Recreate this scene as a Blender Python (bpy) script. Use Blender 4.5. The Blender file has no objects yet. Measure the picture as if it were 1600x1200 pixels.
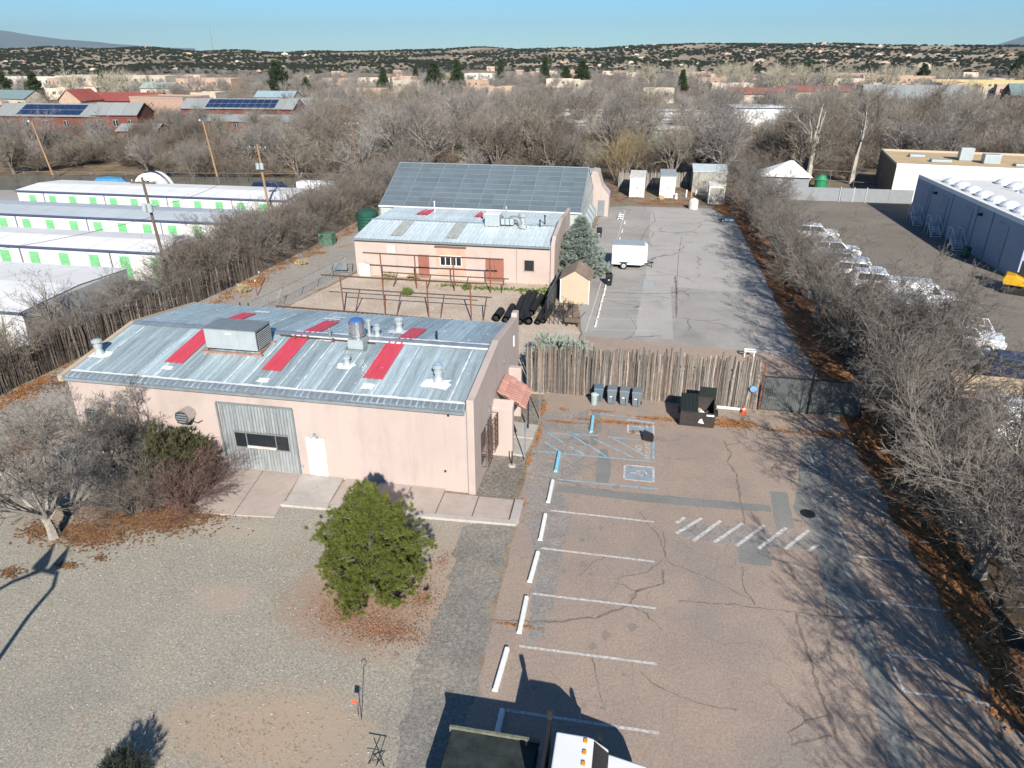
import bpy, math, random
import numpy as np
from mathutils import Vector, Matrix

scene = bpy.context.scene
COL = scene.collection
R = math.radians
# ------------------------------------------------------------------ camera, sky, sun, exposure
CAM_H, FPX, HORIZON = 18.8, 1110.0, 80.0
PITCH = math.atan((600 - HORIZON) / FPX)
YAW = math.atan(230 / math.hypot(FPX, 600 - HORIZON))
cd = bpy.data.cameras.new('camera'); cam = bpy.data.objects.new('camera', cd); COL.objects.link(cam)
cam.location = (0, 0, CAM_H); cam.rotation_euler = (math.pi/2 - PITCH, 0, YAW)
cd.sensor_fit = 'HORIZONTAL'; cd.angle = 2*math.atan(800/FPX); cd.clip_start = 0.3; cd.clip_end = 60000
scene.camera = cam

HAZE = 3.6e-5
SUN_EL, SUN_AZ = R(30), R(20)            # shadows run 20 degrees left of +Y
w = bpy.data.worlds.new('World'); scene.world = w; w.use_nodes = True
nt = w.node_tree; nt.nodes.clear()
sky = nt.nodes.new('ShaderNodeTexSky'); sky.sky_type = 'NISHITA'; sky.sun_disc = False
sky.sun_elevation = SUN_EL; sky.sun_rotation = math.pi - SUN_AZ
sky.altitude = 2100; sky.air_density = 1.1; sky.dust_density = 0.0; sky.ozone_density = 8.0
bg = nt.nodes.new('ShaderNodeBackground'); bg.inputs['Strength'].default_value = 0.068
wo = nt.nodes.new('ShaderNodeOutputWorld')
wb = nt.nodes.new('ShaderNodeMixRGB'); wb.blend_type = 'MULTIPLY'; wb.inputs[0].default_value = 1; wb.inputs[2].default_value = (.84, 1.09, 1.08, 1)   # white balance of the sky
nt.links.new(sky.outputs[0], wb.inputs[1]); nt.links.new(wb.outputs[0], bg.inputs[0]); nt.links.new(bg.outputs[0], wo.inputs[0])
sl = bpy.data.lights.new('sun', 'SUN'); sl.energy = 5.0; sl.angle = R(0.53); sl.color = (1, .945, .865)
so = bpy.data.objects.new('sun', sl); COL.objects.link(so)
ldir = Vector((-math.sin(SUN_AZ)*math.cos(SUN_EL), math.cos(SUN_AZ)*math.cos(SUN_EL), -math.sin(SUN_EL)))
so.rotation_euler = ldir.to_track_quat('-Z', 'Y').to_euler(); so.location = (0, -20, 60)
vs = scene.view_settings; vs.view_transform = 'Standard'; vs.look = 'None'; vs.gamma = 1; vs.exposure = 0.63
vs.use_curve_mapping = False
scene.cycles.use_denoising = True
scene.cycles.adaptive_threshold = .02; scene.cycles.max_bounces = 4; scene.cycles.diffuse_bounces = 1; scene.cycles.glossy_bounces = 2
scene.cycles.transmission_bounces = 4; scene.cycles.transparent_max_bounces = 6; scene.cycles.volume_bounces = 0
scene.cycles.caustics_reflective = False; scene.cycles.caustics_refractive = False

# ------------------------------------------------------------------ helpers
def survey(px, py, z=0.0):
    """ground plan position (x, y) of a point seen in the photograph that lies at height z"""
    a, b = (px - 800)/FPX, (600 - py)/FPX
    c, s = math.cos(PITCH), math.sin(PITCH)
    f, u = c + b*s, -s + b*c
    t = (z - CAM_H)/u
    return ((a*math.cos(YAW) - f*math.sin(YAW))*t, (a*math.sin(YAW) + f*math.cos(YAW))*t)

_mats = {}
def lin(c): return tuple(c) + (1,) if len(c) == 3 else tuple(c)
def M(name, col, rough=.85, metal=0., var=.14, scale=1.5, bump=0., bscale=30., rand=0., col2=None, spec=.3, fine=.0, fscale=60., stretch=(1, 1, 1), world=False, trans=0., ior=1.45, alpha=1., coat=0., detail=5):
    if name in _mats: return _mats[name]
    m = bpy.data.materials.new(name); m.use_nodes = True; t = m.node_tree; N = t.nodes; L = t.links
    p = N['Principled BSDF']; p.inputs['Roughness'].default_value = rough; p.inputs['Metallic'].default_value = metal
    p.inputs['Specular IOR Level'].default_value = spec
    if trans: p.inputs['Transmission Weight'].default_value = trans; p.inputs['IOR'].default_value = ior
    if alpha < 1: p.inputs['Alpha'].default_value = alpha
    if coat: p.inputs['Coat Weight'].default_value = coat
    if world: src = N.new('ShaderNodeNewGeometry').outputs['Position']
    else: src = N.new('ShaderNodeTexCoord').outputs['Object']
    mp = N.new('ShaderNodeMapping'); mp.inputs['Scale'].default_value = stretch; L.new(src, mp.inputs[0])
    n = N.new('ShaderNodeTexNoise'); n.inputs['Scale'].default_value = scale; n.inputs['Detail'].default_value = detail; n.inputs['Roughness'].default_value = .62
    L.new(mp.outputs[0], n.inputs['Vector'])
    rp = N.new('ShaderNodeValToRGB'); rp.color_ramp.elements[0].position = .3; rp.color_ramp.elements[1].position = .7
    a = [max(0, c*(1 - var)) for c in col]; b = list(col2) if col2 else [min(1, c*(1 + var)) for c in col]
    rp.color_ramp.elements[0].color = lin(a); rp.color_ramp.elements[1].color = lin(b)
    L.new(n.outputs['Fac'], rp.inputs[0]); out = rp.outputs[0]
    if fine:
        n2 = N.new('ShaderNodeTexNoise'); n2.inputs['Scale'].default_value = fscale; n2.inputs['Detail'].default_value = 3
        L.new(mp.outputs[0], n2.inputs['Vector'])
        mr = N.new('ShaderNodeMapRange'); mr.inputs[1].default_value = .3; mr.inputs[2].default_value = .7; mr.inputs[3].default_value = 1 - fine; mr.inputs[4].default_value = 1 + fine
        L.new(n2.outputs['Fac'], mr.inputs[0])
        mx = N.new('ShaderNodeVectorMath'); mx.operation = 'SCALE'; L.new(out, mx.inputs[0]); L.new(mr.outputs[0], mx.inputs['Scale']); out = mx.outputs[0]
    if rand:
        oi = N.new('ShaderNodeObjectInfo'); mr = N.new('ShaderNodeMapRange'); mr.inputs[3].default_value = 1 - rand; mr.inputs[4].default_value = 1 + rand
        L.new(oi.outputs['Random'], mr.inputs[0])
        mx = N.new('ShaderNodeVectorMath'); mx.operation = 'SCALE'; L.new(out, mx.inputs[0]); L.new(mr.outputs[0], mx.inputs['Scale']); out = mx.outputs[0]
    L.new(out, p.inputs['Base Color'])
    if bump:
        nb = N.new('ShaderNodeTexNoise'); nb.inputs['Scale'].default_value = bscale; nb.inputs['Detail'].default_value = 4; L.new(mp.outputs[0], nb.inputs['Vector'])
        bp = N.new('ShaderNodeBump'); bp.inputs['Strength'].default_value = bump; bp.inputs['Distance'].default_value = .03
        L.new(nb.outputs['Fac'], bp.inputs['Height']); L.new(bp.outputs[0], p.inputs['Normal'])
    _mats[name] = m; return m

def ground_mat(name, layers, speck=.18, sscale=28., rough=.95, bump=.25, cracks=0., crackcol=(.06, .055, .05), crackscale=.45):
    """layers: [(colour), (colour, noise scale, low, high), ...] blended one over another by noise"""
    m = bpy.data.materials.new(name); m.use_nodes = True; t = m.node_tree; N = t.nodes; L = t.links
    p = N['Principled BSDF']; p.inputs['Roughness'].default_value = rough; p.inputs['Specular IOR Level'].default_value = .2
    pos = N.new('ShaderNodeNewGeometry').outputs['Position']
    rgb = N.new('ShaderNodeRGB'); rgb.outputs[0].default_value = lin(layers[0][0]); out = rgb.outputs[0]
    for i, (c, sc, lo, hi) in enumerate(layers[1:]):
        mp = N.new('ShaderNodeMapping'); mp.inputs['Location'].default_value = (17.3*i, 5.1*i, 0); L.new(pos, mp.inputs[0])
        n = N.new('ShaderNodeTexNoise'); n.inputs['Scale'].default_value = sc; n.inputs['Detail'].default_value = 4; n.inputs['Roughness'].default_value = .65
        L.new(mp.outputs[0], n.inputs['Vector'])
        mr = N.new('ShaderNodeMapRange'); mr.inputs[1].default_value = lo; mr.inputs[2].default_value = hi; L.new(n.outputs['Fac'], mr.inputs[0])
        mx = N.new('ShaderNodeMixRGB'); mx.inputs[2].default_value = lin(c); L.new(mr.outputs[0], mx.inputs[0]); L.new(out, mx.inputs[1]); out = mx.outputs[0]
    # aggregate speckle
    v = N.new('ShaderNodeTexVoronoi'); v.inputs['Scale'].default_value = sscale; L.new(pos, v.inputs['Vector'])
    sp = N.new('ShaderNodeSeparateColor'); L.new(v.outputs['Color'], sp.inputs[0])
    mr = N.new('ShaderNodeMapRange'); mr.inputs[3].default_value = 1 - speck; mr.inputs[4].default_value = 1 + speck; L.new(sp.outputs[0], mr.inputs[0])
    sc_ = N.new('ShaderNodeVectorMath'); sc_.operation = 'SCALE'; L.new(out, sc_.inputs[0]); L.new(mr.outputs[0], sc_.inputs['Scale']); out = sc_.outputs[0]
    v2 = N.new('ShaderNodeTexNoise'); v2.inputs['Scale'].default_value = sscale*.28; v2.inputs['Detail'].default_value = 2; L.new(pos, v2.inputs['Vector'])
    mr = N.new('ShaderNodeMapRange'); mr.inputs[1].default_value = .3; mr.inputs[2].default_value = .7; mr.inputs[3].default_value = 1 - speck*.8; mr.inputs[4].default_value = 1 + speck*.8; L.new(v2.outputs['Fac'], mr.inputs[0])
    sc_ = N.new('ShaderNodeVectorMath'); sc_.operation = 'SCALE'; L.new(out, sc_.inputs[0]); L.new(mr.outputs[0], sc_.inputs['Scale']); out = sc_.outputs[0]
    if cracks:
        nd = N.new('ShaderNodeTexNoise'); nd.inputs['Scale'].default_value = .9; nd.inputs['Detail'].default_value = 3; L.new(pos, nd.inputs['Vector'])
        ad = N.new('ShaderNodeVectorMath'); ad.operation = 'MULTIPLY_ADD'; ad.inputs[1].default_value = (1.3, 1.3, 0); L.new(nd.outputs['Color'], ad.inputs[0]); L.new(pos, ad.inputs[2])
        vc = N.new('ShaderNodeTexVoronoi'); vc.feature = 'DISTANCE_TO_EDGE'; vc.inputs['Scale'].default_value = crackscale; L.new(ad.outputs[0], vc.inputs['Vector'])
        mr = N.new('ShaderNodeMapRange'); mr.inputs[1].default_value = .006; mr.inputs[2].default_value = .016; mr.inputs[3].default_value = 1; mr.inputs[4].default_value = 0; L.new(vc.outputs['Distance'], mr.inputs[0])
        nm = N.new('ShaderNodeTexNoise'); nm.inputs['Scale'].default_value = .22; nm.inputs['Detail'].default_value = 4; L.new(pos, nm.inputs['Vector'])
        mm = N.new('ShaderNodeMapRange'); mm.inputs[1].default_value = .42; mm.inputs[2].default_value = .62; mm.inputs[4].default_value = cracks; L.new(nm.outputs['Fac'], mm.inputs[0])
        ml = N.new('ShaderNodeMath'); ml.operation = 'MULTIPLY'; L.new(mr.outputs[0], ml.inputs[0]); L.new(mm.outputs[0], ml.inputs[1])
        mx = N.new('ShaderNodeMixRGB'); mx.inputs[2].default_value = lin(crackcol); L.new(ml.outputs[0], mx.inputs[0]); L.new(out, mx.inputs[1]); out = mx.outputs[0]
    L.new(out, p.inputs['Base Color'])
    if bump:
        bp = N.new('ShaderNodeBump'); bp.inputs['Strength'].default_value = bump; bp.inputs['Distance'].default_value = .02
        L.new(v.outputs['Distance'], bp.inputs['Height']); L.new(bp.outputs[0], p.inputs['Normal'])
    return m

def add_spots(m, spots):
    """patches of other soil with a ragged edge: (x, y, rx, ry, colour, strength)"""
    t = m.node_tree; N = t.nodes; L = t.links; p = N['Principled BSDF']; out = p.inputs['Base Color'].links[0].from_socket
    pos = N.new('ShaderNodeNewGeometry').outputs['Position']
    n = N.new('ShaderNodeTexNoise'); n.inputs['Scale'].default_value = 1.3; n.inputs['Detail'].default_value = 8; n.inputs['Roughness'].default_value = .75; L.new(pos, n.inputs['Vector'])
    for x, y, rx, ry, c, st in spots:
        mp = N.new('ShaderNodeMapping'); mp.vector_type = 'TEXTURE'; mp.inputs['Location'].default_value = (x, y, 0); mp.inputs['Scale'].default_value = (rx, ry, 1e6); L.new(pos, mp.inputs[0])
        ln = N.new('ShaderNodeVectorMath'); ln.operation = 'LENGTH'; L.new(mp.outputs[0], ln.inputs[0])
        ad = N.new('ShaderNodeMath'); ad.operation = 'MULTIPLY_ADD'; ad.inputs[1].default_value = 1.5; L.new(n.outputs['Fac'], ad.inputs[0]); L.new(ln.outputs['Value'], ad.inputs[2])
        mr = N.new('ShaderNodeMapRange'); mr.inputs[1].default_value = 1.25; mr.inputs[2].default_value = 1.95; mr.inputs[3].default_value = st; mr.inputs[4].default_value = 0; L.new(ad.outputs[0], mr.inputs[0])
        mx = N.new('ShaderNodeMixRGB'); mx.inputs[2].default_value = lin(c); L.new(mr.outputs[0], mx.inputs[0]); L.new(out, mx.inputs[1]); out = mx.outputs[0]
    L.new(out, p.inputs['Base Color'])
def stain(m, strength=.12, scale=.9):
    """rain streaks and dirty patches on a wall"""
    t = m.node_tree; N = t.nodes; L = t.links; p = N['Principled BSDF']; out = p.inputs['Base Color'].links[0].from_socket; pos = N.new('ShaderNodeNewGeometry').outputs['Position']
    for st, sc, lo, hi in (((2.2, 2.2, .12), scale, .5, .75), ((.6, .6, .5), scale*.8, .52, .72)):
        mp = N.new('ShaderNodeMapping'); mp.inputs['Scale'].default_value = st; L.new(pos, mp.inputs[0]); n = N.new('ShaderNodeTexNoise'); n.inputs['Scale'].default_value = sc; n.inputs['Detail'].default_value = 7; n.inputs['Roughness'].default_value = .7; L.new(mp.outputs[0], n.inputs['Vector'])
        mr = N.new('ShaderNodeMapRange'); mr.inputs[1].default_value = lo; mr.inputs[2].default_value = hi; mr.inputs[3].default_value = 1; mr.inputs[4].default_value = 1 - strength; L.new(n.outputs['Fac'], mr.inputs[0])
        mx = N.new('ShaderNodeVectorMath'); mx.operation = 'SCALE'; L.new(out, mx.inputs[0]); L.new(mr.outputs[0], mx.inputs['Scale']); out = mx.outputs[0]
    L.new(out, p.inputs['Base Color'])

def tag(o, label=None, cat=None, group=None, kind=None):
    if label: o['label'] = label
    if cat: o['category'] = cat
    if group: o['group'] = group
    if kind: o['kind'] = kind
    return o
def thing(name, label, cat, loc=(0, 0, 0), rz=0, group=None):
    o = bpy.data.objects.new(name, None); COL.objects.link(o); o.empty_display_size = .2
    o.location = loc; o.rotation_euler = (0, 0, rz); return tag(o, label, cat, group)
def link(name, me, mat=None, parent=None, loc=None, rot=None, scale=None):
    if mat and not me.materials: me.materials.append(mat)
    o = bpy.data.objects.new(name, me); COL.objects.link(o)
    if parent: o.parent = parent
    if loc is not None: o.location = loc
    if rot is not None: o.rotation_euler = rot
    if scale is not None: o.scale = scale
    return o
def copy_tree(o, loc=None, rz=None, label=None, group=None, parent=None, scale=None):
    c = o.copy(); COL.objects.link(c); c.parent = parent
    if loc is not None: c.location = loc
    if rz is not None: c.rotation_euler = (0, 0, rz)
    if scale is not None: c.scale = scale if hasattr(scale, '__len__') else (scale,)*3
    if label: c['label'] = label
    if group: c['group'] = group
    for ch in o.children: copy_tree(ch, parent=c)
    return c

class MB:
    """collects boxes, prisms and tubes; ob() links them as one mesh object"""
    def __init__(s): s.v = []; s.f = []
    def add(s, vs, fs):
        n = len(s.v); s.v += [tuple(map(float, q)) for q in vs]; s.f += [tuple(i + n for i in f) for f in fs]; return s
    def box(s, x0, x1, y0, y1, z0, z1):
        return s.add([(x0, y0, z0), (x1, y0, z0), (x1, y1, z0), (x0, y1, z0), (x0, y0, z1), (x1, y0, z1), (x1, y1, z1), (x0, y1, z1)],
                     [(0, 3, 2, 1), (4, 5, 6, 7), (0, 1, 5, 4), (1, 2, 6, 5), (2, 3, 7, 6), (3, 0, 4, 7)])
    def prism(s, poly, a, b, axis='z'):
        n = len(poly)
        pt = {'z': lambda q, h: (q[0], q[1], h), 'y': lambda q, h: (q[0], h, q[1]), 'x': lambda q, h: (h, q[0], q[1])}[axis]
        return s.add([pt(q, a) for q in poly] + [pt(q, b) for q in poly],
                     [tuple(range(n))[::-1], tuple(range(n, 2*n))] + [(i, (i + 1) % n, n + (i + 1) % n, n + i) for i in range(n)])
    def quad(s, *q): return s.add(q, [tuple(range(len(q)))])
    def tube(s, pts, rad, n=8, cap=True):
        P = [Vector(p) for p in pts]; rad = rad if hasattr(rad, '__len__') else [rad]*len(P); vs = []; fs = []
        for i, p in enumerate(P):
            d = (P[min(i + 1, len(P) - 1)] - P[max(i - 1, 0)]).normalized()
            u = d.cross(Vector((0, 0, 1)) if abs(d.z) < .9 else Vector((1, 0, 0))).normalized(); v = d.cross(u)
            for k in range(n):
                a = 2*math.pi*k/n; vs.append(p + (u*math.cos(a) + v*math.sin(a))*rad[i])
        for i in range(len(P) - 1):
            for k in range(n): fs.append((i*n + k, i*n + (k + 1) % n, (i + 1)*n + (k + 1) % n, (i + 1)*n + k))
        if cap: fs += [tuple(range(n))[::-1], tuple(range((len(P) - 1)*n, len(P)*n))]
        return s.add(vs, fs)
    def bar(s, p, q, r, n=6): return s.tube([p, q], r, n)
    def lathe(s, c, prof, n=16):
        vs = []; fs = []
        for r, z in prof:
            for k in range(n): a = 2*math.pi*k/n; vs.append((c[0] + r*math.cos(a), c[1] + r*math.sin(a), c[2] + z))
        for i in range(len(prof) - 1):
            for k in range(n): fs.append((i*n + k, i*n + (k + 1) % n, (i + 1)*n + (k + 1) % n, (i + 1)*n + k))
        fs += [tuple(range(n))[::-1], tuple(range((len(prof) - 1)*n, len(prof)*n))]
        return s.add(vs, fs)
    def mesh(s, name, off=(0, 0, 0), smooth=False):
        me = bpy.data.meshes.new(name)
        me.from_pydata([(a - off[0], b - off[1], c - off[2]) for a, b, c in s.v], [], s.f)
        if smooth: me.shade_smooth()
        me.update(); return me
    def ob(s, name, mat, parent=None, local=False, smooth=False, bevel=0):
        off = [0, 0, 0]; q = parent
        while q is not None and not local:
            off = [off[i] + q.location[i] for i in range(3)]; q = q.parent
        o = link(name, s.mesh(name, off, smooth), mat, parent)
        if bevel:
            b = o.modifiers.new('bevel', 'BEVEL'); b.width = bevel; b.segments = 2; b.limit_method = 'ANGLE'
        return o
def box(*a): return MB().box(*a)
def prism(*a): return MB().prism(*a)

def sheet(name, poly, z, mat, parent=None, px=False):
    """a flat paved or painted piece of ground, 4 mm above what it lies on"""
    if px: poly = [survey(*q) for q in poly]
    m = MB(); m.add([(x, y, z) for x, y in poly], [tuple(range(len(poly)))])
    area = sum(poly[i][0]*poly[(i+1) % len(poly)][1] - poly[(i+1) % len(poly)][0]*poly[i][1] for i in range(len(poly)))
    if area < 0: m.f = [f[::-1] for f in m.f]
    o = m.ob(name, mat, parent)
    if parent is None: o['kind'] = 'structure'
    return o
def ragged(poly, step=.5, amp=.12, seed=1):
    rg = random.Random(seed); out = []
    for i in range(len(poly)):
        a, b = poly[i], poly[(i + 1) % len(poly)]; n = max(1, int(math.hypot(b[0]-a[0], b[1]-a[1])/step))
        for k in range(n):
            t = k/n; out.append((a[0] + (b[0]-a[0])*t + rg.uniform(-amp, amp), a[1] + (b[1]-a[1])*t + rg.uniform(-amp, amp)))
    return out
def stripe(name, a, b, wd, z, mat, parent):
    dx, dy = b[0]-a[0], b[1]-a[1]; l = math.hypot(dx, dy); nx, ny = -dy/l*wd/2, dx/l*wd/2
    return sheet(name, [(a[0]-nx, a[1]-ny), (b[0]-nx, b[1]-ny), (b[0]+nx, b[1]+ny), (a[0]+nx, a[1]+ny)], z, mat, parent)

# ------------------------------------------------------------------ materials
STUCCO = M('stucco', (.475, .39, .348), .95, var=.05, scale=.5, fine=.03, fscale=25, bump=.15, bscale=40, world=True)
STUCCO2 = M('stucco_old', (.49, .395, .345), .95, var=.08, scale=.4, fine=.04, fscale=20, bump=.15, world=True)
GALV = M('galvanised_roof', (.42, .51, .53), .42, .3, var=.28, scale=1.1, fine=.12, fscale=5, stretch=(4, .35, 1), rand=.22)
GALVB = M('galvanised_plain', (.42, .46, .48), .4, .6, var=.15, scale=2, rand=.05)
CORR = M('corrugated_wall', (.46, .50, .51), .38, .6, var=.25, scale=1.6, fine=.1, fscale=8, stretch=(4, 1, .4))
SEAL = M('white_sealant', (.70, .73, .74), .8, var=.2, scale=4)
REDP = M('red_panel', (.56, .07, .10), .45, 0, var=.1, scale=2, stretch=(2, .4, 1))
WHITEROOF = M('white_metal_roof', (.62, .70, .71), .42, .15, var=.12, scale=1.2, fine=.1, fscale=7, stretch=(1, .6, 1), rand=.08)
WHITE = M('white_paint', (.80, .80, .78), .55, var=.04)
WPAINT = M('road_paint_white', (.52, .50, .47), .9, var=.42, scale=7, detail=8, world=True)
BPAINT = M('road_paint_blue', (.25, .41, .50), .9, var=.35, scale=5, detail=8, world=True)
CONC = M('concrete', (.46, .42, .38), .95, var=.1, scale=.8, fine=.06, fscale=20, world=True)
CONCP = M('pink_concrete', (.45, .375, .325), .95, var=.09, scale=.7, fine=.06, fscale=20, world=True)
BLACK = M('black_plastic', (.018, .018, .02), .5, var=.2)
DARK = M('dark_metal', (.03, .032, .034), .5, .2, var=.2)
GREYM = M('grey_metal', (.24, .27, .28), .5, .3, var=.12)
LGREY = M('light_grey_metal', (.40, .45, .46), .5, .2, var=.08)
STEEL = M('bright_steel', (.55, .56, .57), .3, .9, var=.1, scale=6)
GLASSD = M('dark_glass', (.02, .025, .03), .08, 0, var=.1, spec=.6)
RUSTS = M('skid_rust', (.33, .20, .15), .85, var=.3, scale=4)
RUST = M('rusty_pipe', (.20, .085, .05), .8, .2, var=.35, scale=5)
IRON = M('rusty_iron', (.10, .06, .045), .8, .2, var=.3, scale=5)
GREEN = M('green_door', (.19, .50, .23), .6, var=.08, scale=2, rand=.06)
TYRE = M('tyre', (.02, .02, .021), .85, var=.2, scale=8)
LATILLA = M('weathered_latilla', (.175, .153, .132), .95, var=.38, scale=5, rand=.5, stretch=(3, 3, .7))
LATILLAD = M('shaded_latilla', (.085, .07, .057), .95, var=.38, scale=5, rand=.55, stretch=(3, 3, .7))  # pole colour darkened to carry the left fence's own shade
POLE = M('pole_timber', (.33, .21, .11), .9, var=.2, scale=3, stretch=(4, 4, .4))
POLED = M('dark_pole_timber', (.13, .095, .07), .9, var=.25, scale=3, stretch=(4, 4, .4))
BARK = M('bark', (.175, .15, .13), .95, var=.3, scale=6, rand=.12)
TWIG = M('twigs', (.178, .158, .137), .95, var=.25, scale=1.2, rand=.10, detail=1)
TWIGR = M('red_twigs', (.16, .10, .085), .95, var=.25, scale=1.5, rand=.1)
TWIGP = M('pale_twigs', (.36, .325, .245), .95, var=.2, scale=1, rand=.12)
WTWIGB = M('wood_twigs_brown', (.185, .153, .122), .95, var=.25, scale=.6, rand=.2, detail=1)
WTWIGO = M('wood_twigs_tan', (.225, .198, .155), .95, var=.25, scale=.6, rand=.2, detail=1)
WTWIG = M('wood_twigs', (.225, .204, .183), .95, var=.25, scale=.6, rand=.25, detail=1)
WBARK = M('wood_bark', (.16, .135, .115), .95, var=.25, scale=2, rand=.2)
PALEBARK = M('pale_bark', (.40, .36, .30), .95, var=.25, scale=3, rand=.1)
NEEDLE = M('pine_needles', (.118, .136, .029), .8, var=.45, scale=4.5, spec=.2)
NEEDLED = M('evergreen_needles', (.042, .062, .026), .85, var=.4, scale=1.2, rand=.25)
SPRUCE = M('blue_spruce_needles', (.25, .30, .26), .85, var=.3, scale=2)
SAGE = M('sage_leaves', (.30, .345, .29), .9, var=.3, scale=2)
OLIVE = M('olive_leaves', (.075, .075, .035), .9, var=.45, scale=2)
LEAF = M('fallen_leaves', (.46, .185, .065), .95, var=.4, scale=2.5, world=True, col2=(.42, .21, .09))
LEAFD = M('fallen_leaves_brown', (.20, .085, .05), .95, var=.4, scale=2.5, world=True, col2=(.26, .15, .07))
STRAW = M('dry_grass', (.42, .34, .20), .95, var=.3, scale=2, world=True)
WEED = M('green_weeds', (.10, .17, .03), .95, var=.35, scale=2, world=True)
CARW = M('white_car_paint', (.78, .79, .80), .25, var=.02, coat=.6)
LAMPR = M('red_lens', (.5, .02, .02), .2, var=.05)
LAMPA = M('amber_lens', (.75, .28, .04), .2, var=.05)
LAMPC = M('clear_lens', (.75, .75, .75), .15, var=.05)

for _m in (STUCCO, STUCCO2): stain(_m)
stain(CONC, .2, 1.5); stain(CONCP, .16, 1.5)
# ------------------------------------------------------------------ terrain
def sm(t): t = min(1, max(0, t)); return t*t*(3 - 2*t)
def terrain(x, y):
    r = math.hypot(x, y); a = math.atan2(x, y)
    if r < 330: return 0.
    crest = 25 + 5*math.sin(a*7 + 1) + 3*math.sin(a*17) + 6*math.sin(a*3.1 + .5)
    h = -12*sm((r - 330)/900)
    k = sm((r - 1350)/1000)
    h += k*(crest + 12)
    h += sm((r - 600)/500)*(2.2*math.sin(x*.011 + 1.3)*math.sin(y*.009) + 1.6*math.sin(x*.023 + y*.017)) + k*(3.5*math.sin(x*.013 + 2)*math.sin(y*.016 + a*9))
    if r > 2450: h -= sm((r - 2450)/900)*28
    return h
rad = [0, 60, 150, 250, 330, 380, 450, 520, 600, 680, 760, 850, 950, 1050, 1150, 1250] + [1300 + 35*i for i in range(40)] + [2800, 3000, 3300, 3800, 4500, 6000, 9000, 14000, 22000, 32000]
NA = 260; vv = [(0, 0, 0)]; ff = []
for r in rad[1:]:
    for k in range(NA):
        a = 2*math.pi*k/NA; x, y = r*math.sin(a), r*math.cos(a); vv.append((x, y, terrain(x, y)))
for k in range(NA): ff.append((0, 1 + (k + 1) % NA, 1 + k))
for i in range(len(rad) - 2):
    for k in range(NA):
        k2 = (k + 1) % NA; ff.append((1 + i*NA + k, 1 + i*NA + k2, 1 + (i+1)*NA + k2, 1 + (i+1)*NA + k))
GROUND = ground_mat('dry_ground', [((.27, .215, .155),), ((.20, .155, .11), .035, .42, .6), ((.34, .27, .18), .09, .5, .68), ((.14, .115, .085), .5, .52, .72)], speck=.12, sscale=9, bump=0)
_t = GROUND.node_tree; _p = _t.nodes['Principled BSDF']; _src = _p.inputs['Base Color'].links[0].from_socket
_ln = _t.nodes.new('ShaderNodeVectorMath'); _ln.operation = 'LENGTH'; _t.links.new(_t.nodes.new('ShaderNodeNewGeometry').outputs['Position'], _ln.inputs[0])
_mr = _t.nodes.new('ShaderNodeMapRange'); _mr.inputs[1].default_value = 1100; _mr.inputs[2].default_value = 1450; _t.links.new(_ln.outputs['Value'], _mr.inputs[0])
_hn = _t.nodes.new('ShaderNodeTexNoise'); _hn.inputs['Scale'].default_value = .006; _hn.inputs['Detail'].default_value = 6; _t.links.new(_t.nodes.new('ShaderNodeNewGeometry').outputs['Position'], _hn.inputs['Vector'])
_hr = _t.nodes.new('ShaderNodeValToRGB'); _hr.color_ramp.elements[0].position = .38; _hr.color_ramp.elements[1].position = .62; _hr.color_ramp.elements[0].color = (.20, .16, .11, 1); _hr.color_ramp.elements[1].color = (.40, .32, .23, 1); _t.links.new(_hn.outputs['Fac'], _hr.inputs[0])
_mx = _t.nodes.new('ShaderNodeMixRGB'); _t.links.new(_mr.outputs[0], _mx.inputs[0]); _t.links.new(_src, _mx.inputs[1]); _t.links.new(_hr.outputs[0], _mx.inputs[2]); _t.links.new(_mx.outputs[0], _p.inputs['Base Color'])
tm = MB(); tm.v = vv; tm.f = ff; g = tm.ob('ground', GROUND, smooth=True); g['kind'] = 'structure'

def mountain(name, prof, dist, seed):
    rg = random.Random(seed); v = []; f = []; nr = 7; A = np.linspace(R(-75), R(75), 420)
    ph = [rg.uniform(0, 6) for _ in range(8)]
    for i in range(nr):
        for a in A:
            base = prof(math.degrees(a)); t = i/(nr - 1)
            n = sum(math.sin(a*(30*1.7**k) + ph[k] + i*.9*k)/(1.8**k) for k in range(6))
            hgt = -90 + (base + 90)*(t**.85) * (1 + .05*n*(1 if i else 0)) if base > -60 else -90
            d = dist + 2600*t; b = a - YAW
            v.append((d*math.sin(b), d*math.cos(b), hgt))
    m = len(A)
    for i in range(nr - 1):
        for k in range(m - 1): f.append((i*m + k, i*m + k + 1, (i+1)*m + k + 1, (i+1)*m + k))
    q = MB(); q.v = v; q.f = f
    o = q.ob(name, M('mountain_forest', (.10, .12, .11), .95, var=.25, scale=.002, world=True), smooth=True); o['kind'] = 'structure'
def prof_l(d):
    h = -90
    if d < -22: h = 60 + 240*sm((-23 - d)/11.5) + 150*sm((-33 - d)/10)
    if d > 29.5: h = 40 + 260*sm((d - 30)/4.5) + 200*sm((d - 34)/10)
    return h
mountain('mountain_range', lambda d: prof_l(d)*1.5 if prof_l(d) > 0 else -90, 19000, 4)

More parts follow.
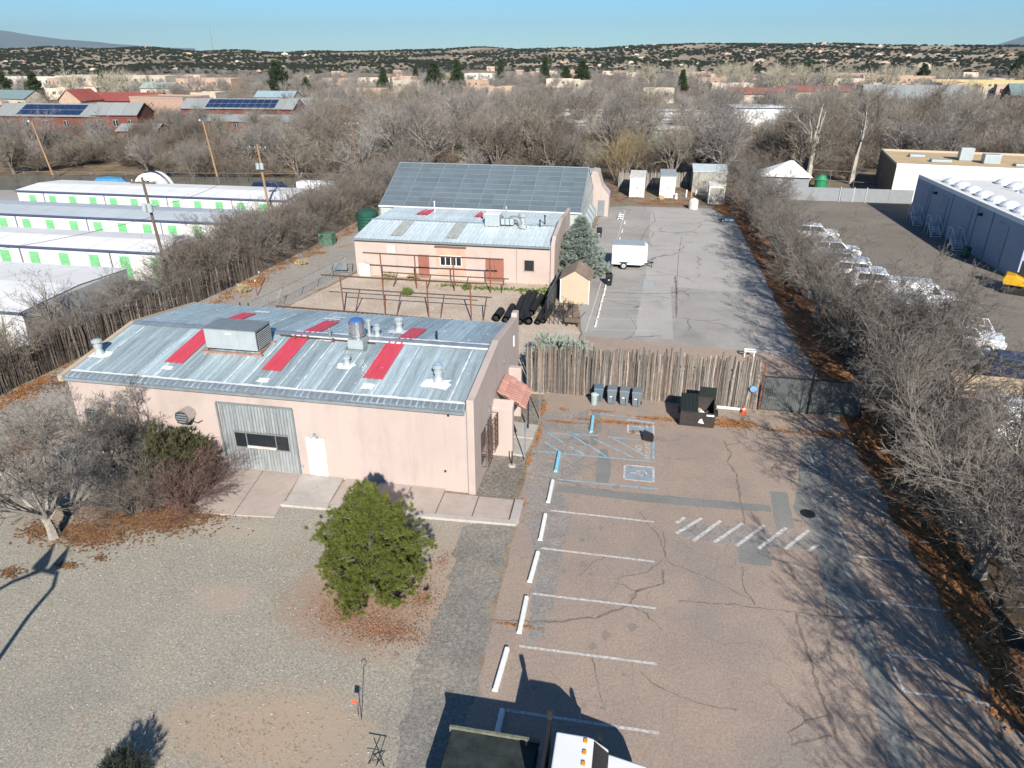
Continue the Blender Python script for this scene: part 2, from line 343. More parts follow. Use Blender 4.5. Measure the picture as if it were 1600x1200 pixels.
# ------------------------------------------------------------------ yards and paving
GRAVEL = ground_mat('grey_gravel', [((.345, .315, .255),), ((.305, .28, .232), .25, .45, .65), ((.38, .335, .265), .14, .52, .7), ((.37, .29, .215), .3, .62, .75), ((.26, .24, .195), 1.6, .6, .75)], speck=.28, sscale=40, bump=.4)
add_spots(GRAVEL, [(-9.0, 19.4, 3.4, 2.6, (.34, .20, .135), .8), (-7.0, 21.6, 1.3, 3.2, (.40, .32, .25), .7), (-9.6, 13.6, 2.6, 1.8, (.44, .33, .235), .85), (-12.2, 13.3, 1.6, 1.2, (.42, .32, .23), .7), (-14.6, 18.6, 1.3, .9, (.43, .33, .26), .6), (-23.5, 21.6, 3.2, 1.6, (.34, .25, .18), .7), (-16.5, 22.6, 2.5, .7, (.42, .36, .29), .5), (-7.6, 12.9, 1.4, 1.5, (.40, .32, .24), .6)])
PINKASPH = ground_mat('pink_asphalt', [((.36, .28, .225),), ((.325, .257, .212), .3, .42, .62), ((.295, .25, .215), .16, .5, .66), ((.395, .305, .24), .08, .5, .64)], speck=.16, sscale=42, bump=.3, cracks=.4, crackcol=(.17, .145, .12), crackscale=.5)
GREYASPH = ground_mat('grey_asphalt', [((.34, .32, .295),), ((.38, .36, .335), .18, .45, .62), ((.27, .255, .235), .13, .54, .68)], speck=.14, sscale=30, bump=.2, cracks=.7, crackcol=(.12, .11, .10), crackscale=.22)
DARKASPH = ground_mat('dark_asphalt', [((.20, .175, .145),), ((.235, .205, .17), .1, .45, .65), ((.155, .135, .115), .25, .55, .7)], speck=.14, sscale=26, bump=.2, cracks=.5, crackcol=(.07, .06, .05), crackscale=.2)
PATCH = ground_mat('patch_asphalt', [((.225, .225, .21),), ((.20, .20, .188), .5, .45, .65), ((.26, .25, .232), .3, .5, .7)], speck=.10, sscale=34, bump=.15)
DRIVE = ground_mat('worn_drive_asphalt', [((.245, .228, .20),), ((.205, .19, .17), .5, .45, .65), ((.31, .275, .225), .35, .5, .66)], speck=.24, sscale=24, bump=.4)
DIRT = ground_mat('yard_dirt', [((.50, .41, .325),), ((.44, .35, .27), .3, .45, .62), ((.55, .475, .40), .8, .5, .7), ((.34, .265, .20), 1.6, .6, .75)], speck=.16, sscale=18, bump=.4)
LANE = ground_mat('lane_gravel', [((.325, .29, .25),), ((.36, .33, .29), .2, .45, .65), ((.40, .19, .09), .22, .6, .66), ((.28, .20, .14), .5, .55, .75)], speck=.22, sscale=18, bump=.4)
WOODF = ground_mat('woodland_floor', [((.20, .15, .095),), ((.13, .095, .065), .3, .42, .6), ((.29, .22, .13), .16, .5, .68)], speck=.25, sscale=7, bump=0)
LEAFSOIL = ground_mat('leafy_soil', [((.27, .115, .045),), ((.15, .08, .045), .8, .42, .62), ((.33, .16, .065), 1.5, .5, .7)], speck=.35, sscale=12, bump=.5)
CONCYARD = ground_mat('pale_concrete_yard', [((.36, .345, .32),), ((.32, .30, .28), .2, .45, .62)], speck=.08, sscale=20, bump=0)

sheet('woodland_floor', ragged([(-180, 98), (-60, 99), (-35, 106), (-5, 107), (16, 111), (30, 124), (90, 128), (170, 150), (150, 260), (-60, 270), (-200, 230)], 4, .8, 3), .002, WOODF)
sheet('gravel_yard', [(-60, -20), (-4, -20), (-5.5, 12), (-6, 27), (-37.6, 27), (-60, 20)], .004, GRAVEL)
sheet('side_lane', ragged([(-37.6, 27), (-27, 27), (-26.8, 38.5), (-28.6, 48), (-26.5, 62), (-29, 74), (-29, 92), (-31, 100), (-34.6, 100), (-35, 60)], 1.2, .15, 2), .004, LANE)
sheet('fenced_yard', ragged([(-28.4, 38.3), (-4.2, 38.3), (-4.0, 49), (-7.6, 60.6), (-26.2, 60.6), (-28.2, 50)], 1, .1, 5), .004, DIRT)
LOT = sheet('parking_lot', ragged([(-3.9, -10), (-4.3, 18.4), (-4.55, 26.6), (-4.75, 27.2), (-5.1, 36.5), (-5.2, 38.6), (12.9, 38.5), (12.1, 35), (12.1, 29), (12.6, 17), (12.8, -10)], 1.0, .06, 4), .008, PINKASPH)
FARLOT = sheet('rear_parking_lot', ragged([(-5.8, 62), (-3.9, 48.6), (9.2, 47.6), (10.8, 47), (11.2, 60), (11.0, 74), (10.8, 90), (8.4, 98), (-2.5, 97.5), (-5.4, 96), (-6.2, 75)], 1.5, .08, 6), .008, GREYASPH)
sheet('gate_apron', ragged([(-4.6, 38.6), (12.6, 38.5), (11.4, 47.1), (9.2, 47.7), (-4.0, 48.7)], 1.2, .1, 7), .006, PINKASPH)
SHADYSOIL = ground_mat('shade_tinted_soil', [((.085, .065, .045),), ((.05, .04, .03), .6, .42, .62), ((.13, .08, .04), 1.1, .55, .7)], speck=.3, sscale=10, bump=.4)  # black shade under the tree row painted into the soil colour
sheet('tree_row_shade_soil', ragged([(12.8, 0), (17.2, 0), (16.8, 40), (16.4, 70), (15.8, 106), (10.5, 106), (12.0, 60)], 1, .25, 12), .008, SHADYSOIL)
sheet('neighbour_lot', [(14.5, -10), (60, -10), (60, 60), (60, 71), (32.6, 71.2), (32.4, 97.8), (33, 105.6), (16, 106.4), (14.2, 60)], .004, DARKASPH)
sheet('storage_drive', [(-39.5, 30), (-39.5, 96), (-110, 96), (-110, 30)], .004, CONCYARD)
sheet('leaf_verge', ragged([(11.2, 60), (11.8, 35), (11.9, 29), (12.4, 17), (12.6, 2), (13.9, 2), (13.7, 40), (13.5, 70), (13.4, 104), (10, 107), (8.6, 98), (10.9, 90), (11.0, 74)], .8, .22, 8), .012, LEAFSOIL)
sheet('side_drive', ragged([survey(*q) for q in [(718, 838), (738, 815), (812, 806), (800, 838), (786, 880), (772, 950), (760, 1010), (738, 1110), (715, 1200), (600, 1260), (632, 1110), (682, 960), (706, 890)]], .35, .2, 9), .012, DRIVE)
# grey drive strip and repairs in the front lot
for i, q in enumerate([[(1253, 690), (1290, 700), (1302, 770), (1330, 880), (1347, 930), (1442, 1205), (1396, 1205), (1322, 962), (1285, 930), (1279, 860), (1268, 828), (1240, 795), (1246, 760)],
          [(1203, 768), (1230, 770), (1241, 826), (1213, 828)], [(868, 757), (1000, 771), (1203, 790), (1206, 801), (1000, 784), (868, 768)],
          [(1149, 838), (1196, 842), (1207, 885), (1155, 880)], [(938, 702), (949, 702), (955, 726), (953, 745), (949, 757), (930, 755), (932, 724)], [(922, 682), (934, 682), (933, 697), (924, 697)], [(925, 640), (938, 640), (940, 672), (930, 680), (926, 660)]]):
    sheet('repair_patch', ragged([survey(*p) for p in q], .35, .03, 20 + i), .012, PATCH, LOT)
OLDG = ground_mat('grey_wear', [((.30, .27, .245),), ((.255, .235, .215), .5, .42, .6), ((.35, .29, .245), .6, .5, .66)], speck=.2, sscale=30, bump=.3, cracks=.5, crackcol=(.11, .10, .09), crackscale=.6)
sheet('worn_bay', ragged([survey(*p) for p in [(838, 645), (920, 640), (924, 690), (905, 752), (868, 757), (892, 800), (880, 880), (850, 1000), (822, 1010), (838, 880), (820, 800), (826, 740)]], .3, .12, 31), .010, OLDG, LOT)
sheet('worn_bay', ragged([survey(*p) for p in [(1060, 815), (1275, 832), (1268, 860), (1060, 842)]], .3, .05, 32), .010, OLDG, LOT)
sheet('concrete_slab', ragged([(-.2, 49), (2.6, 49), (2.6, 62), (8.4, 61), (8.8, 97), (.6, 97), (.4, 66)], 1.5, .05, 33), .012, ground_mat('pale_slab', [((.43, .405, .375),), ((.39, .37, .34), .16, .45, .62), ((.31, .295, .275), .3, .6, .74)], speck=.1, sscale=30, bump=.1, cracks=.8, crackcol=(.13, .12, .11), crackscale=.16), FARLOT)
# concrete aprons along the pink building (real slabs with an edge)
wk = thing('concrete_walk', 'pale concrete walk and ramp slabs along the pink building front', 'walkway', (-12, 26, 0))
prism([(-15.35, 24.55), (-4.55, 25.05), (-4.45, 25.35), (-15.25, 24.85)], 0, .13).ob('kerb', CONC, wk)
prism([(-4.85, 25.36), (-4.45, 25.36), (-4.5, 26.95), (-4.9, 26.95)], 0, .13).ob('kerb', CONC, wk)
prism([(-15.2, 24.88), (-13.2, 24.96), (-13.4, 27.18), (-15.6, 27.18)], 0, .11).ob('ramp_slab', CONC, wk)
for i in range(5):
    a, b = -13.2 + i*1.66, -13.2 + (i + 1)*1.66 - .03
    prism([(a + .02, 24.97 + i*.075), (b, 24.97 + (i+1)*.075), (b - .05, 27.18 if b < -7 else 26.9), (a - .02, 27.18 if b < -7 else 26.9)], 0, .10).ob('walk_slab', CONCP, wk)
ap = thing('loading_apron', 'pinkish concrete loading apron below the corrugated metal bay', 'apron', (-17.5, 25, 0))
for p in ([(-19.9, 27.18), (-19.1, 23.3), (-17.1, 23.5), (-17.6, 27.18)], [(-17.56, 27.18), (-17.06, 23.5), (-15.2, 23.7), (-15.62, 27.18)]): prism(p, 0, .06).ob('slab', CONCP, ap)
en = thing('entry_ramp', 'grey concrete landing slabs under the red tiled awning', 'ramp', (-5.4, 33, 0))
for p in ([(-6.4, 31.0), (-5.15, 30.9), (-5.0, 32.6), (-6.4, 32.6)], [(-6.4, 32.75), (-5.0, 32.75), (-4.95, 34.2), (-6.4, 34.4)]): prism(p, 0, .12).ob('slab', CONC, en)
sheet('entry_gravel', ragged([(-6.9, 27.2), (-5.0, 27.0), (-5.1, 37.6), (-6.9, 38)], .5, .08, 11), .012, ground_mat('entry_gravel_mat', [((.20, .18, .155),), ((.25, .225, .195), .5, .45, .65)], speck=.35, sscale=22, bump=.5))

# painted bay lines
def pxline(a, b, wd=.1, mat=None, lot=None, z=.017): stripe('bay_line', survey(*a), survey(*b), wd, z, mat or WPAINT, lot or LOT)
for a, b in [((860, 798), (1022, 816)), ((846, 857), (1023, 878)), ((832, 928), (1025, 951)), ((811, 1010), (1027, 1038)), ((791, 1110), (1030, 1146))]: pxline(a, b, .11)
for a, b in [((1056, 818), (1070, 809)), ((1057, 834), (1096, 810)), ((1083, 846), (1126, 814)), ((1116, 848), (1160, 818)), ((1150, 854), (1194, 821)), ((1185, 858), (1228, 825)), ((1226, 859), (1263, 829)), ((1261, 862), (1279, 851))]: pxline(a, b, .16, z=.021)
for a, b in [((1313, 833), (1330, 869)), ((1313, 832), (1366, 838)), ((1330, 869), (1412, 878)), ((1354, 938), (1480, 956)), ((1388, 1023), (1412, 1080)), ((1388, 1023), (1460, 1032)), ((1412, 1081), (1581, 1105)), ((1290, 776), (1332, 779)), ((1436, 847), (1452, 848)), ((1263, 704), (1272, 728))]: pxline(a, b, .10, z=.021)
for a, b in [((926, 647), (1022, 655)), ((858, 677), (935, 681)), ((950, 683), (1000, 688)), ((832, 705), (1023, 722)), ((869, 749), (1030, 765)), ((1021, 690), (1021, 718)), ((855, 676), (880, 692)), ((852, 691), (874, 706)), ((890, 698), (913, 711)), ((892, 679), (916, 695)), ((918, 695), (948, 714)), ((928, 686), (990, 716)), ((955, 684), (1015, 716))]: pxline(a, b, .10, BPAINT)
def paint_text(txt, px, py, size):
    c = bpy.data.curves.new('lettering', 'FONT'); c.body = txt; c.size = size; c.align_x = 'CENTER'
    o = bpy.data.objects.new('tmp', c); COL.objects.link(o); dg = bpy.context.evaluated_depsgraph_get()
    me = bpy.data.meshes.new_from_object(o.evaluated_get(dg)); bpy.data.objects.remove(o)
    x, y = survey(px, py); me.name = 'stencil_lettering'
    l = link('stencil_lettering', me, WPAINT, LOT, (x, y, .018), (0, 0, R(90)))
paint_text('NO', 1003, 702, .5); paint_text('PARKING', 1016, 705, .42)
for cy_, q in ((668, [(981, 656), (1021, 661), (1021, 680), (981, 676)]), (740, [(976, 727), (1021, 731), (1021, 754), (975, 749)])):
    a, b, c, d = [survey(*p) for p in q]
    blue = sheet('accessible_square', [a, b, c, d], .016, M('faded_blue_square', (.28, .28, .28), .9, var=.1, scale=2.6, col2=(.28, .37, .43), world=True), LOT)
    for s, t in ((a, b), (b, c), (c, d), (d, a)): stripe('border', s, t, .1, .020, WPAINT, LOT)
    x0, y0 = (a[0] + c[0])/2, (a[1] + c[1])/2
    pts = [[(-.42, 0), (-.1, .02)], [(-.1, .02), (.1, -.16)], [(.1, -.16), (.36, -.12)], [(-.1, .15), (.08, .13)]] + [[(.12 + .26*math.cos(R(k)), .05 + .26*math.sin(R(k))), (.12 + .26*math.cos(R(k + 35)), .05 + .26*math.sin(R(k + 35)))] for k in range(-60, 130, 35)]
    for s, t in pts: stripe('wheelchair_symbol', (x0 + s[0], y0 + s[1]), (x0 + t[0], y0 + t[1]), .07, .020, WPAINT, LOT)
# rear lot lines
for a, b in [((942, 433), (915, 519))]: pxline(a, b, .09, lot=FARLOT)
for y in (444, 455, 468, 482, 499, 516): pxline((944 - (y - 440)*.3, y - 1), (1024, y + 1), .08, lot=FARLOT)
for a, b in [((1001, 439), (1024, 439)), ((1024, 439), (1024, 446)), ((1024, 446), (1001, 445)), ((1001, 445), (1001, 439))]: pxline(a, b, .1, BPAINT, FARLOT)
for a, b in [((977, 328), (963, 380)), ((1136, 378), (1146, 378)), ((1136, 378), (1138, 383)), ((1147, 400), (1151, 406)), ((1154, 428), (1158, 432)), ((1168, 461), (1173, 467)), ((1168, 461), (1182, 460)), ((1184, 498), (1189, 507)), ((1184, 498), (1205, 499)), ((1203, 549), (1208, 558))]: pxline(a, b, .09, lot=FARLOT)

# cracks and sealed joints in the front lot
CRACK = M('crack_fill', (.205, .172, .142), .95, var=.3, scale=6, world=True)
def crack(pts, wd=.09, seed=0, lot=None, z=.0145):
    rg = random.Random(seed); P = [survey(*p) for p in pts]; L = []
    for i in range(len(P) - 1):
        n = max(2, int(math.hypot(P[i+1][0]-P[i][0], P[i+1][1]-P[i][1])/.22))
        for k in range(n): t = k/n; L.append((P[i][0] + (P[i+1][0]-P[i][0])*t + rg.uniform(-.05, .05), P[i][1] + (P[i+1][1]-P[i][1])*t + rg.uniform(-.05, .05)))
    L.append(P[-1]); v = []; f = []
    for i, p in enumerate(L):
        a, b = L[max(i-1, 0)], L[min(i+1, len(L)-1)]; dx, dy = b[0]-a[0], b[1]-a[1]; l = math.hypot(dx, dy) or 1; h = wd*rg.uniform(.15, .6)
        v += [(p[0] - dy/l*h, p[1] + dx/l*h, z), (p[0] + dy/l*h, p[1] - dx/l*h, z)]
        if i: f.append((2*i-2, 2*i-1, 2*i+1, 2*i))
    m = MB(); m.v = v; m.f = f; m.ob('crack', CRACK, lot or LOT)
for i, (p, wd) in enumerate([([(763, 968), (860, 973), (930, 965), (985, 946), (995, 925), (1035, 912), (1036, 890)], .1), ([(985, 946), (1010, 960), (1035, 985)], .07), ([(995, 925), (975, 915), (960, 910)], .06),
        ([(1132, 690), (1142, 710), (1136, 722), (1150, 740), (1158, 790), (1163, 818)], .1), ([(1136, 695), (1180, 690), (1184, 678)], .06), ([(1060, 940), (1150, 945), (1240, 958), (1320, 965)], .07), ([(1243, 960), (1262, 1020), (1280, 1080), (1296, 1120), (1310, 1160)], .14), ([(1160, 885), (1163, 920), (1180, 945)], .07),
        ([(1278, 868), (1282, 905), (1293, 930), (1293, 958)], .07), ([(820, 740), (880, 752), (960, 770)], .08), ([(905, 900), (925, 880), (945, 870)], .05), ([(925, 1030), (935, 1070), (945, 1110)], .05), ([(1000, 1050), (1030, 1075), (1090, 1100), (1150, 1110)], .05),
        ([(1296, 1120), (1260, 1125), (1232, 1145), (1240, 1165), (1300, 1150)], .07), ([(1038, 716), (1060, 718), (1092, 716)], .05), ([(1035, 830), (1040, 870), (1010, 895), (960, 905)], .05), ([(1000, 800), (1030, 840), (1045, 880), (1100, 900), (1170, 935)], .06)]): crack(p, wd, i)
for i, (p, wd) in enumerate([([(1055, 432), (1057, 460), (1057, 495)], .22), ([(935, 456), (1000, 459), (1120, 458)], .12), ([(1000, 430), (1110, 430)], .1), ([(1057, 460), (1060, 400), (1065, 370)], .07), ([(1015, 385), (1050, 383), (1085, 378)], .12), ([(1000, 340), (1105, 341)], .1), ([(1020, 330), (1024, 345), (1012, 356), (1000, 378)], .1), ([(1000, 362), (1110, 364)], .08), ([(978, 490), (992, 505), (995, 515)], .06)]): crack(p, wd, 50 + i, FARLOT)
mh = MB().lathe(survey(1262, 803) + (.012,), [(.33, 0), (.33, .012), (.27, .014), (.0, .014)], 20).ob('manhole_cover', DARK); tag(mh, 'round dark iron manhole cover in the grey patched strip', 'manhole')

OIL = M('oil_stain', (.275, .222, .185), .8, var=.2, scale=3, world=True)
rg = random.Random(19)
for i in range(24):
    x, y = (rg.uniform(-2.6, 1.0), rg.choice([19.6, 22.3, 25.0, 28.2, 16.9]) + rg.uniform(-.9, .9)) if i < 22 else (rg.uniform(1, 9), rg.uniform(13, 37)); r_ = rg.uniform(.03, .22)
    sheet('oil_stain', [(x + r_*rg.uniform(.6, 1.3)*math.cos(6.283*k/11), y + r_*rg.uniform(.7, 1.5)*math.sin(6.283*k/11)) for k in range(11)], .0135 + .00002*i, OIL, LOT)
# ------------------------------------------------------------------ vegetation generators
class Tree:
    """grows a branch skeleton; wood and twigs come out as two meshes"""
    def __init__(s, seed, maxlvl, kids, ratio, ang, up, wob, seg, minr):
        s.g = random.Random(seed); s.maxlvl = maxlvl; s.kids = kids; s.ratio = ratio; s.ang = ang; s.up = up; s.wob = wob; s.seg = seg; s.minr = minr; s.br = []
    def rv(s):
        g = s.g
        while True:
            v = Vector((g.uniform(-1, 1), g.uniform(-1, 1), g.uniform(-1, 1)))
            if .05 < v.length < 1: return v
    def grow(s, p, d, L, r, lvl, droop=0.):
        n = max(2, int(L/s.seg[lvl]) + 1) if lvl < s.maxlvl else 2
        pts = [p.copy()]; rs = [r]; d = d.normalized(); st = L/(n - 1); ds = [d.copy()]
        for i in range(1, n):
            d = (d + s.rv()*s.wob[lvl] + Vector((0, 0, s.up[lvl] - droop))).normalized()
            p = p + d*st
            if p.z < .05: p.z = .05 + s.g.random()*.1
            pts.append(p.copy()); ds.append(d.copy()); rs.append(max(s.minr*.5, r*(1 - .72*i/(n - 1))))
        s.br.append((lvl, pts, rs))
        if lvl >= s.maxlvl: return
        k = s.kids[lvl]; k = max(1, int(k*s.g.uniform(.8, 1.2)))
        for j in range(k):
            t = s.g.uniform(.22 if lvl else .55, 1) if j else .97
            x = t*(n - 1); i = min(int(x), n - 2); f = x - i
            q = pts[i].lerp(pts[i+1], f); dd = ds[i+1]
            ax = dd.cross(s.rv()); ax.normalize()
            an = R(s.g.uniform(*s.ang[lvl])) * (.5 if j == 0 else 1)
            nd = Matrix.Rotation(an, 3, ax) @ dd
            rr = max(s.minr, (rs[i]*(1-f) + rs[i+1]*f)*s.g.uniform(.5, .75))
            s.grow(q, nd, L*s.ratio[lvl]*s.g.uniform(.65, 1.2)*(1.15 - .45*t), rr, lvl + 1, droop)
    def meshes(s, name, split=2):
        out = []
        for sel in (lambda l: l < split, lambda l: l >= split):
            v = []; f = []
            for lvl, pts, rs in s.br:
                if not sel(lvl): continue
                n = 6 if lvl == 0 else 5 if lvl == 1 else 3
                base = len(v); last = len(pts) - 1; point = lvl >= s.maxlvl
                d = (pts[-1] - pts[0]).normalized(); u = d.cross(Vector((.3, .2, 1)) if abs(d.z) < .9 else Vector((1, 0, 0))).normalized(); w_ = d.cross(u)
                cs = [(math.cos(2*math.pi*k/n), math.sin(2*math.pi*k/n)) for k in range(n)]
                for i, p in enumerate(pts):
                    if point and i == last: v.append(tuple(p)); break
                    for c, q in cs: v.append(tuple(p + (u*c + w_*q)*rs[i]))
                for i in range(last):
                    a = base + i*n
                    for k in range(n):
                        k2 = (k + 1) % n
                        if point and i == last - 1: f.append((a + k, a + k2, a + n))
                        else: f.append((a + k, a + k2, a + n + k2, a + n + k))
            me = bpy.data.meshes.new(name); me.from_pydata(v, [], f); me.update(); out.append(me)
        return out

def elm(seed, h=8., spread=1., dense=1., minr=.008, maxlvl=5, nl=5, th=1.3, lean=35):
    k = [nl, 7*dense, 6*dense, 5*dense, 4*dense, 3]
    t = Tree(seed, maxlvl, k, [.9, .62, .6, .58, .6, .6], [(18, lean + 12), (25, 60), (25, 60), (25, 65), (25, 70), (30, 70)],
             [.05, .10, .05, .03, .0, 0], [.08, .16, .2, .24, .25, .3], [.4, .5, .35, .28, .25, .2], minr)
    g = t.g
    p = Vector((0, 0, 0)); top = Vector((g.uniform(-.15, .15), g.uniform(-.15, .15), th))
    t.br.append((0, [p, p.lerp(top, .5) + Vector((.04, 0, 0)), top], [h*.034, h*.027, h*.024]))
    for i in range(nl):
        a = 2*math.pi*(i + g.random()*.6)/nl; s_ = R(g.uniform(12, lean)*spread)
        d = Vector((math.cos(a)*math.sin(s_), math.sin(a)*math.sin(s_), math.cos(s_)))
        t.grow(p.lerp(top, g.uniform(.7, 1)), d, h*g.uniform(.42, .6), h*.016, 1)
    return t.meshes('bare_tree')
def shrub(seed, h=4., n=14, dense=1., minr=.008, maxlvl=4, lean=38):
    t = Tree(seed, maxlvl, [5, 6*dense, 5*dense, 4*dense, 3], [.6, .58, .58, .6, .6], [(15, 45), (20, 50), (20, 55), (25, 60), (30, 60)],
             [.06, .05, .03, 0, 0], [.12, .16, .2, .22, .25], [.45, .4, .3, .25, .2], minr)
    for i in range(n):
        a = t.g.uniform(0, 6.283); s_ = R(t.g.uniform(4, lean)); rr = t.g.uniform(0, h*.12)
        t.grow(Vector((math.cos(a)*rr, math.sin(a)*rr, 0)), Vector((math.cos(a)*math.sin(s_), math.sin(a)*math.sin(s_), math.cos(s_))), h*t.g.uniform(.5, .85), h*.009, 1)
    return t.meshes('bare_shrub')

def tufts(name, centres, nn, ln, wd, seed, spread=1.1, quad=False):
    """clusters of needles or leaves; centres: [(pos, outward dir, size)]"""
    rg = np.random.default_rng(seed); C = np.array([c[0] for c in centres], float); D = np.array([c[1] for c in centres], float); S = np.array([c[2] for c in centres], float)
    n = len(C); d = D[:, None, :] + rg.normal(0, spread*.5, (n, nn, 3)); d /= np.linalg.norm(d, axis=2, keepdims=True)
    l = ln*S[:, None]*rg.uniform(.6, 1.15, (n, nn)); base = C[:, None, :] + rg.normal(0, .12*ln, (n, nn, 3))
    side = np.cross(d, rg.normal(0, 1, (n, nn, 3))); side /= np.linalg.norm(side, axis=2, keepdims=True); side *= (wd*S[:, None])[..., None]*.5
    tip = base + d*l[..., None]
    if quad: V = np.stack([base - side*.4, base + side*.4, base + d*l[..., None]*.55 + side, tip, base + d*l[..., None]*.55 - side], 2).reshape(-1, 3); m = 5
    else: V = np.stack([base - side, base + side, tip], 2).reshape(-1, 3); m = 3
    F = np.arange(len(V)).reshape(-1, m)
    me = bpy.data.meshes.new(name); me.vertices.add(len(V)); me.vertices.foreach_set('co', V.astype(np.float32).ravel())
    me.loops.add(F.size); me.loops.foreach_set('vertex_index', F.ravel().astype(np.int32)); me.polygons.add(len(F)); me.polygons.foreach_set('loop_start', np.arange(0, F.size, m, dtype=np.int32))
    me.update(calc_edges=True); me.validate(); return me

def conifer_pts(rg, h, rad, prof, nb, per, z0=.2, squash=.45, size=(.8, 1.2)):
    """needle tufts on boughs set round a trunk; prof(t) is the crown radius share at height share t"""
    out = []
    for b in range(nb):
        t = (b + rg.random())/nb; t = t**1.15; a = b*2.399 + rg.uniform(-.4, .4); rr = rad*prof(t)*rg.uniform(.72, 1.12)
        z = z0 + (h - z0)*t
        bw = max(.12, rr*.42)
        for k in range(per):
            q = math.sqrt(rg.uniform(.06, 1)); aa = a + rg.gauss(0, .30/max(.35, q))
            px, py = rr*q*math.cos(aa), rr*q*math.sin(aa)
            pz = z + rg.gauss(0, bw*squash*.5) + rr*.12*q
            od = Vector((math.cos(aa)*.8, math.sin(aa)*.8, .75)).normalized()
            out.append(((px, py, max(.08, pz)), tuple(od), rg.uniform(*size)))
    return out
def add_tree(name, label, cat, loc, trunk, crown, bark, leaf, group=None, rz=0., scale=1.):
    o = thing(name, label, cat, loc, rz, group); o.scale = (scale,)*3 if not hasattr(scale, '__len__') else scale
    for nm, me, mt in (('trunk', trunk, bark), ('crown', crown, leaf)):
        if not me.materials: me.materials.append(None)
        c = link(nm, me, None, o); c.material_slots[0].link = 'OBJECT'; c.material_slots[0].material = mt
    return o
def trunk_mesh(h, r, seed=0, boughs=0, br=1.):
    rg = random.Random(seed); m = MB(); n = 6
    m.tube([(rg.uniform(-.03, .03)*i, rg.uniform(-.03, .03)*i, h*i/n) for i in range(n + 1)], [r*(1.15 - i/n) for i in range(n + 1)], 8)
    for b in range(boughs):
        t = (b + .5)/boughs; a = b*2.399; l = br*(1 - t*.75); m.tube([(0, 0, h*t), (l*.6*math.cos(a), l*.6*math.sin(a), h*t + .05), (l*math.cos(a), l*math.sin(a), h*t + .18)], [r*.28, r*.2, r*.08], 5)
    return m.mesh('trunk')
def scatter(name, pts, src, label, cat, idx=None):
    """one mass of plants too far off to count: instances of trees that stand in the scene"""
    me = bpy.data.meshes.new(name); me.from_pydata([p[:3] for p in pts], [], []); n = len(pts)
    for nm, ty, vals in (('scl', 'FLOAT_VECTOR', [c for p in pts for c in (p[3]*p[5], p[3]*p[5], p[3])]), ('rot', 'FLOAT', [p[4] for p in pts])):
        at = me.attributes.new(nm, ty, 'POINT'); at.data.foreach_set('vector' if ty == 'FLOAT_VECTOR' else 'value', vals)
    o = link(name, me); tag(o, label, cat, kind='stuff')
    ng = bpy.data.node_groups.new(name, 'GeometryNodeTree'); ng.interface.new_socket('Geometry', in_out='INPUT', socket_type='NodeSocketGeometry'); ng.interface.new_socket('Geometry', in_out='OUTPUT', socket_type='NodeSocketGeometry')
    N = ng.nodes; L = ng.links; gi = N.new('NodeGroupInput'); go = N.new('NodeGroupOutput'); ip = N.new('GeometryNodeInstanceOnPoints'); jg = N.new('GeometryNodeJoinGeometry')
    for s in src:
        oi = N.new('GeometryNodeObjectInfo'); oi.inputs['Object'].default_value = s; oi.inputs['As Instance'].default_value = True; oi.transform_space = 'ORIGINAL'; L.new(oi.outputs['Geometry'], jg.inputs[0])
    L.new(gi.outputs[0], ip.inputs['Points']); L.new(jg.outputs[0], ip.inputs['Instance']); ip.inputs['Pick Instance'].default_value = True
    ri = N.new('FunctionNodeRandomValue'); ri.data_type = 'INT'; ri.inputs[4].default_value = 0; ri.inputs[5].default_value = len(src) - 1; L.new(ri.outputs[2], ip.inputs['Instance Index'])
    a1 = N.new('GeometryNodeInputNamedAttribute'); a1.data_type = 'FLOAT_VECTOR'; a1.inputs[0].default_value = 'scl'; L.new(a1.outputs[0], ip.inputs['Scale'])
    a2 = N.new('GeometryNodeInputNamedAttribute'); a2.data_type = 'FLOAT'; a2.inputs[0].default_value = 'rot'
    cx = N.new('ShaderNodeCombineXYZ'); L.new(a2.outputs[0], cx.inputs[2]); L.new(cx.outputs[0], ip.inputs['Rotation'])
    L.new(ip.outputs[0], go.inputs[0]); md = o.modifiers.new('scatter', 'NODES'); md.node_group = ng
    return o
def litter(name, spots, mat, label, seed, size=(.05, .1), cat='leaves', up=.03):
    """fallen leaves: spots = [(x, y, rx, ry, count)]"""
    rg = np.random.default_rng(seed); V = []
    for x, y, rx, ry, n in spots:
        n = int(n); a = rg.uniform(0, 6.283, n); q = np.abs(rg.normal(0, .55, n)); X = x + rx*q*np.cos(a); Y = y + ry*q*np.sin(a)
        th = rg.uniform(0, 6.283, n); s = rg.uniform(*size, n); tz = rg.uniform(-.5, .5, (2, n))
        z0 = .024 + rg.uniform(0, up, n)
        for cxs, cys in ((-1, -.7), (1, -.7), (1, .7), (-1, .7)):
            u = s*cxs*.5; v = s*cys*.5
            V.append(np.stack([X + u*np.cos(th) - v*np.sin(th), Y + u*np.sin(th) + v*np.cos(th), z0 + np.maximum(-.01, u*tz[0] + v*tz[1])], 1))
    V = np.concatenate([np.stack(V[i:i+4], 1).reshape(-1, 3) for i in range(0, len(V), 4)])
    n = len(V)//4; me = bpy.data.meshes.new(name); me.vertices.add(len(V)); me.vertices.foreach_set('co', V.astype(np.float32).ravel())
    me.loops.add(4*n); me.loops.foreach_set('vertex_index', np.arange(4*n, dtype=np.int32)); me.polygons.add(n); me.polygons.foreach_set('loop_start', np.arange(0, 4*n, 4, dtype=np.int32)); me.update(calc_edges=True)
    return tag(link(name, me, mat), label, cat, kind='stuff')
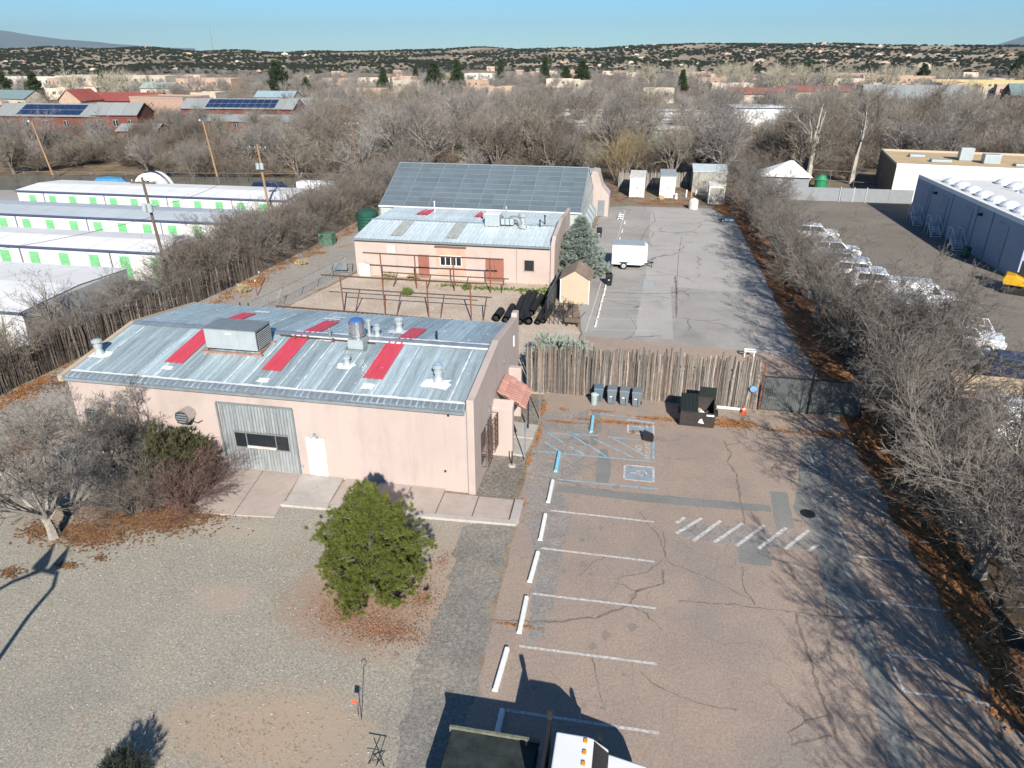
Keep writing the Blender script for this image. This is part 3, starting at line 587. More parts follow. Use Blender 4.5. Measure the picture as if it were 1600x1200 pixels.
# ------------------------------------------------------------------ the pink building in front
X0, X1, Y0, YR, Y1, ZE, ZR = -27.4, -7.15, 27.2, 32.6, 38.1, 4.45, 5.2
B1 = thing('pink_stucco_building', 'long pink stucco building with ribbed metal roof and red roof panels', 'building', (-17, 32.6, 0))
m = MB()
m.prism([(Y0, 0), (Y1, 0), (Y1, ZE - .06), (YR, ZR - .06), (Y0, ZE - .06)], X0, X1, 'x'); m.ob('wall', STUCCO, B1)
def roofz(y): return ZE + (ZR - ZE)*((y - Y0)/(YR - Y0) if y <= YR else (Y1 - y)/(Y1 - YR))
def ribbed(wd, ya, yb, za, zb, ribs=3, hr=.035, th=.02):
    v = []; prof = []
    for k in range(ribs):
        x = wd*k/ribs; s = wd/ribs
        prof += [(x, 0), (x + s*.36, 0), (x + s*.44, hr), (x + s*.60, hr), (x + s*.68, 0)]
    prof.append((wd - .004, 0)); n = len(prof); mm = MB()
    mm.add([(x, ya, za + z) for x, z in prof] + [(x, yb, zb + z) for x, z in prof], [(i, i + 1, n + i + 1, n + i) for i in range(n - 1)])
    return mm.mesh('roof_panel')
NP = 22; PW = (X1 - X0)/NP
OV = .28; zf = ZE - OV*(ZR - ZE)/(YR - Y0)
pf = ribbed(PW, Y0 - OV - 32.6, YR - 32.6, zf + .02, ZR + .02); pr = ribbed(PW, YR - 32.6, Y1 + .2 - 32.6, ZR + .02, ZE - .01)
for k in range(NP):
    for me in (pf, pr): link('roof_panel', me, GALV, B1, (X0 + k*PW + 17, 0, 0))
redpan = {}
def red(x, ya, yb, wd=1.0):
    k = (ya, yb)
    if k not in redpan: redpan[k] = ribbed(wd, ya - 32.6, yb - 32.6, roofz(ya) + .066, roofz(yb) + .066)
    link('red_roof_panel', redpan[k], REDP, B1, (x + 17, 0, 0))
for x in (-23.1, -17.85, -12.65): red(x, 28.85, 32.45)
for x, b in ((-23.1, 36.35), (-17.6, 35.75), (-12.3, 35.4)): red(x, 32.8, b, .92)
rg = random.Random(5)
for k in range(1, NP):
    for side in (0, 1):
        if rg.random() < (.2 if side == 0 else .8): continue
        x = X0 + k*PW; a, b = ((Y0 - .1, YR - rg.uniform(.1, .5)) if side == 0 else (YR + rg.uniform(.2, 2), Y1 - rg.uniform(.2, 2))); wd = rg.uniform(.014, .038); n = 18; v = []; f = []
        for i in range(n + 1):
            y = a + (b - a)*i/n; h = wd*rg.uniform(.3, 1.35); v += [(x - h, y, roofz(y) + .026), (x + h, y, roofz(y) + .026)]
            if i: f.append((2*i-2, 2*i-1, 2*i+1, 2*i))
        MB().add(v, f).ob('seam_sealant', SEAL, B1)
def blob(x, y, rx, ry, seed, dz=.06):
    g_ = random.Random(seed); n = 14
    ps = [(x + rx*g_.uniform(.75, 1.1)*max(-.85, min(.85, 1.25*math.cos(6.283*k/n))), y + ry*g_.uniform(.75, 1.1)*max(-.85, min(.85, 1.25*math.sin(6.283*k/n)))) for k in range(n)]
    MB().add([(a, b, roofz(b) + dz) for a, b in ps], [tuple(range(n))]).ob('sealant_patch', SEAL, B1)
for i, (x, y, rx, ry) in enumerate([(-26.9, 29.1, .75, .42), (-13.85, 29.75, .55, .35), (-9.0, 28.85, .8, .5), (-22.6, 28.35, .35, .22), (-17.3, 28.0, .38, .25), (-13.75, 33.0, .6, .4), (-12.7, 34.3, .7, .5), (-10.25, 33.1, .3, .2), (-15.9, 32.2, .5, .25), (-22.1, 36.9, .6, .25), (-17.4, 36.3, .6, .2), (-17.2, 36.75, .55, .15), (-12.15, 28.2, .42, .3)]): blob(x, y, rx, ry, i)
for i in range(110):   # dabs of sealant over the screw heads
    x = rg.uniform(X0 + .3, X1 - .3); y = rg.choice([28.4, 29.9, 31.4, 33.6, 35.2, 36.6]) + rg.uniform(-.06, .06); s = rg.uniform(.02, .06)
    MB().add([(x - s, y - s*.8, roofz(y) + .062), (x + s, y - s, roofz(y) + .062), (x + s*.9, y + s, roofz(y) + .062), (x - s, y + s*.9, roofz(y) + .062)], [(0, 1, 2, 3)]).ob('sealant_dab', SEAL, B1)
# ridge flashing in lengths, eave flashing, gable trim
n = 8
for k in range(n):
    a, b = X0 + (X1 - X0)*k/n, X0 + (X1 - X0)*(k + 1)/n - .01
    MB().add([(a, YR - .3, ZR + .024), (a, YR, ZR + .075), (a, YR + .3, ZR + .024), (b, YR - .3, ZR + .024), (b, YR, ZR + .075), (b, YR + .3, ZR + .024)], [(0, 3, 4, 1), (1, 4, 5, 2)]).ob('ridge_cap', GALVB, B1)
for k in range(6):
    a, b = X0 + (X1 - X0)*k/6, X0 + (X1 - X0)*(k + 1)/6 - .01
    MB().add([(a, Y0 - .36, zf - .01), (b, Y0 - .36, zf - .01), (b, Y0 + .22, ZE + .085), (a, Y0 + .22, ZE + .085), (a, Y0 - .36, zf - .13), (b, Y0 - .36, zf - .13)], [(0, 1, 2, 3), (4, 5, 1, 0)]).ob('eave_flashing', GALVB, B1)
v = []; f = []
for i in range(61):
    x = X0 + .1 + (X1 - X0 - .2)*i/60; h = .07 + .05*rg.random(); v += [(x, Y0 + .22 - h*.3, roofz(Y0 + .22) + .075), (x, Y0 + .22 + h*1.6, roofz(Y0 + .22 + h*1.6) + .064)]
    if i: f.append((2*i-2, 2*i, 2*i+1, 2*i-1))
MB().add(v, f).ob('eave_sealant', SEAL, B1)
v = []; f = []
for i in range(41):
    x = X0 + 9.5 + (X1 - X0 - 9.6)*i/40; h = .05 + .05*rg.random(); v += [(x, YR + .3 - h, ZR + .045), (x, YR + .3 + h*1.5, ZR + .03)]
    if i: f.append((2*i-2, 2*i, 2*i+1, 2*i-1))
MB().add(v, f).ob('ridge_sealant', SEAL, B1)
v = []; f = []
for i in range(41):
    x = X0 + 9.5 + (X1 - X0 - 9.6)*i/40; h = .04 + .05*rg.random(); v += [(x, YR - .3 - h*1.5, ZR + .018), (x, YR - .3 + h, ZR + .05)]
    if i: f.append((2*i-2, 2*i, 2*i+1, 2*i-1))
MB().add(v, f).ob('ridge_sealant', SEAL, B1)
TAN = M('tan_trim', (.45, .36, .25), .8, var=.12)
for ya, yb, za, zb in ((Y0 - .3, YR, zf, ZR), (YR, Y1 + .2, ZR, ZE - .03)):
    MB().add([(X0 - .22, ya, za - .22), (X0 + .05, ya, za - .22), (X0 + .05, ya, za + .07), (X0 - .22, ya, za + .07), (X0 - .22, yb, zb - .22), (X0 + .05, yb, zb - .22), (X0 + .05, yb, zb + .07), (X0 - .22, yb, zb + .07)],
             [(0, 1, 2, 3), (7, 6, 5, 4), (0, 4, 5, 1), (1, 5, 6, 2), (2, 6, 7, 3), (3, 7, 4, 0)]).ob('gable_trim', TAN, B1)
# stepped end wall rising above the roof on the right
MB().prism([(27.05, 0), (38.35, 0), (38.4, 5.25), (37.9, 5.25), (37.7, 5.05), (YR, 5.62), (27.4, 4.95), (27.05, 4.93)], X1 + .002, -6.8, 'x').ob('end_wall', STUCCO, B1, bevel=.04)
MB().prism([(30.75, 0), (31.25, 0), (31.25, 3.05), (30.75, 2.75)], -6.81, -5.75, 'x').ob('porch_wall', STUCCO, B1, bevel=.05)
MB().prism([(35.2, 0), (35.6, 0), (35.6, 3.0), (35.2, 3.0)], -6.81, -6.1, 'x').ob('porch_wall', STUCCO, B1, bevel=.05)
box(-6.8, -6.74, 32.3, 33.35, .12, 2.2).ob('side_door', M('side_door', (.30, .16, .10), .6), B1)
# red tiled awning: courses of separate tiles on two rails
aw = thing('tiled_awning', 'small lean-to awning of salmon red tiles on the end wall', 'awning', (-6.2, 32.8, 2.6))
TILE = M('clay_tile', (.50, .255, .205), .85, var=.16, scale=5, rand=.16)
tl = MB().add([(-.22, .15, 0), (-.22, -.15, 0), (.22, -.15, .0), (.22, .15, 0), (-.22, .15, .02), (-.22, 0, .04), (-.22, -.15, .02), (.22, .15, .02), (.22, 0, .04), (.22, -.15, .02)],
              [(3, 2, 1, 0), (0, 1, 6, 5, 4), (4, 5, 8, 7), (5, 6, 9, 8), (3, 7, 8, 9, 2), (0, 4, 7, 3), (1, 2, 9, 6)]).mesh('roof_tile')
for i in range(5):
    for j in range(9):
        o = link('roof_tile', tl, TILE, aw, (-.4 + i*.33, -1.2 + j*.3 + (.12 if i % 2 else 0), .55 - i*.172 + rg.uniform(0, .012)), (0, R(25), rg.uniform(-.03, .03)))
for y in (-1.2, 1.15): MB().bar((-6.75, 32.8 + y, 3.12), (-5.2, 32.8 + y, 2.3), .05).ob('rafter', POLED, aw)
MB().bar((-5.3, 31.5, 2.33), (-5.3, 34.0, 2.33), .06).ob('beam', POLED, aw)
MB().bar((-5.3, 33.9, 0), (-5.3, 33.9, 2.32), .05).ob('post', DARK, aw)
aw.scale = (.85, .85, .95)
# front face: corrugated bay with window, white door, vents, lamp
cb = MB(); x = -19.35
n = 46
cb.add([q for i in range(n + 1) for q in ((-19.45 + 3.75*i/n + .04, Y0 - .03 - (.035 if i % 2 else 0), .1), (-19.35 + 3.75*i/n, Y0 - .03 - (.035 if i % 2 else 0), 3.62))], [(2*i, 2*i + 2, 2*i + 3, 2*i + 1) for i in range(n)])
bay = cb.ob('corrugated_bay', CORR, B1)
box(-19.47, -15.57, Y0 - .09, Y0 - .002, 3.62, 3.7).ob('bay_trim', GREYM, B1); box(-19.5, -19.42, Y0 - .09, Y0 - .002, .1, 3.62).ob('bay_trim', GREYM, B1); box(-15.62, -15.54, Y0 - .09, Y0 - .002, .1, 3.62).ob('bay_trim', GREYM, B1)
win = box(-18.72, -15.98, Y0 - .13, Y0 - .07, 1.38, 2.2).ob('window', DARK, B1)
FR = M('window_frame', (.22, .23, .22), .5, .2)
for a, b in ((-18.64, -18.16), (-16.54, -16.06)):
    for z in (1.44, 1.83): box(a, b, Y0 - .15, Y0 - .131, z, z + .33).ob('pane', GLASSD, win)
box(-18.06, -16.64, Y0 - .15, Y0 - .131, 1.56, 2.14).ob('pane', GLASSD, win)
box(-18.1, -16.6, Y0 - .2, Y0 - .152, 1.40, 1.52).ob('sill', M('pale_sill', (.55, .5, .46), .8), win)
for x in (-18.12, -16.6): box(x, x + .05, Y0 - .17, Y0 - .131, 1.38, 2.2).ob('frame', FR, win)
for z in (1.36, 2.18): box(-18.76, -15.94, Y0 - .17, Y0 - .131, z, z + .05).ob('frame', FR, win)
dr = box(-15.05, -14.15, Y0 - .05, Y0 - .003, .13, 2.2).ob('door', WHITE, B1)
box(-15.11, -15.05, Y0 - .06, Y0 - .002, .13, 2.26).ob('frame', M('door_frame', (.6, .45, .40), .8), dr); box(-15.05, -14.09, Y0 - .06, Y0 - .002, 2.2, 2.26).ob('frame', _mats['door_frame'], dr)
MB().bar((-14.28, Y0 - .13, 1.15), (-14.28, Y0 - .05, 1.15), .03).ob('handle', STEEL, dr)
lp = MB().lathe((-14.6, Y0 - .06, 2.36), [(.02, 0), (.07, .03), (.07, .08), (.02, .1)], 8).ob('wall_lamp', GREYM, B1)
for s in (-1, 1): MB().tube([(-14.6 + s*.03, Y0 - .1, 2.4), (-14.6 + s*.2, Y0 - .24, 2.33)], [.03, .07], 8).ob('lamp_head', LGREY, lp)
box(-15.5, -15.4, Y0 - .07, Y0 - .003, .45, .62).ob('outlet_box', LGREY, B1)
for x, z, r, l in ((-21.0, 2.95, .34, .62), (-25.85, 2.7, .36, .7)):
    v = MB().tube([(x, Y0 - .002, z), (x, Y0 - l*.45, z), (x - .02, Y0 - l*.46, z), (x - .02, Y0 - l, z)], [r, r, r*1.06, r*1.06], 20).ob('wall_fan', STEEL, B1, smooth=False)
    MB().tube([(x - .02, Y0 - l - .002, z), (x - .02, Y0 - l - .03, z)], [r*.82, r*.82], 20).ob('louvre', GREYM, v)
    for k in range(-2, 3): box(x - .02 - r*.78, x - .02 + r*.78, Y0 - l - .045, Y0 - l - .032, z + k*.13 - .02, z + k*.13 + .02).ob('blade', DARK, v)
MB().tube([(-24.5, Y0 - .002, 3.12), (-24.5, Y0 - .3, 3.14), (-24.5, Y0 - .42, 3.02)], [.19, .2, .2], 12).ob('vent_hood', LGREY, B1)
box(-24.75, -24.3, Y0 - .03, Y0 - .003, 2.72, 3.0).ob('vent_plate', M('buff_plate', (.5, .36, .25), .8), B1)
MB().tube([(-20.9, Y0 - .25, 2.68), (-20.6, Y0 - .2, 2.5), (-20.35, Y0 - .06, 2.6)], .018, 6).ob('cable', DARK, B1)
for x, z in ((-8.05, 4.0), (-8.3, 1.05), (-27.2, 4.25)): box(x, x + .09, Y0 - .06, Y0 - .003, z, z + .09).ob('wall_fixture', DARK, B1)
for y, z in ((30.0, 2.9), (33.8, 3.9)): MB().lathe((-6.78, y, z), [(.02, 0), (.14, .05), (.14, .25), (.03, .3)], 8).ob('wall_fixture', GREYM, B1)
box(-6.795, -6.74, 36.6, 36.8, 3.7, 4.3).ob('wall_panel', WHITE, B1)
for ya, yb in ((28.35, 29.25), (29.75, 30.6)):        # iron grilles standing off the end wall windows
    gr = box(-6.8, -6.77, ya, yb, .9, 2.5).ob('side_window', GLASSD, B1)
    for k in range(5): MB().bar((-6.45, ya + (yb - ya)*k/4, .8), (-6.45, ya + (yb - ya)*k/4, 2.6), .018, 5).ob('grille_bar', IRON, gr)
    for k in range(7): MB().bar((-6.45, ya, .8 + .3*k), (-6.45, yb, .8 + .3*k), .014, 5).ob('grille_bar', IRON, gr)
    for y in (ya, yb):
        for z in (.8, 2.6): MB().bar((-6.45, y, z), (-6.8, y, z), .014, 5).ob('grille_bar', IRON, gr)

# ------------------------------------------------------------------ what stands on that roof
ac = thing('evaporative_cooler', 'big pale grey rooftop cooling unit on a rusty steel frame', 'cooling unit', (-20.1, 31.0, 4.95))
box(-21.85, -18.3, 29.95, 30.1, 4.83, 4.98).ob('skid_rail', RUSTS, ac); box(-21.85, -18.3, 31.5, 31.65, 5.02, 5.16).ob('skid_rail', RUSTS, ac)
for x in (-21.7, -18.6): box(x, x + .14, 30.1, 31.5, 4.98, 5.1).ob('skid_rail', RUSTS, ac)
box(-21.6, -18.6, 30.1, 31.7, 5.12, 6.28).ob('casing', LGREY, ac, bevel=.02)
for k in range(3): box(-21.62 + k*1.02, -20.62 + k*1.02, 30.06, 31.74, 6.285, 6.32).ob('lid_panel', GREYM, ac)
for k in range(3): box(-21.58 + k*1.01, -20.62 + k*1.01, 30.085, 30.098, 5.3, 6.2).ob('side_panel', LGREY, ac)
box(-20.35, -20.0, 30.07, 30.084, 6.02, 6.1).ob('name_plate', WHITE, ac)
box(-18.598, -18.56, 30.16, 31.64, 5.2, 6.22).ob('louvre_backing', DARK, ac)
for k in range(9): box(-18.56, -18.51, 30.18, 31.62, 5.22 + k*.11, 5.25 + k*.11).ob('louvre_slat', LGREY, ac)
ac.scale = (.94, .92, .9)
pt = thing('roof_pipe_run', 'thin rusty pipe with couplings along the roof ridge', 'pipe', (-16.2, 32.0, 5.3))
MB().bar((-18.4, 32.05, 5.3), (-13.1, 31.9, 5.28), .03).ob('pipe', IRON, pt)
for x in (-17.6, -16.9, -15.5, -14.6): box(x, x + .1, 31.93, 32.07, 5.15, 5.34).ob('bracket', RUST, pt)
def vent(label, x, y, prof, mat=LGREY, name='roof_vent', cap=None):
    z = roofz(y) + .02; o = thing(name, label, 'vent', (x, y, z), 0, 'vents on the pink building roof')
    MB().lathe((x, y, z - .03), prof, 14).ob('stack', mat, o, smooth=False)
    if cap: MB().lathe((x, y, z - .03), cap[0], 14).ob('cap', cap[1], o)
    return o
V2 = [(.3, 0), (.17, .28), (.17, .42), (.21, .44), (.21, .56), (.17, .58), (.17, .66), (.26, .7), (.27, .78), (.15, .86), (.02, .88)]
vent('pale mushroom vent near the far left roof edge', -26.95, 29.15, V2)
vent('tall pale mushroom vent on the white patch near the right roof end', -9.0, 29.2, V2, cap=([(.15, .885), (.17, .9), (.02, .97)], M('vent_blue', (.25, .42, .6), .4)))
vent('short mushroom vent just left of the middle red panel on the front slope', -13.85, 29.95, [(.24, 0), (.14, .2), (.14, .34), (.2, .38), (.2, .5), (.05, .56)])
dv = vent('large steel exhaust fan with blue lid on a square curb', -13.95, 31.75, [(.36, 0), (.30, .6), (.30, .66), (.44, .7), (.44, .78), (.38, .8), (.38, 1.25), (.42, 1.27), (.42, 1.36), (.36, 1.38), (.36, 1.44)], STEEL, 'exhaust_fan', ([(.34, 1.445), (.34, 1.5), (.02, 1.53)], M('blue_lid', (.06, .16, .45), .5)))
box(-14.5, -13.4, 31.2, 32.3, 4.98, 5.12).ob('curb', GREYM, dv); box(-14.35, -13.55, 31.35, 32.15, 5.1, 5.6).ob('curb_box', LGREY, dv)
vent('thin grey plumbing stack standing on the roof ridge left of the exhaust fan', -15.75, 32.35, [(.07, 0), (.07, .6), (.05, .62)], GREYM, 'vent_stack')
vent('thin white pipe vent with a flared top behind the exhaust fan', -13.95, 33.3, [(.08, 0), (.08, .8), (.16, .84), (.16, .95), (.05, .98)])
vent('stubby galvanised vent just behind the exhaust fan', -13.45, 33.15, [(.22, 0), (.13, .2), (.13, .4), (.2, .43), (.2, .56), (.14, .58), (.14, .64), (.2, .68), (.03, .76)])
vent('galvanised mushroom vent on a white patch on the rear slope', -12.75, 34.6, V2)
vent('small black vent pipe on the rear slope right of the last red panel', -10.25, 33.3, [(.06, 0), (.06, .5), (.04, .51)], BLACK, 'vent_stack')
# ------------------------------------------------------------------ second pink building
BX0, BX1, BY0, BYR, BY1, BE, BRZ, BE2 = -26.0, -7.9, 60.5, 65.4, 71.8, 3.45, 4.05, 3.95
B2 = thing('older_pink_building', 'pink stucco building with white ribbed roof behind the fenced yard', 'building', (-17, 66, 0))
MB().prism([(BY0, 0), (BY1, 0), (BY1, BE2 - .05), (BYR, BRZ - .05), (BY0, BE - .05)], BX0, BX1, 'x').ob('wall', STUCCO2, B2)
NP2 = 24; PW2 = (BX1 - BX0)/NP2
pa = ribbed(PW2, BY0 - .25 - 66, BYR - 66, BE - .02, BRZ + .02, 2, .05); pb = ribbed(PW2, BYR - 66, BY1 + .2 - 66, BRZ + .02, BE2 + .02, 2, .05)
DIRTYR = M('dirty_roof_panel', (.42, .43, .39), .6, .1, var=.2, scale=2)
for k in range(NP2):
    link('roof_panel', pa, WHITEROOF, B2, (BX0 + k*PW2 + 17, 0, 0)); link('roof_panel', pb, WHITEROOF, B2, (BX0 + k*PW2 + 17, 0, 0))
pd = ribbed(1.1, 61.2 - 66, 65.2 - 66, BE + .13, BRZ + .02, 2, .05)
for x in (-22.8, -17.6): link('stained_roof_panel', pd, DIRTYR, B2, (x + 17, 0, .03))
pd2 = ribbed(1.3, 68.2 - 66, 71.0 - 66, BRZ + .0, BE2 + .03, 2, .05)
for x in (-22.6, -16.6): link('red_roof_panel', pd2, REDP, B2, (x + 17, 0, .04))
box(BX0 - .1, BX1, BYR - .12, BYR + .12, BRZ + .03, BRZ + .09).ob('ridge_cap', GALVB, B2)
box(BX0 - .1, BX1, BY0 - .34, BY0 - .24, BE - .16, BE + .0).ob('gutter', GREYM, B2)
MB().prism([(60.3, 0), (72.2, 0), (72.2, 4.5), (69.5, 4.5), (66.2, 4.8), (63.5, 4.45), (61.2, 4.2), (60.3, 3.7)], BX1 + .002, -7.55, 'x').ob('end_wall', STUCCO2, B2, bevel=.04)
REDD = M('rust_red_door', (.29, .12, .085), .75, var=.12)
for a, b in ((-20.0, -19.0), (-13.75, -12.95), (-12.93, -12.1)):
    d = box(a, b, BY0 - .05, BY0 - .002, .05, 2.15).ob('door', REDD, B2); box(a + .08, a + .14, BY0 - .1, BY0 - .051, 1.0, 1.12).ob('handle', DARK, d)
ps = box(-18.3, -15.6, BY0 - .045, BY0 - .002, .5, 2.9).ob('infill_panel', M('salmon_infill', (.55, .34, .26), .9), B2)
box(-18.4, -15.5, BY0 - .12, BY0 - .046, 2.9, 3.05).ob('lintel', POLED, B2)
wn = box(-17.95, -15.95, BY0 - .1, BY0 - .046, 1.25, 2.2).ob('window', WHITE, B2)
for k in range(4): box(-17.87 + k*.49, -17.46 + k*.49, BY0 - .115, BY0 - .101, 1.33, 2.12).ob('pane', GLASSD, wn)
w2 = box(-10.3, -9.3, BY0 - .06, BY0 - .002, 1.1, 2.2).ob('window', STUCCO2, B2); box(-10.22, -9.38, BY0 - .075, BY0 - .061, 1.18, 2.12).ob('pane', GLASSD, w2)
for k in range(5): box(-10.2 + k*.2, -10.17 + k*.2, BY0 - .12, BY0 - .09, 1.15, 2.15).ob('bar', DARK, w2)
for x in (-22.0, -10.9): MB().bar((x, BY0 - .08, .1), (x, BY0 - .08, BE - .15), .04).ob('downpipe', STUCCO2, B2)
box(-22.9, -22.1, BY0 - .03, BY0 - .002, 2.2, 2.9).ob('pale_patch', M('pale_patch', (.62, .56, .52), .9), B2)
o = box(-25.6, -24.6, 60.1, 60.2, .0, 1.15).ob('white_board', WHITE); o.rotation_euler = (0, 0, 0); tag(o, 'white board leaning by the left corner of the older pink building', 'board')
# rooftop plant on it
def z2(y): return BE + (BRZ - BE)*(y - BY0)/(BYR - BY0) if y <= BYR else BE2 + (BRZ - BE2)*(BY1 - y)/(BY1 - BYR)
hv = thing('duct_unit', 'rooftop box unit with fat silver ducts on the white roof', 'duct unit', (-13.5, 65, 4.2))
box(-14.7, -13.3, 64.6, 65.8, z2(65) + .05, z2(65) + 1.1).ob('casing', LGREY, hv, bevel=.02); box(-14.75, -13.25, 64.55, 65.85, z2(65) + 1.11, z2(65) + 1.15).ob('lid', WHITE, hv)
for k in range(3): box(-13.2 + k*.42, -12.84 + k*.42, 64.7, 65.3, z2(65) + .2, z2(65) + .75).ob('duct_section', LGREY, hv, bevel=.03)
MB().tube([(-12.0 + .55*math.cos(R(a)), 65.0, z2(65) + .25 + .55*math.sin(R(a))) for a in range(180, -20, -20)], .24, 12).ob('duct_bend', GREYM, hv)
MB().tube([(-11.0 + .4*math.cos(R(a)), 64.6 + .3*math.sin(R(a)), z2(64.6) + .18) for a in range(0, 320, 25)], .14, 10).ob('duct_coil', LGREY, hv)
MB().lathe((-11.5, 66.6, z2(66.6)), [(.3, 0), (.28, .55), (.42, .6), (.42, .8), (.1, 1.0)], 14).ob('fan_hood', LGREY, hv)
for lb, x, y, h, r, mt in [('white flue left of the duct unit on the white roof', -15.3, 66.9, .9, .1, LGREY), ('thin white vent pipe near the rear left of the white roof', -21.2, 70.3, 1.1, .05, WHITE), ('tall thin flue behind the duct unit on the white roof', -13.1, 66.8, 1.5, .07, LGREY), ('short black vent pipe right of the ducts on the white roof', -9.6, 65.2, .7, .06, BLACK), ('taller black vent pipe right of the ducts on the white roof', -9.3, 66.3, .9, .06, BLACK)]:
    o = thing('vent_stack', lb, 'vent', (x, y, z2(y)), 0, 'vents on the white roof'); MB().lathe((x, y, z2(y)), [(r*2, 0), (r, .12), (r, h*.8), (r*1.5, h*.83), (r*1.5, h*.95), (r*.5, h)], 10).ob('stack', mt, o)

# ------------------------------------------------------------------ greenhouse
GX0, GX1, GY0, GYR, GY1, GE, GRZ = -28.6, -6.7, 74.3, 82.0, 89.6, 3.6, 7.0
GH = thing('greenhouse', 'large gable-roofed greenhouse glazed with grey blue panels', 'greenhouse', (-17.6, 82, 0))
GPAN = M('greenhouse_glazing', (.13, .165, .185), .16, .0, var=.10, scale=.6, rand=.09, spec=.5, coat=.3)
GPANW = M('greenhouse_wall_glazing', (.42, .47, .43), .3, 0, var=.2, scale=.5, rand=.2, spec=.5)
FRM = M('greenhouse_frame', (.30, .345, .36), .45, .4, var=.08)
cols, rows_ = 16, 9; cw = (GX1 - GX0)/cols
for side in (0, 1):
    ya, za, yb, zb = (GY0, GE, GYR, GRZ) if side == 0 else (GY1, GE, GYR, GRZ)
    q = lambda t: (ya + (yb - ya)*t, za + (zb - za)*t)
    for j in range(rows_):
        (y0, z0_), (y1, z1_) = q((j + .02)/rows_), q((j + .98)/rows_)
        pm = MB().add([(0, y0 - 82, z0_), (cw - .05, y0 - 82, z0_), (cw - .05, y1 - 82, z1_), (0, y1 - 82, z1_)], [(0, 1, 2, 3) if side == 0 else (3, 2, 1, 0)]).mesh('glazing_panel')
        for i in range(cols): link('glazing_panel', pm, GPAN, GH, (GX0 + i*cw + .025 + 17.6, 0, 0))
    for i in range(cols + 1):
        x = GX0 + i*cw; wd = .045 if i % 2 == 0 else .018
        MB().add([(x - wd, ya, za), (x + wd, ya, za), (x + wd, yb, zb), (x - wd, yb, zb), (x - wd, ya, za + .07), (x + wd, ya, za + .07), (x + wd, yb, zb + .07), (x - wd, yb, zb + .07)], [(4, 5, 6, 7), (0, 4, 7, 3), (1, 2, 6, 5)]).ob('rafter', FRM, GH)
    for j in range(rows_):
        y_, z_ = q((j + .5)/rows_ + .055); wd = .013
        MB().box(GX0, GX1, y_ - wd, y_ + wd, z_ + .005, z_ + .035).ob('purlin', FRM, GH)
box(GX0 - .1, GX1 + .1, GYR - .12, GYR + .12, GRZ + .02, GRZ + .12).ob('ridge', FRM, GH)
box(GX0 - .1, GX1 + .1, GY0 - .18, GY0 + .05, GE - .1, GE + .03).ob('gutter', WHITE, GH)
box(GX0 + .05, GX1 - .05, GY0 + .1, GY0 + .14, 0, GE - .05).ob('wall_backing', M('greenhouse_inside', (.30, .36, .30), .8, var=.5, scale=.35), GH)
for i in range(cols):
    x = GX0 + i*cw; box(x + .05, x + cw - .05, GY0 + .04, GY0 + .06, .6, GE - .15).ob('wall_panel', GPANW, GH)
    box(x - .03, x + .03, GY0, GY0 + .09, 0, GE - .1).ob('mullion', FRM, GH)
for x, s in ((GX0, -1), (GX1, 1)):
    MB().prism([(GY0, 0), (GY1, 0), (GY1, GE), (GYR, GRZ - .04), (GY0, GE)], x - .02, x + .02, 'x').ob('gable_glazing', GPANW, GH)
    for k in range(9):
        y = GY0 + (GY1 - GY0)*k/8; zt = GE + (GRZ - GE)*(1 - abs(y - GYR)/7.7); box(x - .06, x + .06, y - .04, y + .04, 0, zt).ob('mullion', FRM, GH)
    for z in (1.2, GE): box(x - .05, x + .05, GY0, GY1, z - .03, z + .03).ob('girt', FRM, GH)
    MB().add([(x - .06, GY0 - .1, GE), (x + .06, GY0 - .1, GE), (x + .06, GYR, GRZ + .08), (x - .06, GYR, GRZ + .08), (x + .06, GY1 + .1, GE), (x - .06, GY1 + .1, GE)], [(0, 1, 2, 3), (3, 2, 4, 5)]).ob('barge', FRM, GH)
for k in range(5):                                   # exhaust fan hoods along the right side
    y = 76 + k*2.5; h = MB().add([(GX1 + .03, y - .75, 2.5), (GX1 + .03, y + .75, 2.5), (GX1 + .03, y + .75, .8), (GX1 + .03, y - .75, .8), (GX1 + .75, y - .75, 1.5), (GX1 + .75, y + .75, 1.5), (GX1 + .75, y + .75, .85), (GX1 + .75, y - .75, .85)],
                                     [(0, 4, 5, 1), (4, 7, 6, 5), (0, 3, 7, 4), (1, 5, 6, 2), (3, 2, 6, 7)]).ob('fan_hood', LGREY, GH)
hd = thing('head_house', 'small pink stucco annex with stepped gable at the far greenhouse corner', 'building', (-6, 92, 0))
MB().prism([(-8.5, 0), (-4.7, 0), (-4.7, 2.6), (-5.6, 3.6), (-6.2, 5.4), (-6.9, 5.5), (-7.4, 4), (-8.5, 3.8)], 90.2, 93.5, 'y').ob('wall', STUCCO, hd, bevel=.04)
box(-6.0, -5.2, 90.14, 90.196, .05, 2.0).ob('door', GREYM, hd)
box(-8.4, -6.2, 93.0, 96, 3.4, 5.0).ob('rear_glazing', GPANW, hd)

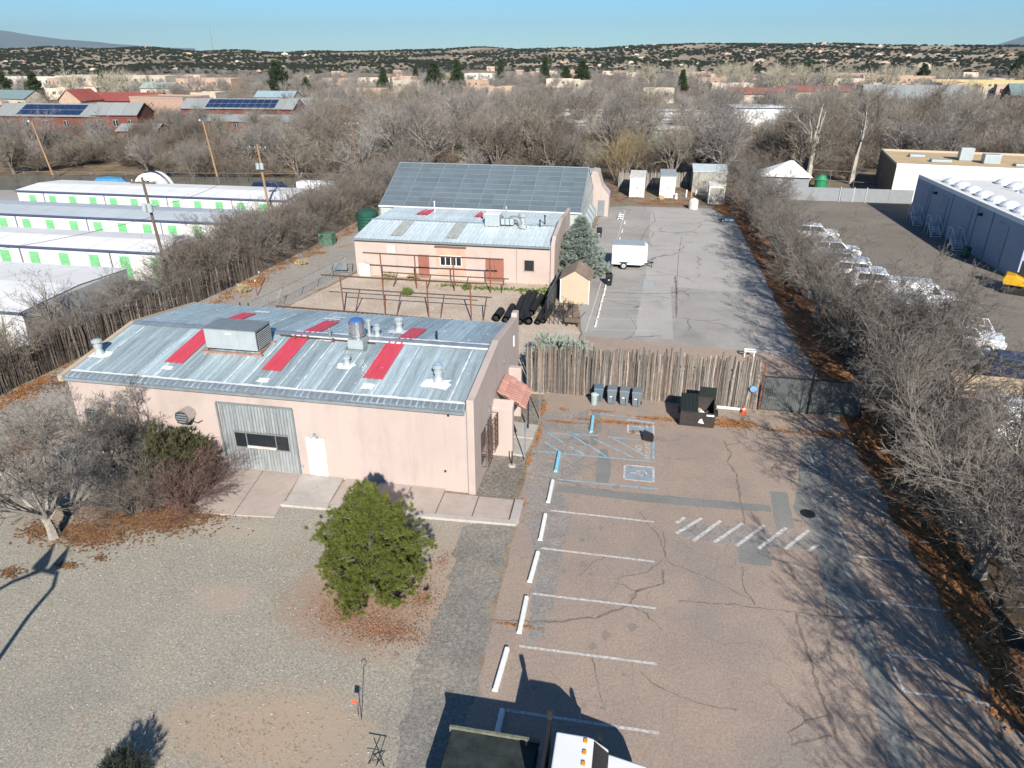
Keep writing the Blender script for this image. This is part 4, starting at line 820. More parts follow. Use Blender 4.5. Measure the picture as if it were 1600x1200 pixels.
# ------------------------------------------------------------------ rusty pipe trellis in the yard
def trellis(label, Yp, xs, low, bz=2.95):
    t = thing('pipe_trellis', label, 'trellis', (xs[0], Yp, 0), 0, 'rusty pipe trellises in the fenced yard')
    for i, x in enumerate(xs):
        MB().bar((x, Yp, 0), (x - .04, Yp, bz), .055, 7).ob('post', RUST, t)
        MB().tube([(x + .9, Yp + .15, 0), (x + 1.05 - .02*i, Yp + 1.0, low)], .05, 6).ob('leg', IRON, t)
    MB().tube([(xs[0] - 1.6, Yp, bz + .03), (xs[1], Yp + .02, bz), (xs[-1] + 1.1, Yp, bz + .05)], .06, 7).ob('beam', IRON, t)
    MB().tube([(xs[0] - .4, Yp + 1.0, low + .04), (xs[1] + .5, Yp + 1.02, low), (xs[-1] + 1.4, Yp + 1.0, low + .02)], .05, 7).ob('rail', IRON, t)
trellis('nearer rusty pipe trellis in the fenced yard, tall posts under one beam', 50.2, (-23.0, -19.55, -16.0, -12.6), 1.6)
trellis('farther rusty pipe trellis in front of the older pink building', 57.2, (-22.3, -19.2, -15.8, -12.6), 1.0)
lr = thing('low_pipe_rail', 'low dark pipe rail with short stubs right behind the pink building', 'rail', (-20, 47.5, 0))
MB().tube([(-27.5, 47.9, 1.0), (-20, 47.6, 1.02), (-12.4, 47.2, .98)], .07, 7).ob('rail', IRON, lr)
for x in (-26, -21.0, -18.2, -15.6, -13.4): MB().bar((x, 47.7 + (x + 20)*-.02, 0), (x, 47.7 + (x + 20)*-.02, 1.0), .06).ob('stub', IRON, lr)

# ------------------------------------------------------------------ fences
rg = random.Random(11)
def lat_mesh(h, r, seed):
    g_ = random.Random(seed); m = MB(); k = 5
    m.tube([(g_.uniform(-.03, .03), g_.uniform(-.02, .02), h*i/3) for i in range(4)], [r, r*.97, r*.9, r*.62], k, True); return m.mesh('latilla')
LT = [lat_mesh(3.0, .066, i) for i in range(5)] + [lat_mesh(3.0, .085, 9 + i) for i in range(3)]
LATB = M('bleached_latilla', (.34, .30, .26), .95, var=.45, scale=4, stretch=(3, 3, .7), rand=.2)
LATC = M('brown_latilla', (.19, .14, .105), .95, var=.4, scale=5, stretch=(3, 3, .7), rand=.3)
def coyote(label, path, h, step, mats, most=300, far_first=False, lean=.014, name='coyote_fence'):
    f = thing(name, label, 'fence', (path[0][0], path[0][1], 0)); o0 = f.location
    pts = []
    for i in range(len(path) - 1):
        a, b = path[i], path[i + 1]; l = math.hypot(b[0]-a[0], b[1]-a[1]); n = int(l/step)
        pts += [(a[0] + (b[0]-a[0])*k/n, a[1] + (b[1]-a[1])*k/n) for k in range(n)]
    rest = MB()
    for i, (x, y) in enumerate(pts):
        hh = h*rg.uniform(.93, 1.05) + (.35*rg.random() if rg.random() < .1 else 0); x += rg.uniform(-.02, .02); y += rg.uniform(-.04, .04)
        if i < most:
            me = rg.choice(LT); c = link('latilla', me, None, f, (x - o0[0], y - o0[1], 0), (rg.gauss(0, lean), rg.gauss(0, lean), rg.uniform(0, 6)), (rg.uniform(.8, 1.25), rg.uniform(.8, 1.25), hh/3.0))
            if not me.materials: me.materials.append(None)
            c.material_slots[0].link = 'OBJECT'; u = rg.random(); c.material_slots[0].material = mats[0] if u < .66 else mats[1] if u < .84 else mats[2]
        else: rest.tube([(x, y, 0), (x + rg.uniform(-.05, .05), y, hh)], [.07, .05], 4, True)
    if rest.v: o = rest.ob('latillas', mats[0], f); o['kind'] = 'stuff'
    for z in (.5, h*.75):
        for i in range(len(path) - 1):
            a, b = path[i], path[i+1]; dx, dy = b[0]-a[0], b[1]-a[1]; l = math.hypot(dx, dy); nx, ny = dy/l*.1, -dx/l*.1
            MB().bar((a[0] - nx, a[1] - ny, z), (b[0] - nx, b[1] - ny, z), .045, 5).ob('rail', POLED, f)
    return f
coyote('tall coyote fence of weathered grey poles behind the bins and dumpster', [(-6.3, 38.65), (0, 38.75), (7.2, 38.7)], 3.05, .088, (LATILLA, LATB, LATC))
coyote('long dark coyote fence along the storage yard, under bare shrubs', [(-38.0, 27), (-36.4, 45.5), (-35.4, 55), (-34.7, 68), (-34.6, 84), (-33.5, 100)], 2.15, .105, (LATILLAD, LATILLA, LATILLAD), lean=.022)
gt = thing('sliding_gate', 'dark corrugated metal double gate at the end of the pole fence', 'gate', (7.3, 38.6, 0))
GATEM = M('gate_metal', (.14, .15, .15), .5, .3, var=.2, scale=1.5)
for a, b in ((7.35, 9.85), (9.98, 12.7)):
    n = 40; lf = MB().add([q for i in range(n + 1) for q in ((a + (b - a)*i/n, 38.6 - (.03 if i % 2 else 0), .08), (a + (b - a)*i/n, 38.6 - (.03 if i % 2 else 0), 2.1))], [(2*i, 2*i + 2, 2*i + 3, 2*i + 1) for i in range(n)]).ob('gate_leaf', GATEM, gt)
    box(a, b, 38.62, 38.68, 0.04, .1).ob('frame', DARK, lf); box(a, b, 38.62, 38.68, 2.08, 2.14).ob('frame', DARK, lf)
for x, h, mt in ((7.27, 2.9, RUST), (9.91, 2.75, DARK), (12.78, 2.2, DARK)): box(x - .05, x + .05, 38.55, 38.65, 0, h).ob('post', mt, gt)
o = MB().lathe((6.8, 38.5, 1.35), [(.02, -.02), (.2, 0), (.2, .03), (.02, .05)], 16).ob('round_sign', M('blue_sign', (.18, .33, .52), .5)); o.data.transform(Matrix.Translation((6.8, 38.5, 1.35)) @ Matrix.Rotation(R(90), 4, 'X') @ Matrix.Translation((-6.8, -38.5, -1.35))); tag(o, 'small round blue sign on the pole fence beside the gate', 'sign')
def railfence(name, label, path, h, posts, mat, rails=(.95,), mesh_=True, cat='fence', r=.03):
    f = thing(name, label, cat, (path[0][0], path[0][1], 0))
    for i in range(len(path) - 1):
        a, b = path[i], path[i + 1]; l = math.hypot(b[0]-a[0], b[1]-a[1]); n = max(1, int(l/posts))
        for k in range(n + (i == len(path) - 2)): x, y = a[0] + (b[0]-a[0])*k/n, a[1] + (b[1]-a[1])*k/n; MB().bar((x, y, 0), (x, y, h), r, 6).ob('post', mat, f)
        for q in rails: MB().bar((a[0], a[1], h*q), (b[0], b[1], h*q), r*.8, 6).ob('rail', mat, f)
        if mesh_:
            mm = MB(); nn = int(l/.28)
            for k in range(nn):
                for s in (0, 1):
                    t0, t1 = k/nn, min(1, (k + h/.28)/nn)
                    if s: t0, t1 = t1, t0
                    mm.tube([(a[0] + (b[0]-a[0])*t0, a[1] + (b[1]-a[1])*t0, .03), (a[0] + (b[0]-a[0])*t1, a[1] + (b[1]-a[1])*t1, h*.97)], .005, 3, False)
            mm.ob('wire_mesh', mat, f)
    return f
railfence('chain_link_fence', 'chain link fence along the left side of the bare yard', [(-29.3, 47.5), (-28.6, 51), (-27.3, 61)], 1.5, 2.4, GREYM)
cg = thing('chain_link_gate', 'small chain link gate at the older pink building corner', 'gate', (-27.5, 60.5, 0))
for x in (-28.6, -26.6): MB().bar((x, 60.6, 0), (x, 60.6, 1.9), .04).ob('post', GREYM, cg)
for z in (.15, 1.8): MB().bar((-28.6, 60.6, z), (-26.6, 60.6, z), .025).ob('rail', GREYM, cg)
box(-28.3, -27.0, 60.58, 60.6, .3, 1.0).ob('gate_panel', GREYM, cg)
cg = thing('pipe_gate', 'small pale blue gate at the near end of the chain link fence', 'gate', (-29.5, 47, 0))
for x in (-30.1, -29.4): MB().bar((x, 47.2, 0), (x, 47.2, 1.35), .05).ob('post', DARK, cg)
box(-30.05, -29.45, 47.19, 47.21, .1, 1.1).ob('gate_panel', M('pale_blue_panel', (.35, .5, .55), .7), cg)
pf_ = thing('picket_fence', 'dark iron picket fence with grey sheeting beside the tan shed', 'fence', (-6.8, 54, 0))
for k in range(16): MB().bar((-6.9 + .04*k*.2, 50.6 + .55*k, 0), (-6.9 + .04*k*.2, 50.6 + .55*k, 1.9), .03, 5).ob('picket', DARK, pf_)
for z in (.4, 1.7): MB().bar((-6.9, 50.6, z), (-6.78, 59, z), .025, 5).ob('rail', DARK, pf_)
MB().add([(-7.0, 52.2, .05), (-6.9, 60.2, .05), (-6.9, 60.2, 1.75), (-7.0, 52.2, 1.75)], [(0, 1, 2, 3)]).ob('sheeting', M('grey_sheeting', (.30, .34, .35), .6), pf_)
for k in range(6): MB().bar((-6.6 + .35*k, 50.55, 0), (-6.6 + .35*k, 50.55, 1.9), .03, 5).ob('picket', DARK, pf_)
MB().bar((-6.9, 50.55, 1.7), (-4.7, 50.55, 1.7), .025, 5).ob('rail', DARK, pf_)

# ------------------------------------------------------------------ wheel stops
def stop_mesh(l, wd=.19, h=.13):
    m = MB(); pr = [(-wd/2, 0), (wd/2, 0), (wd*.38, h*.85), (wd*.25, h), (-wd*.25, h), (-wd*.38, h*.85)]
    return m.prism(pr, -l/2, l/2, 'y').mesh('wheel_stop')
SM = stop_mesh(1.83); WSTOP = M('stop_white', (.78, .77, .74), .8, var=.12, scale=6, rand=.05); BSTOP = M('stop_blue', (.22, .55, .70), .8, var=.12, scale=6)
ords = ['nearest the truck, under its shadow', 'next past the truck shadow', 'second past the truck shadow, over the long crack', 'third past the truck shadow', 'fourth past the truck shadow', 'nearest the blue stops']
for (px, py), od in zip([(776, 1150), (783, 1047), (817, 962), (834, 887), (848, 825), (860, 769)], ords):
    x, y = survey(px, py); o = link('wheel_stop', SM, None, None, (x, y, .012), (0, 0, rg.uniform(-.03, .03)))
    if not SM.materials: SM.materials.append(None)
    o.material_slots[0].link = 'OBJECT'; o.material_slots[0].material = WSTOP; tag(o, 'white concrete wheel stop ' + od, 'wheel stop', 'wheel stops in the front lot')
for (px, py), od in zip([(871, 723), (925, 664)], ['on the accessible bay, nearer one', 'near the bins, farther one']):
    x, y = survey(px, py); o = link('wheel_stop', SM, None, None, (x, y, .012), (0, 0, rg.uniform(-.05, .05))); o.material_slots[0].link = 'OBJECT'; o.material_slots[0].material = BSTOP; tag(o, 'light blue concrete wheel stop ' + od, 'wheel stop', 'wheel stops in the front lot')
for i, (px, py) in enumerate([(931, 506), (935, 492), (938, 480), (941, 468), (944, 458), (946, 449), (968, 374), (972, 361), (976, 348)]):
    x, y = survey(px, py); o = link('wheel_stop', SM, None, None, (x, y, .012), (0, 0, 0), (.8, .8, .8)); o.material_slots[0].link = 'OBJECT'; o.material_slots[0].material = WSTOP
    tag(o, 'thin white wheel stop in the row of the rear parking lot', 'wheel stop', 'wheel stops in the rear lot')

# ------------------------------------------------------------------ bins and dumpster
def cart(label, x, y, rz, col, h=1.08):
    c = thing('trash_cart', label, 'bin', (x, y, 0), rz, 'wheeled bins at the pole fence'); k = h/1.08
    m = MB(); r = []
    for wd, dp, z in ((.21, .22, .06), (.22, .24, .12), (.275, .30, .86), (.285, .31, .92)): r += [(-wd, -dp, z*k), (wd, -dp, z*k), (wd, dp, z*k), (-wd, dp, z*k)]
    m.add(r, [(3, 2, 1, 0), (12, 13, 14, 15)] + [(4*i + j, 4*i + (j+1) % 4, 4*i + 4 + (j+1) % 4, 4*i + 4 + j) for i in range(3) for j in range(4)]); m.ob('body', col, c, True, bevel=.025)
    l = MB().add([(-.3, -.34, .925*k), (.3, -.34, .925*k), (.3, .32, .95*k), (-.3, .32, .95*k), (-.26, -.28, 1.0*k), (.26, -.28, 1.0*k), (.26, .26, 1.06*k), (-.26, .26, 1.06*k)], [(3, 2, 1, 0), (4, 5, 6, 7), (0, 1, 5, 4), (1, 2, 6, 5), (2, 3, 7, 6), (3, 0, 4, 7)]).ob('lid', col, c, True, bevel=.02)
    MB().bar((-.24, .36, .93*k), (.24, .36, .93*k), .02).ob('handle', BLACK, c, True)
    for s in (-1, 1): MB().tube([(s*.24, .26, .1), (s*.29, .26, .1)], .1, 12).ob('wheel', BLACK, c, True)
    box(-.12, .02, -.315, -.30, .52*k, .58*k).ob('label_panel', WHITE, c, True)
    MB().tube([(.02, -.305, .55*k), (.09, -.305, .5*k), (.10, -.28, .16*k)], .012, 5).ob('strap', BLACK, c, True)
    return c
BG1 = M('cart_grey', (.15, .18, .205), .55, var=.06); BG2 = M('cart_blue_grey', (.10, .155, .20), .55, var=.06)
cart('blue grey wheeled bin at the left end of the row by the pole fence', -1.95, 38.15, .1, BG2, .98)
cart('grey wheeled bin right of the blue grey one, first of three', -1.15, 37.95, .03, BG1); cart('grey wheeled bin in the middle of three by the pole fence', -.42, 37.9, -.02, BG1); cart('grey wheeled bin at the right end of the row by the pole fence', .3, 37.85, -.05, BG1)
o = thing('small_trash_can', 'small pale grey can in front of the blue grey wheeled bin', 'bin', (-2.15, 37.6, 0))
MB().lathe((0, 0, 0), [(.17, 0), (.19, .6), (.2, .62)], 14).ob('body', LGREY, o, True); MB().lathe((0, 0, 0), [(.21, .62), (.2, .68), (.08, .74)], 14).ob('lid', M('can_lid', (.42, .48, .47), .6), o, True)
D = thing('dumpster', 'black steel dumpster with one lid open and rubbish inside', 'dumpster', (3.65, 36.3, 0), R(-2))
DSTEEL = M('dumpster_brown', (.055, .047, .043), .6, .2, var=.25, scale=2)
m = MB().add([(-.92, -.62, .12), (.92, -.62, .12), (.92, .62, .12), (-.92, .62, .12), (-.92, -.75, 1.02), (.92, -.75, 1.02), (.92, .7, 1.35), (-.92, .7, 1.35), (-.84, -.66, 1.02), (.84, -.66, 1.02), (.84, .62, 1.33), (-.84, .62, 1.33), (-.84, -.55, .35), (.84, -.55, .35), (.84, .55, .35), (-.84, .55, .35)],
             [(3, 2, 1, 0), (0, 1, 5, 4), (1, 2, 6, 5), (2, 3, 7, 6), (3, 0, 4, 7), (4, 5, 9, 8), (5, 6, 10, 9), (6, 7, 11, 10), (7, 4, 8, 11), (8, 9, 13, 12), (9, 10, 14, 13), (10, 11, 15, 14), (11, 8, 12, 15), (12, 13, 14, 15)]); m.ob('body', DSTEEL, D, True)
for z in (.4, .75): box(-.94, .94, -.735 + (.75 - z)*.1, -.66, z, z + .06).ob('rib', DSTEEL, D, True)
for s in (-1, 1): box(s*1.0 - .08, s*1.0 + .08, -.35, .25, .68, .84).ob('fork_pocket', DARK, D, True)
LIDM = M('lid_black', (.02, .028, .027), .45, var=.15)
ld = MB().add([(-.95, -.8, 1.06), (-.02, -.8, 1.06), (-.02, .72, 1.41), (-.95, .72, 1.41), (-.95, -.8, 1.1), (-.02, -.8, 1.1), (-.02, .72, 1.45), (-.95, .72, 1.45)], [(3, 2, 1, 0), (4, 5, 6, 7), (0, 1, 5, 4), (1, 2, 6, 5), (2, 3, 7, 6), (3, 0, 4, 7)]).ob('lid', LIDM, D, True)
for k in range(5): MB().add([(-.9 + .19*k, -.78, 1.105), (-.84 + .19*k, -.78, 1.105), (-.84 + .19*k, .7, 1.455), (-.9 + .19*k, .7, 1.455), (-.87 + .19*k, -.78, 1.13), (-.87 + .19*k, .7, 1.48)], [(0, 4, 5, 3), (4, 1, 2, 5)]).ob('lid_rib', LIDM, ld, True)
box(.03, .95, .72, .78, .45, 1.9).ob('open_lid', LIDM, D, True)
box(.45, .85, -.762, -.745, .86, .95).ob('notice_plate', WHITE, D, True)
MB().prism([(-.12 + .16, .42), (.2 + .16, .38), (.1 + .12, .68), (.02 + .1, .62)], -.762, -.745, 'y').ob('sticker', WHITE, D, True)
for i, (x, y, z, s, c) in enumerate([(.2, .1, .55, .26, (.7, .7, .72)), (.5, -.15, .5, .22, (.35, .4, .6)), (-.1, -.2, .5, .25, (.6, .55, .5)), (.6, .3, .5, .24, (.12, .12, .13)), (.32, -.32, .62, .16, (.75, .76, .78)), (.1, .35, .62, .2, (.5, .32, .18))]):
    o = MB(); g_ = random.Random(i); o.lathe((x, y, z), [(s*.3, -s*.6), (s, -s*.2), (s*g_.uniform(.8, 1), s*.25), (s*.35, s*.75)], 7); q = o.ob('refuse_bag', M('bag%d' % i, c, .5, bump=.6, bscale=8), D, True)
o = thing('traffic_cone', 'small orange traffic cone at the foot of the pole fence', 'cone', (6.35, 38.0, 0)); CONE = M('cone_orange', (.75, .09, .03), .6)
box(-.17, .17, -.17, .17, 0, .035).ob('base', CONE, o, True); MB().lathe((0, 0, 0), [(.13, .036), (.08, .28), (.03, .5)], 12).ob('cone', CONE, o, True); MB().lathe((0, 0, 0), [(.091, .25), (.073, .33)], 12).ob('collar', WHITE, o, True)
o = MB().tube([(4.9, 38.35, .1), (6.2, 38.28, .1)], .085, 10).ob('white_pipe', WHITE); tag(o, 'white pipe lying at the fence foot right of the dumpster', 'pipe')
o = MB().add([(1.1, 34.05, .03), (1.62, 33.9, .03), (1.62, 34.3, .35), (1.12, 34.5, .42), (1.05, 34.1, .0), (1.66, 33.95, 0), (1.7, 34.5, 0), (1.1, 34.65, 0)], [(0, 1, 2, 3), (0, 4, 5, 1), (1, 5, 6, 2), (2, 6, 7, 3), (3, 7, 4, 0)]).ob('ramp_block', BLACK); o.data.transform(Matrix.Translation((-.35, -.3, 0))); tag(o, 'black plastic block lying on the accessible bay marking', 'block')
# sign posts by the entry
for (px, py), h, lb in (((820, 722), 2.3, 'slim grey sign post at the accessible bay by the entry slab'), ((843, 655), 2.3, 'slim grey sign post at the accessible bay near the pole fence')):
    x, y = survey(px, py); o = thing('sign_post', lb, 'sign', (x, y, 0), 0, 'accessible parking signs'); MB().bar((0, 0, 0), (0, 0, h), .03, 6).ob('post', GREYM, o, True); pl_ = box(-.02, .0, -.16, .16, h - .5, h).ob('plate', LGREY, o, True); pl_.location = (.06, 0, 0)
x, y = survey(800, 728); o = thing('concrete_stub_post', 'short black post with round concrete foot near the iron grilles', 'post', (x, y, 0)); MB().lathe((0, 0, 0), [(.2, 0), (.18, .06), (.02, .07)], 12).ob('foot', CONC, o, True); MB().bar((0, 0, .06), (0, 0, .85), .03).ob('post', DARK, o, True)
# ------------------------------------------------------------------ vehicles
def wheel(parent, x, y, r, wd=.2):
    t = MB().tube([(x, y - wd/2, r), (x, y - wd*.42, r), (x, y + wd*.42, r), (x, y + wd/2, r)], [r*.9, r, r, r*.9], 18).ob('tyre', TYRE, parent, True)
    for s in (-1, 1): MB().tube([(x, y + s*wd*.5, r), (x, y + s*(wd*.5 + .015), r)], [r*.6, r*.5], 14).ob('rim', LGREY, t, True)
def car(name, label, cat, loc, rz, L, W, prof, hood, paint, glass, wr=.34, wx=None, group=None):
    """prof: side outline (x, z); glass: [(list of side window outlines)]; front and rear glass from cabin corners"""
    c = thing(name, label, cat, loc, rz, group); n = len(prof); m = MB(); zs = [p[1] for p in prof]; zm = max(zs); V = []
    def half(z): return W/2*(1 - .17*max(0, (z - hood)/(zm - hood + 1e-6))**1.2) if z > hood else W/2*(.95 + .05*min(1, z/hood))
    for s in (-1, 1): V += [(x, s*half(z), z) for x, z in prof]
    m.add(V, [tuple(range(n)), tuple(range(2*n - 1, n - 1, -1))] + [(i, n + i, n + (i + 1) % n, (i + 1) % n) for i in range(n)])
    b = m.ob('body', paint, c, True, bevel=.05)
    for q in glass:
        for s in (-1, 1): MB().add([(x, s*(half(z) + .008), z) for x, z in q], [tuple(range(len(q)))[::s]]).ob('side_window', GLASSD, c, True)
    wx = wx or (-L*.31, L*.31)
    for x in wx:
        for s in (-1, 1): wheel(c, x, s*(W/2 - .08), wr)
    for s in (-1, 1):
        box(L/2 - .05, L/2 + .02, s*W*.36 - .15, s*W*.36 + .15, hood - .32, hood - .14).ob('headlight', LAMPC, c, True); box(-L/2 - .02, -L/2 + .05, s*W*.4 - .09, s*W*.4 + .09, hood - .35, hood - .02).ob('tail_light', LAMPR, c, True)
    return c
def glassq(c, q): MB().add(q, [tuple(range(len(q)))]).ob('windscreen', GLASSD, c, True)
VANP = [(-2.75, .35), (2.7, .35), (2.8, .75), (2.65, 1.12), (1.75, 1.3), (1.05, 2.02), (.8, 2.12), (-2.6, 2.12), (-2.75, 1.9)]
van = car('cargo_van', 'white cargo van with grey side panel parked nearest the open asphalt', 'van', (22.2, 60.4, 0), R(-6), 5.5, 2.0, VANP, 1.15, CARW, [[(.75, 1.3), (1.45, 1.3), (.95, 1.88), (.75, 1.92)]], .37, (-1.75, 1.8))
glassq(van, [(1.78, -.82, 1.32), (1.78, .82, 1.32), (1.12, .74, 1.97), (1.12, -.74, 1.97)])
for s in (-1, 1): box(-2.6, .4, s*1.005 - .004, s*1.005 + .004, .5, 1.25).ob('side_panel', M('van_grey', (.25, .27, .33), .4), van, True)
SUVP = [(-2.3, .35), (2.25, .35), (2.35, .7), (2.2, 1.0), (1.15, 1.1), (.5, 1.68), (-1.95, 1.72), (-2.3, 1.1)]
SG = [[(-1.8, 1.12), (-.75, 1.12), (-.75, 1.6), (-1.75, 1.6)], [(-.65, 1.12), (.9, 1.12), (.42, 1.58), (-.65, 1.6)]]
SILV = M('silver_paint', (.55, .56, .58), .3, .4, var=.03, coat=.5); DGREY = M('charcoal_paint', (.06, .065, .07), .3, .2, coat=.5); REDC = M('red_paint', (.55, .02, .05), .3, coat=.5); NAVY = M('navy_paint', (.015, .022, .06), .35, coat=.4)
for lb, x, y, rz, pt in [('white parked SUV just beyond the cargo van, under branches', 20.2, 64.2, R(-7), CARW), ('white parked SUV second beyond the cargo van', 19.3, 67.6, R(-5), CARW), ('silver parked SUV third beyond the cargo van', 18.8, 71.0, R(-6), SILV), ('white parked SUV farthest along the tree row', 18.4, 82.5, R(-4), CARW), ('white parked SUV between the two farthest parked cars', 18.9, 75.2, R(-4), CARW)]:
    c = car('parked_suv', lb, 'car', (x, y, 0), rz, 4.7, 1.9, SUVP, 1.05, pt, SG, group='cars parked along the tree row'); glassq(c, [(1.12, -.76, 1.13), (1.12, .76, 1.13), (.54, .68, 1.66), (.54, -.68, 1.66)])
PICK = [(-2.8, .45), (2.7, .45), (2.8, .8), (2.65, 1.15), (1.45, 1.22), (.85, 1.85), (-.45, 1.88), (-.6, 1.2), (-2.8, 1.2)]
c = car('pickup_truck', 'white pickup with ladder rack half hidden by the bare trees', 'truck', (22.0, 51.2, 0), R(-16), 5.6, 2.0, PICK, 1.15, CARW, [[(-.3, 1.25), (1.2, 1.25), (.78, 1.76), (-.25, 1.78)]], .4)
glassq(c, [(1.42, -.8, 1.26), (1.42, .8, 1.26), (.9, .72, 1.82), (.9, -.72, 1.82)])
for s in (-1, 1):
    MB().tube([(-2.7, s*.9, 1.2), (-2.7, s*.85, 2.05), (1.6, s*.85, 2.05), (2.2, s*.9, 1.2)], .035, 6).ob('rack_rail', WHITE, c, True)
for x in (-2.4, -.5, 1.3): MB().bar((x, -.85, 2.05), (x, .85, 2.05), .03).ob('rack_bar', WHITE, c, True)
TRK = [(-3.4, .5), (3.0, .5), (3.1, .9), (3.0, 1.3), (2.2, 1.45), (1.7, 2.1), (1.5, 2.35), (-3.4, 2.35)]
c = car('box_van', 'white high-roofed van with red tail light behind the right hand trees', 'van', (22.0, 37.3, 0), R(-3), 6.5, 2.15, TRK, 1.35, CARW, [[(1.35, 1.5), (2.05, 1.5), (1.65, 2.05), (1.35, 2.1)]], .4)
c = car('pickup_truck', 'red pickup at the right picture edge behind bare branches', 'truck', (22.6, 32.6, 0), R(-4), 5.6, 2.0, PICK, 1.15, REDC, [[(-.3, 1.25), (1.2, 1.25), (.78, 1.76), (-.25, 1.78)]], .4)
c = car('parked_suv', 'navy blue parked car behind the plywood load', 'car', (24.2, 45.6, 0), R(-12), 4.7, 1.9, SUVP, 1.05, NAVY, SG)
c = car('parked_suv', 'charcoal parked car under the branches near the blue one', 'car', (21.0, 47.6, 0), R(-12), 4.7, 1.9, SUVP, 1.05, DGREY, SG)
pl = thing('flatbed_trailer', 'flatbed trailer stacked with tan plywood behind the white high-roofed van', 'trailer', (20.6, 41.6, 0), R(-4))
box(-2.6, 2.6, -1, 1, .62, .75).ob('deck', DARK, pl, True)
for k in range(4): box(-2.3, 2.2, -.9 + .02*k, .85, .755 + k*.2, .945 + k*.2).ob('plywood_stack', M('plywood', (.60, .44, .27), .8, var=.1, rand=.08), pl, True)
for x in (-.5, .5):
    for s in (-1, 1): wheel(pl, x, s*1.08, .33)
# dump truck at the bottom edge
TK = thing('flatbed_dump_truck', 'white truck cab with dark flat bed parked at the bottom edge', 'truck', (-1.4, 11.9, 0))
tk = MB(); W0, W1 = -1.02, 1.02
def tbox(nm, mt, x0, x1, y0, y1, z0, z1, bv=.03): return box(x0, x1, y0, y1, z0, z1).ob(nm, mt, TK, True, bevel=bv)
tbox('chassis', DARK, -2.6, 2.2, -.5, .5, .5, .8)
bed = box(-2.75, -.42, -1.15, 1.03, .75, 1.2).ob('bed_sides', DARK, TK, True, bevel=.02)
BEDM = M('bed_cover', (.035, .042, .038), .55, .1, var=.4, scale=2.5)
for k in range(4): box(-2.72, -.45, -1.12 + k*.53, -.6 + k*.53, 1.205, 1.23).ob('bed_plank', BEDM, TK, True)
box(-2.8, -.4, 1.01, 1.08, 1.1, 1.3).ob('bed_rail', M('olive_rail', (.16, .165, .12), .7, var=.3, scale=6), TK, True)
box(-.2, -.12, -1.0, 1.15, .9, 2.1).ob('headboard', DARK, TK, True); 
for y in (-.9, 1.1): box(-.22, -.1, y - .05, y + .05, 2.1, 2.4).ob('headboard_post', DARK, TK, True)
cv = [(0.0, .75), (1.15, .75), (1.15, 1.42), (1.38, 1.45), (.97, 2.0), (.82, 2.07), (.05, 2.09)]
n = len(cv); cb_ = MB()
hw = lambda z: 1.0 - (.24*max(0, z - 1.4)/.68)
cb_.add([(x, s*hw(z), z) for s in (-1, 1) for x, z in cv], [tuple(range(n)), tuple(range(2*n-1, n-1, -1))] + [(i, n + i, n + (i+1) % n, (i+1) % n) for i in range(n)]); cb_.ob('cab', CARW, TK, True, bevel=.04)
MB().add([(1.378, -.86, 1.47), (1.378, .86, 1.47), (.995, .74, 1.98), (.995, -.74, 1.98)], [(0, 1, 2, 3)]).ob('windscreen', GLASSD, TK, True)
for s in (-1, 1): MB().add([(x, s*(hw(z) + .01), z) for x, z in ((.15, 1.46), (1.15, 1.46), (.84, 1.95), (.15, 1.97))], [(0, 1, 2, 3)[::s]]).ob('side_window', GLASSD, TK, True)
hd_ = MB().add([(1.2, -.9, .7), (2.45, -.8, .7), (2.45, .8, .7), (1.2, .9, .7), (1.25, -.9, 1.44), (2.3, -.78, 1.34), (2.3, .78, 1.34), (1.25, .9, 1.44), (2.44, -.78, 1.15), (2.44, .78, 1.15)], [(3, 2, 1, 0), (4, 5, 6, 7), (5, 8, 9, 6), (8, 1, 2, 9), (0, 1, 8, 5, 4), (3, 7, 6, 9, 2), (0, 4, 7, 3)]).ob('bonnet', CARW, TK, True, bevel=.05)
for s in (-1, 1): MB().tube([(1.35, s*.88, .75), (1.6, s*.97, 1.0), (2.0, s*.97, 1.0), (2.35, s*.9, .72)], [.05, .1, .1, .05], 8).ob('wing', CARW, TK, True)
for y in (-.62, -.3, 0, .3, .62): o = box(.74, .84, y - .06, y + .06, 2.065, 2.11).ob('clearance_lamp', LAMPA, TK, True, bevel=.015)
MB().tube([(1.22, .88, 1.35), (1.15, 1.12, 1.45), (1.15, 1.22, 1.45)], .02, 6).ob('mirror_arm', DARK, TK, True); box(1.08, 1.16, 1.12, 1.3, 1.32, 1.68).ob('mirror', DARK, TK, True)
for x in (-1.7, 1.75):
    for s in (-1, 1): wheel(TK, x, s*.9, .4, .24)
TK.location = (-1.34, 12.5, 0); TK.scale = (1.08, 1.08, 1.08)
# enclosed cargo trailer
TR = thing('cargo_trailer', 'white enclosed cargo trailer in the rear lot, door on its side', 'trailer', (-1.25, 67.7, 0), R(1))
m = MB().add([(-1.65, -1, .45), (1.2, -1, .45), (1.2, 1, .45), (-1.65, 1, .45), (-1.65, -1, 2.3), (1.35, -1, 2.3), (1.35, 1, 2.3), (-1.65, 1, 2.3), (1.7, 0, .45), (1.65, 0, 2.25)], [(3, 2, 8, 1, 0), (4, 5, 9, 6, 7), (0, 1, 5, 4), (1, 8, 9, 5), (8, 2, 6, 9), (2, 3, 7, 6), (3, 0, 4, 7)]); m.ob('body', WHITE, TR, True, bevel=.03)
box(-1.66, 1.36, -1.02, 1.02, 2.305, 2.34).ob('roof', LGREY, TR, True); d = box(.15, .85, -1.025, -1.003, .55, 2.0).ob('door', WHITE, TR, True, bevel=.01); box(.2, .26, -1.05, -1.026, 1.15, 1.3).ob('latch', DARK, d, True)
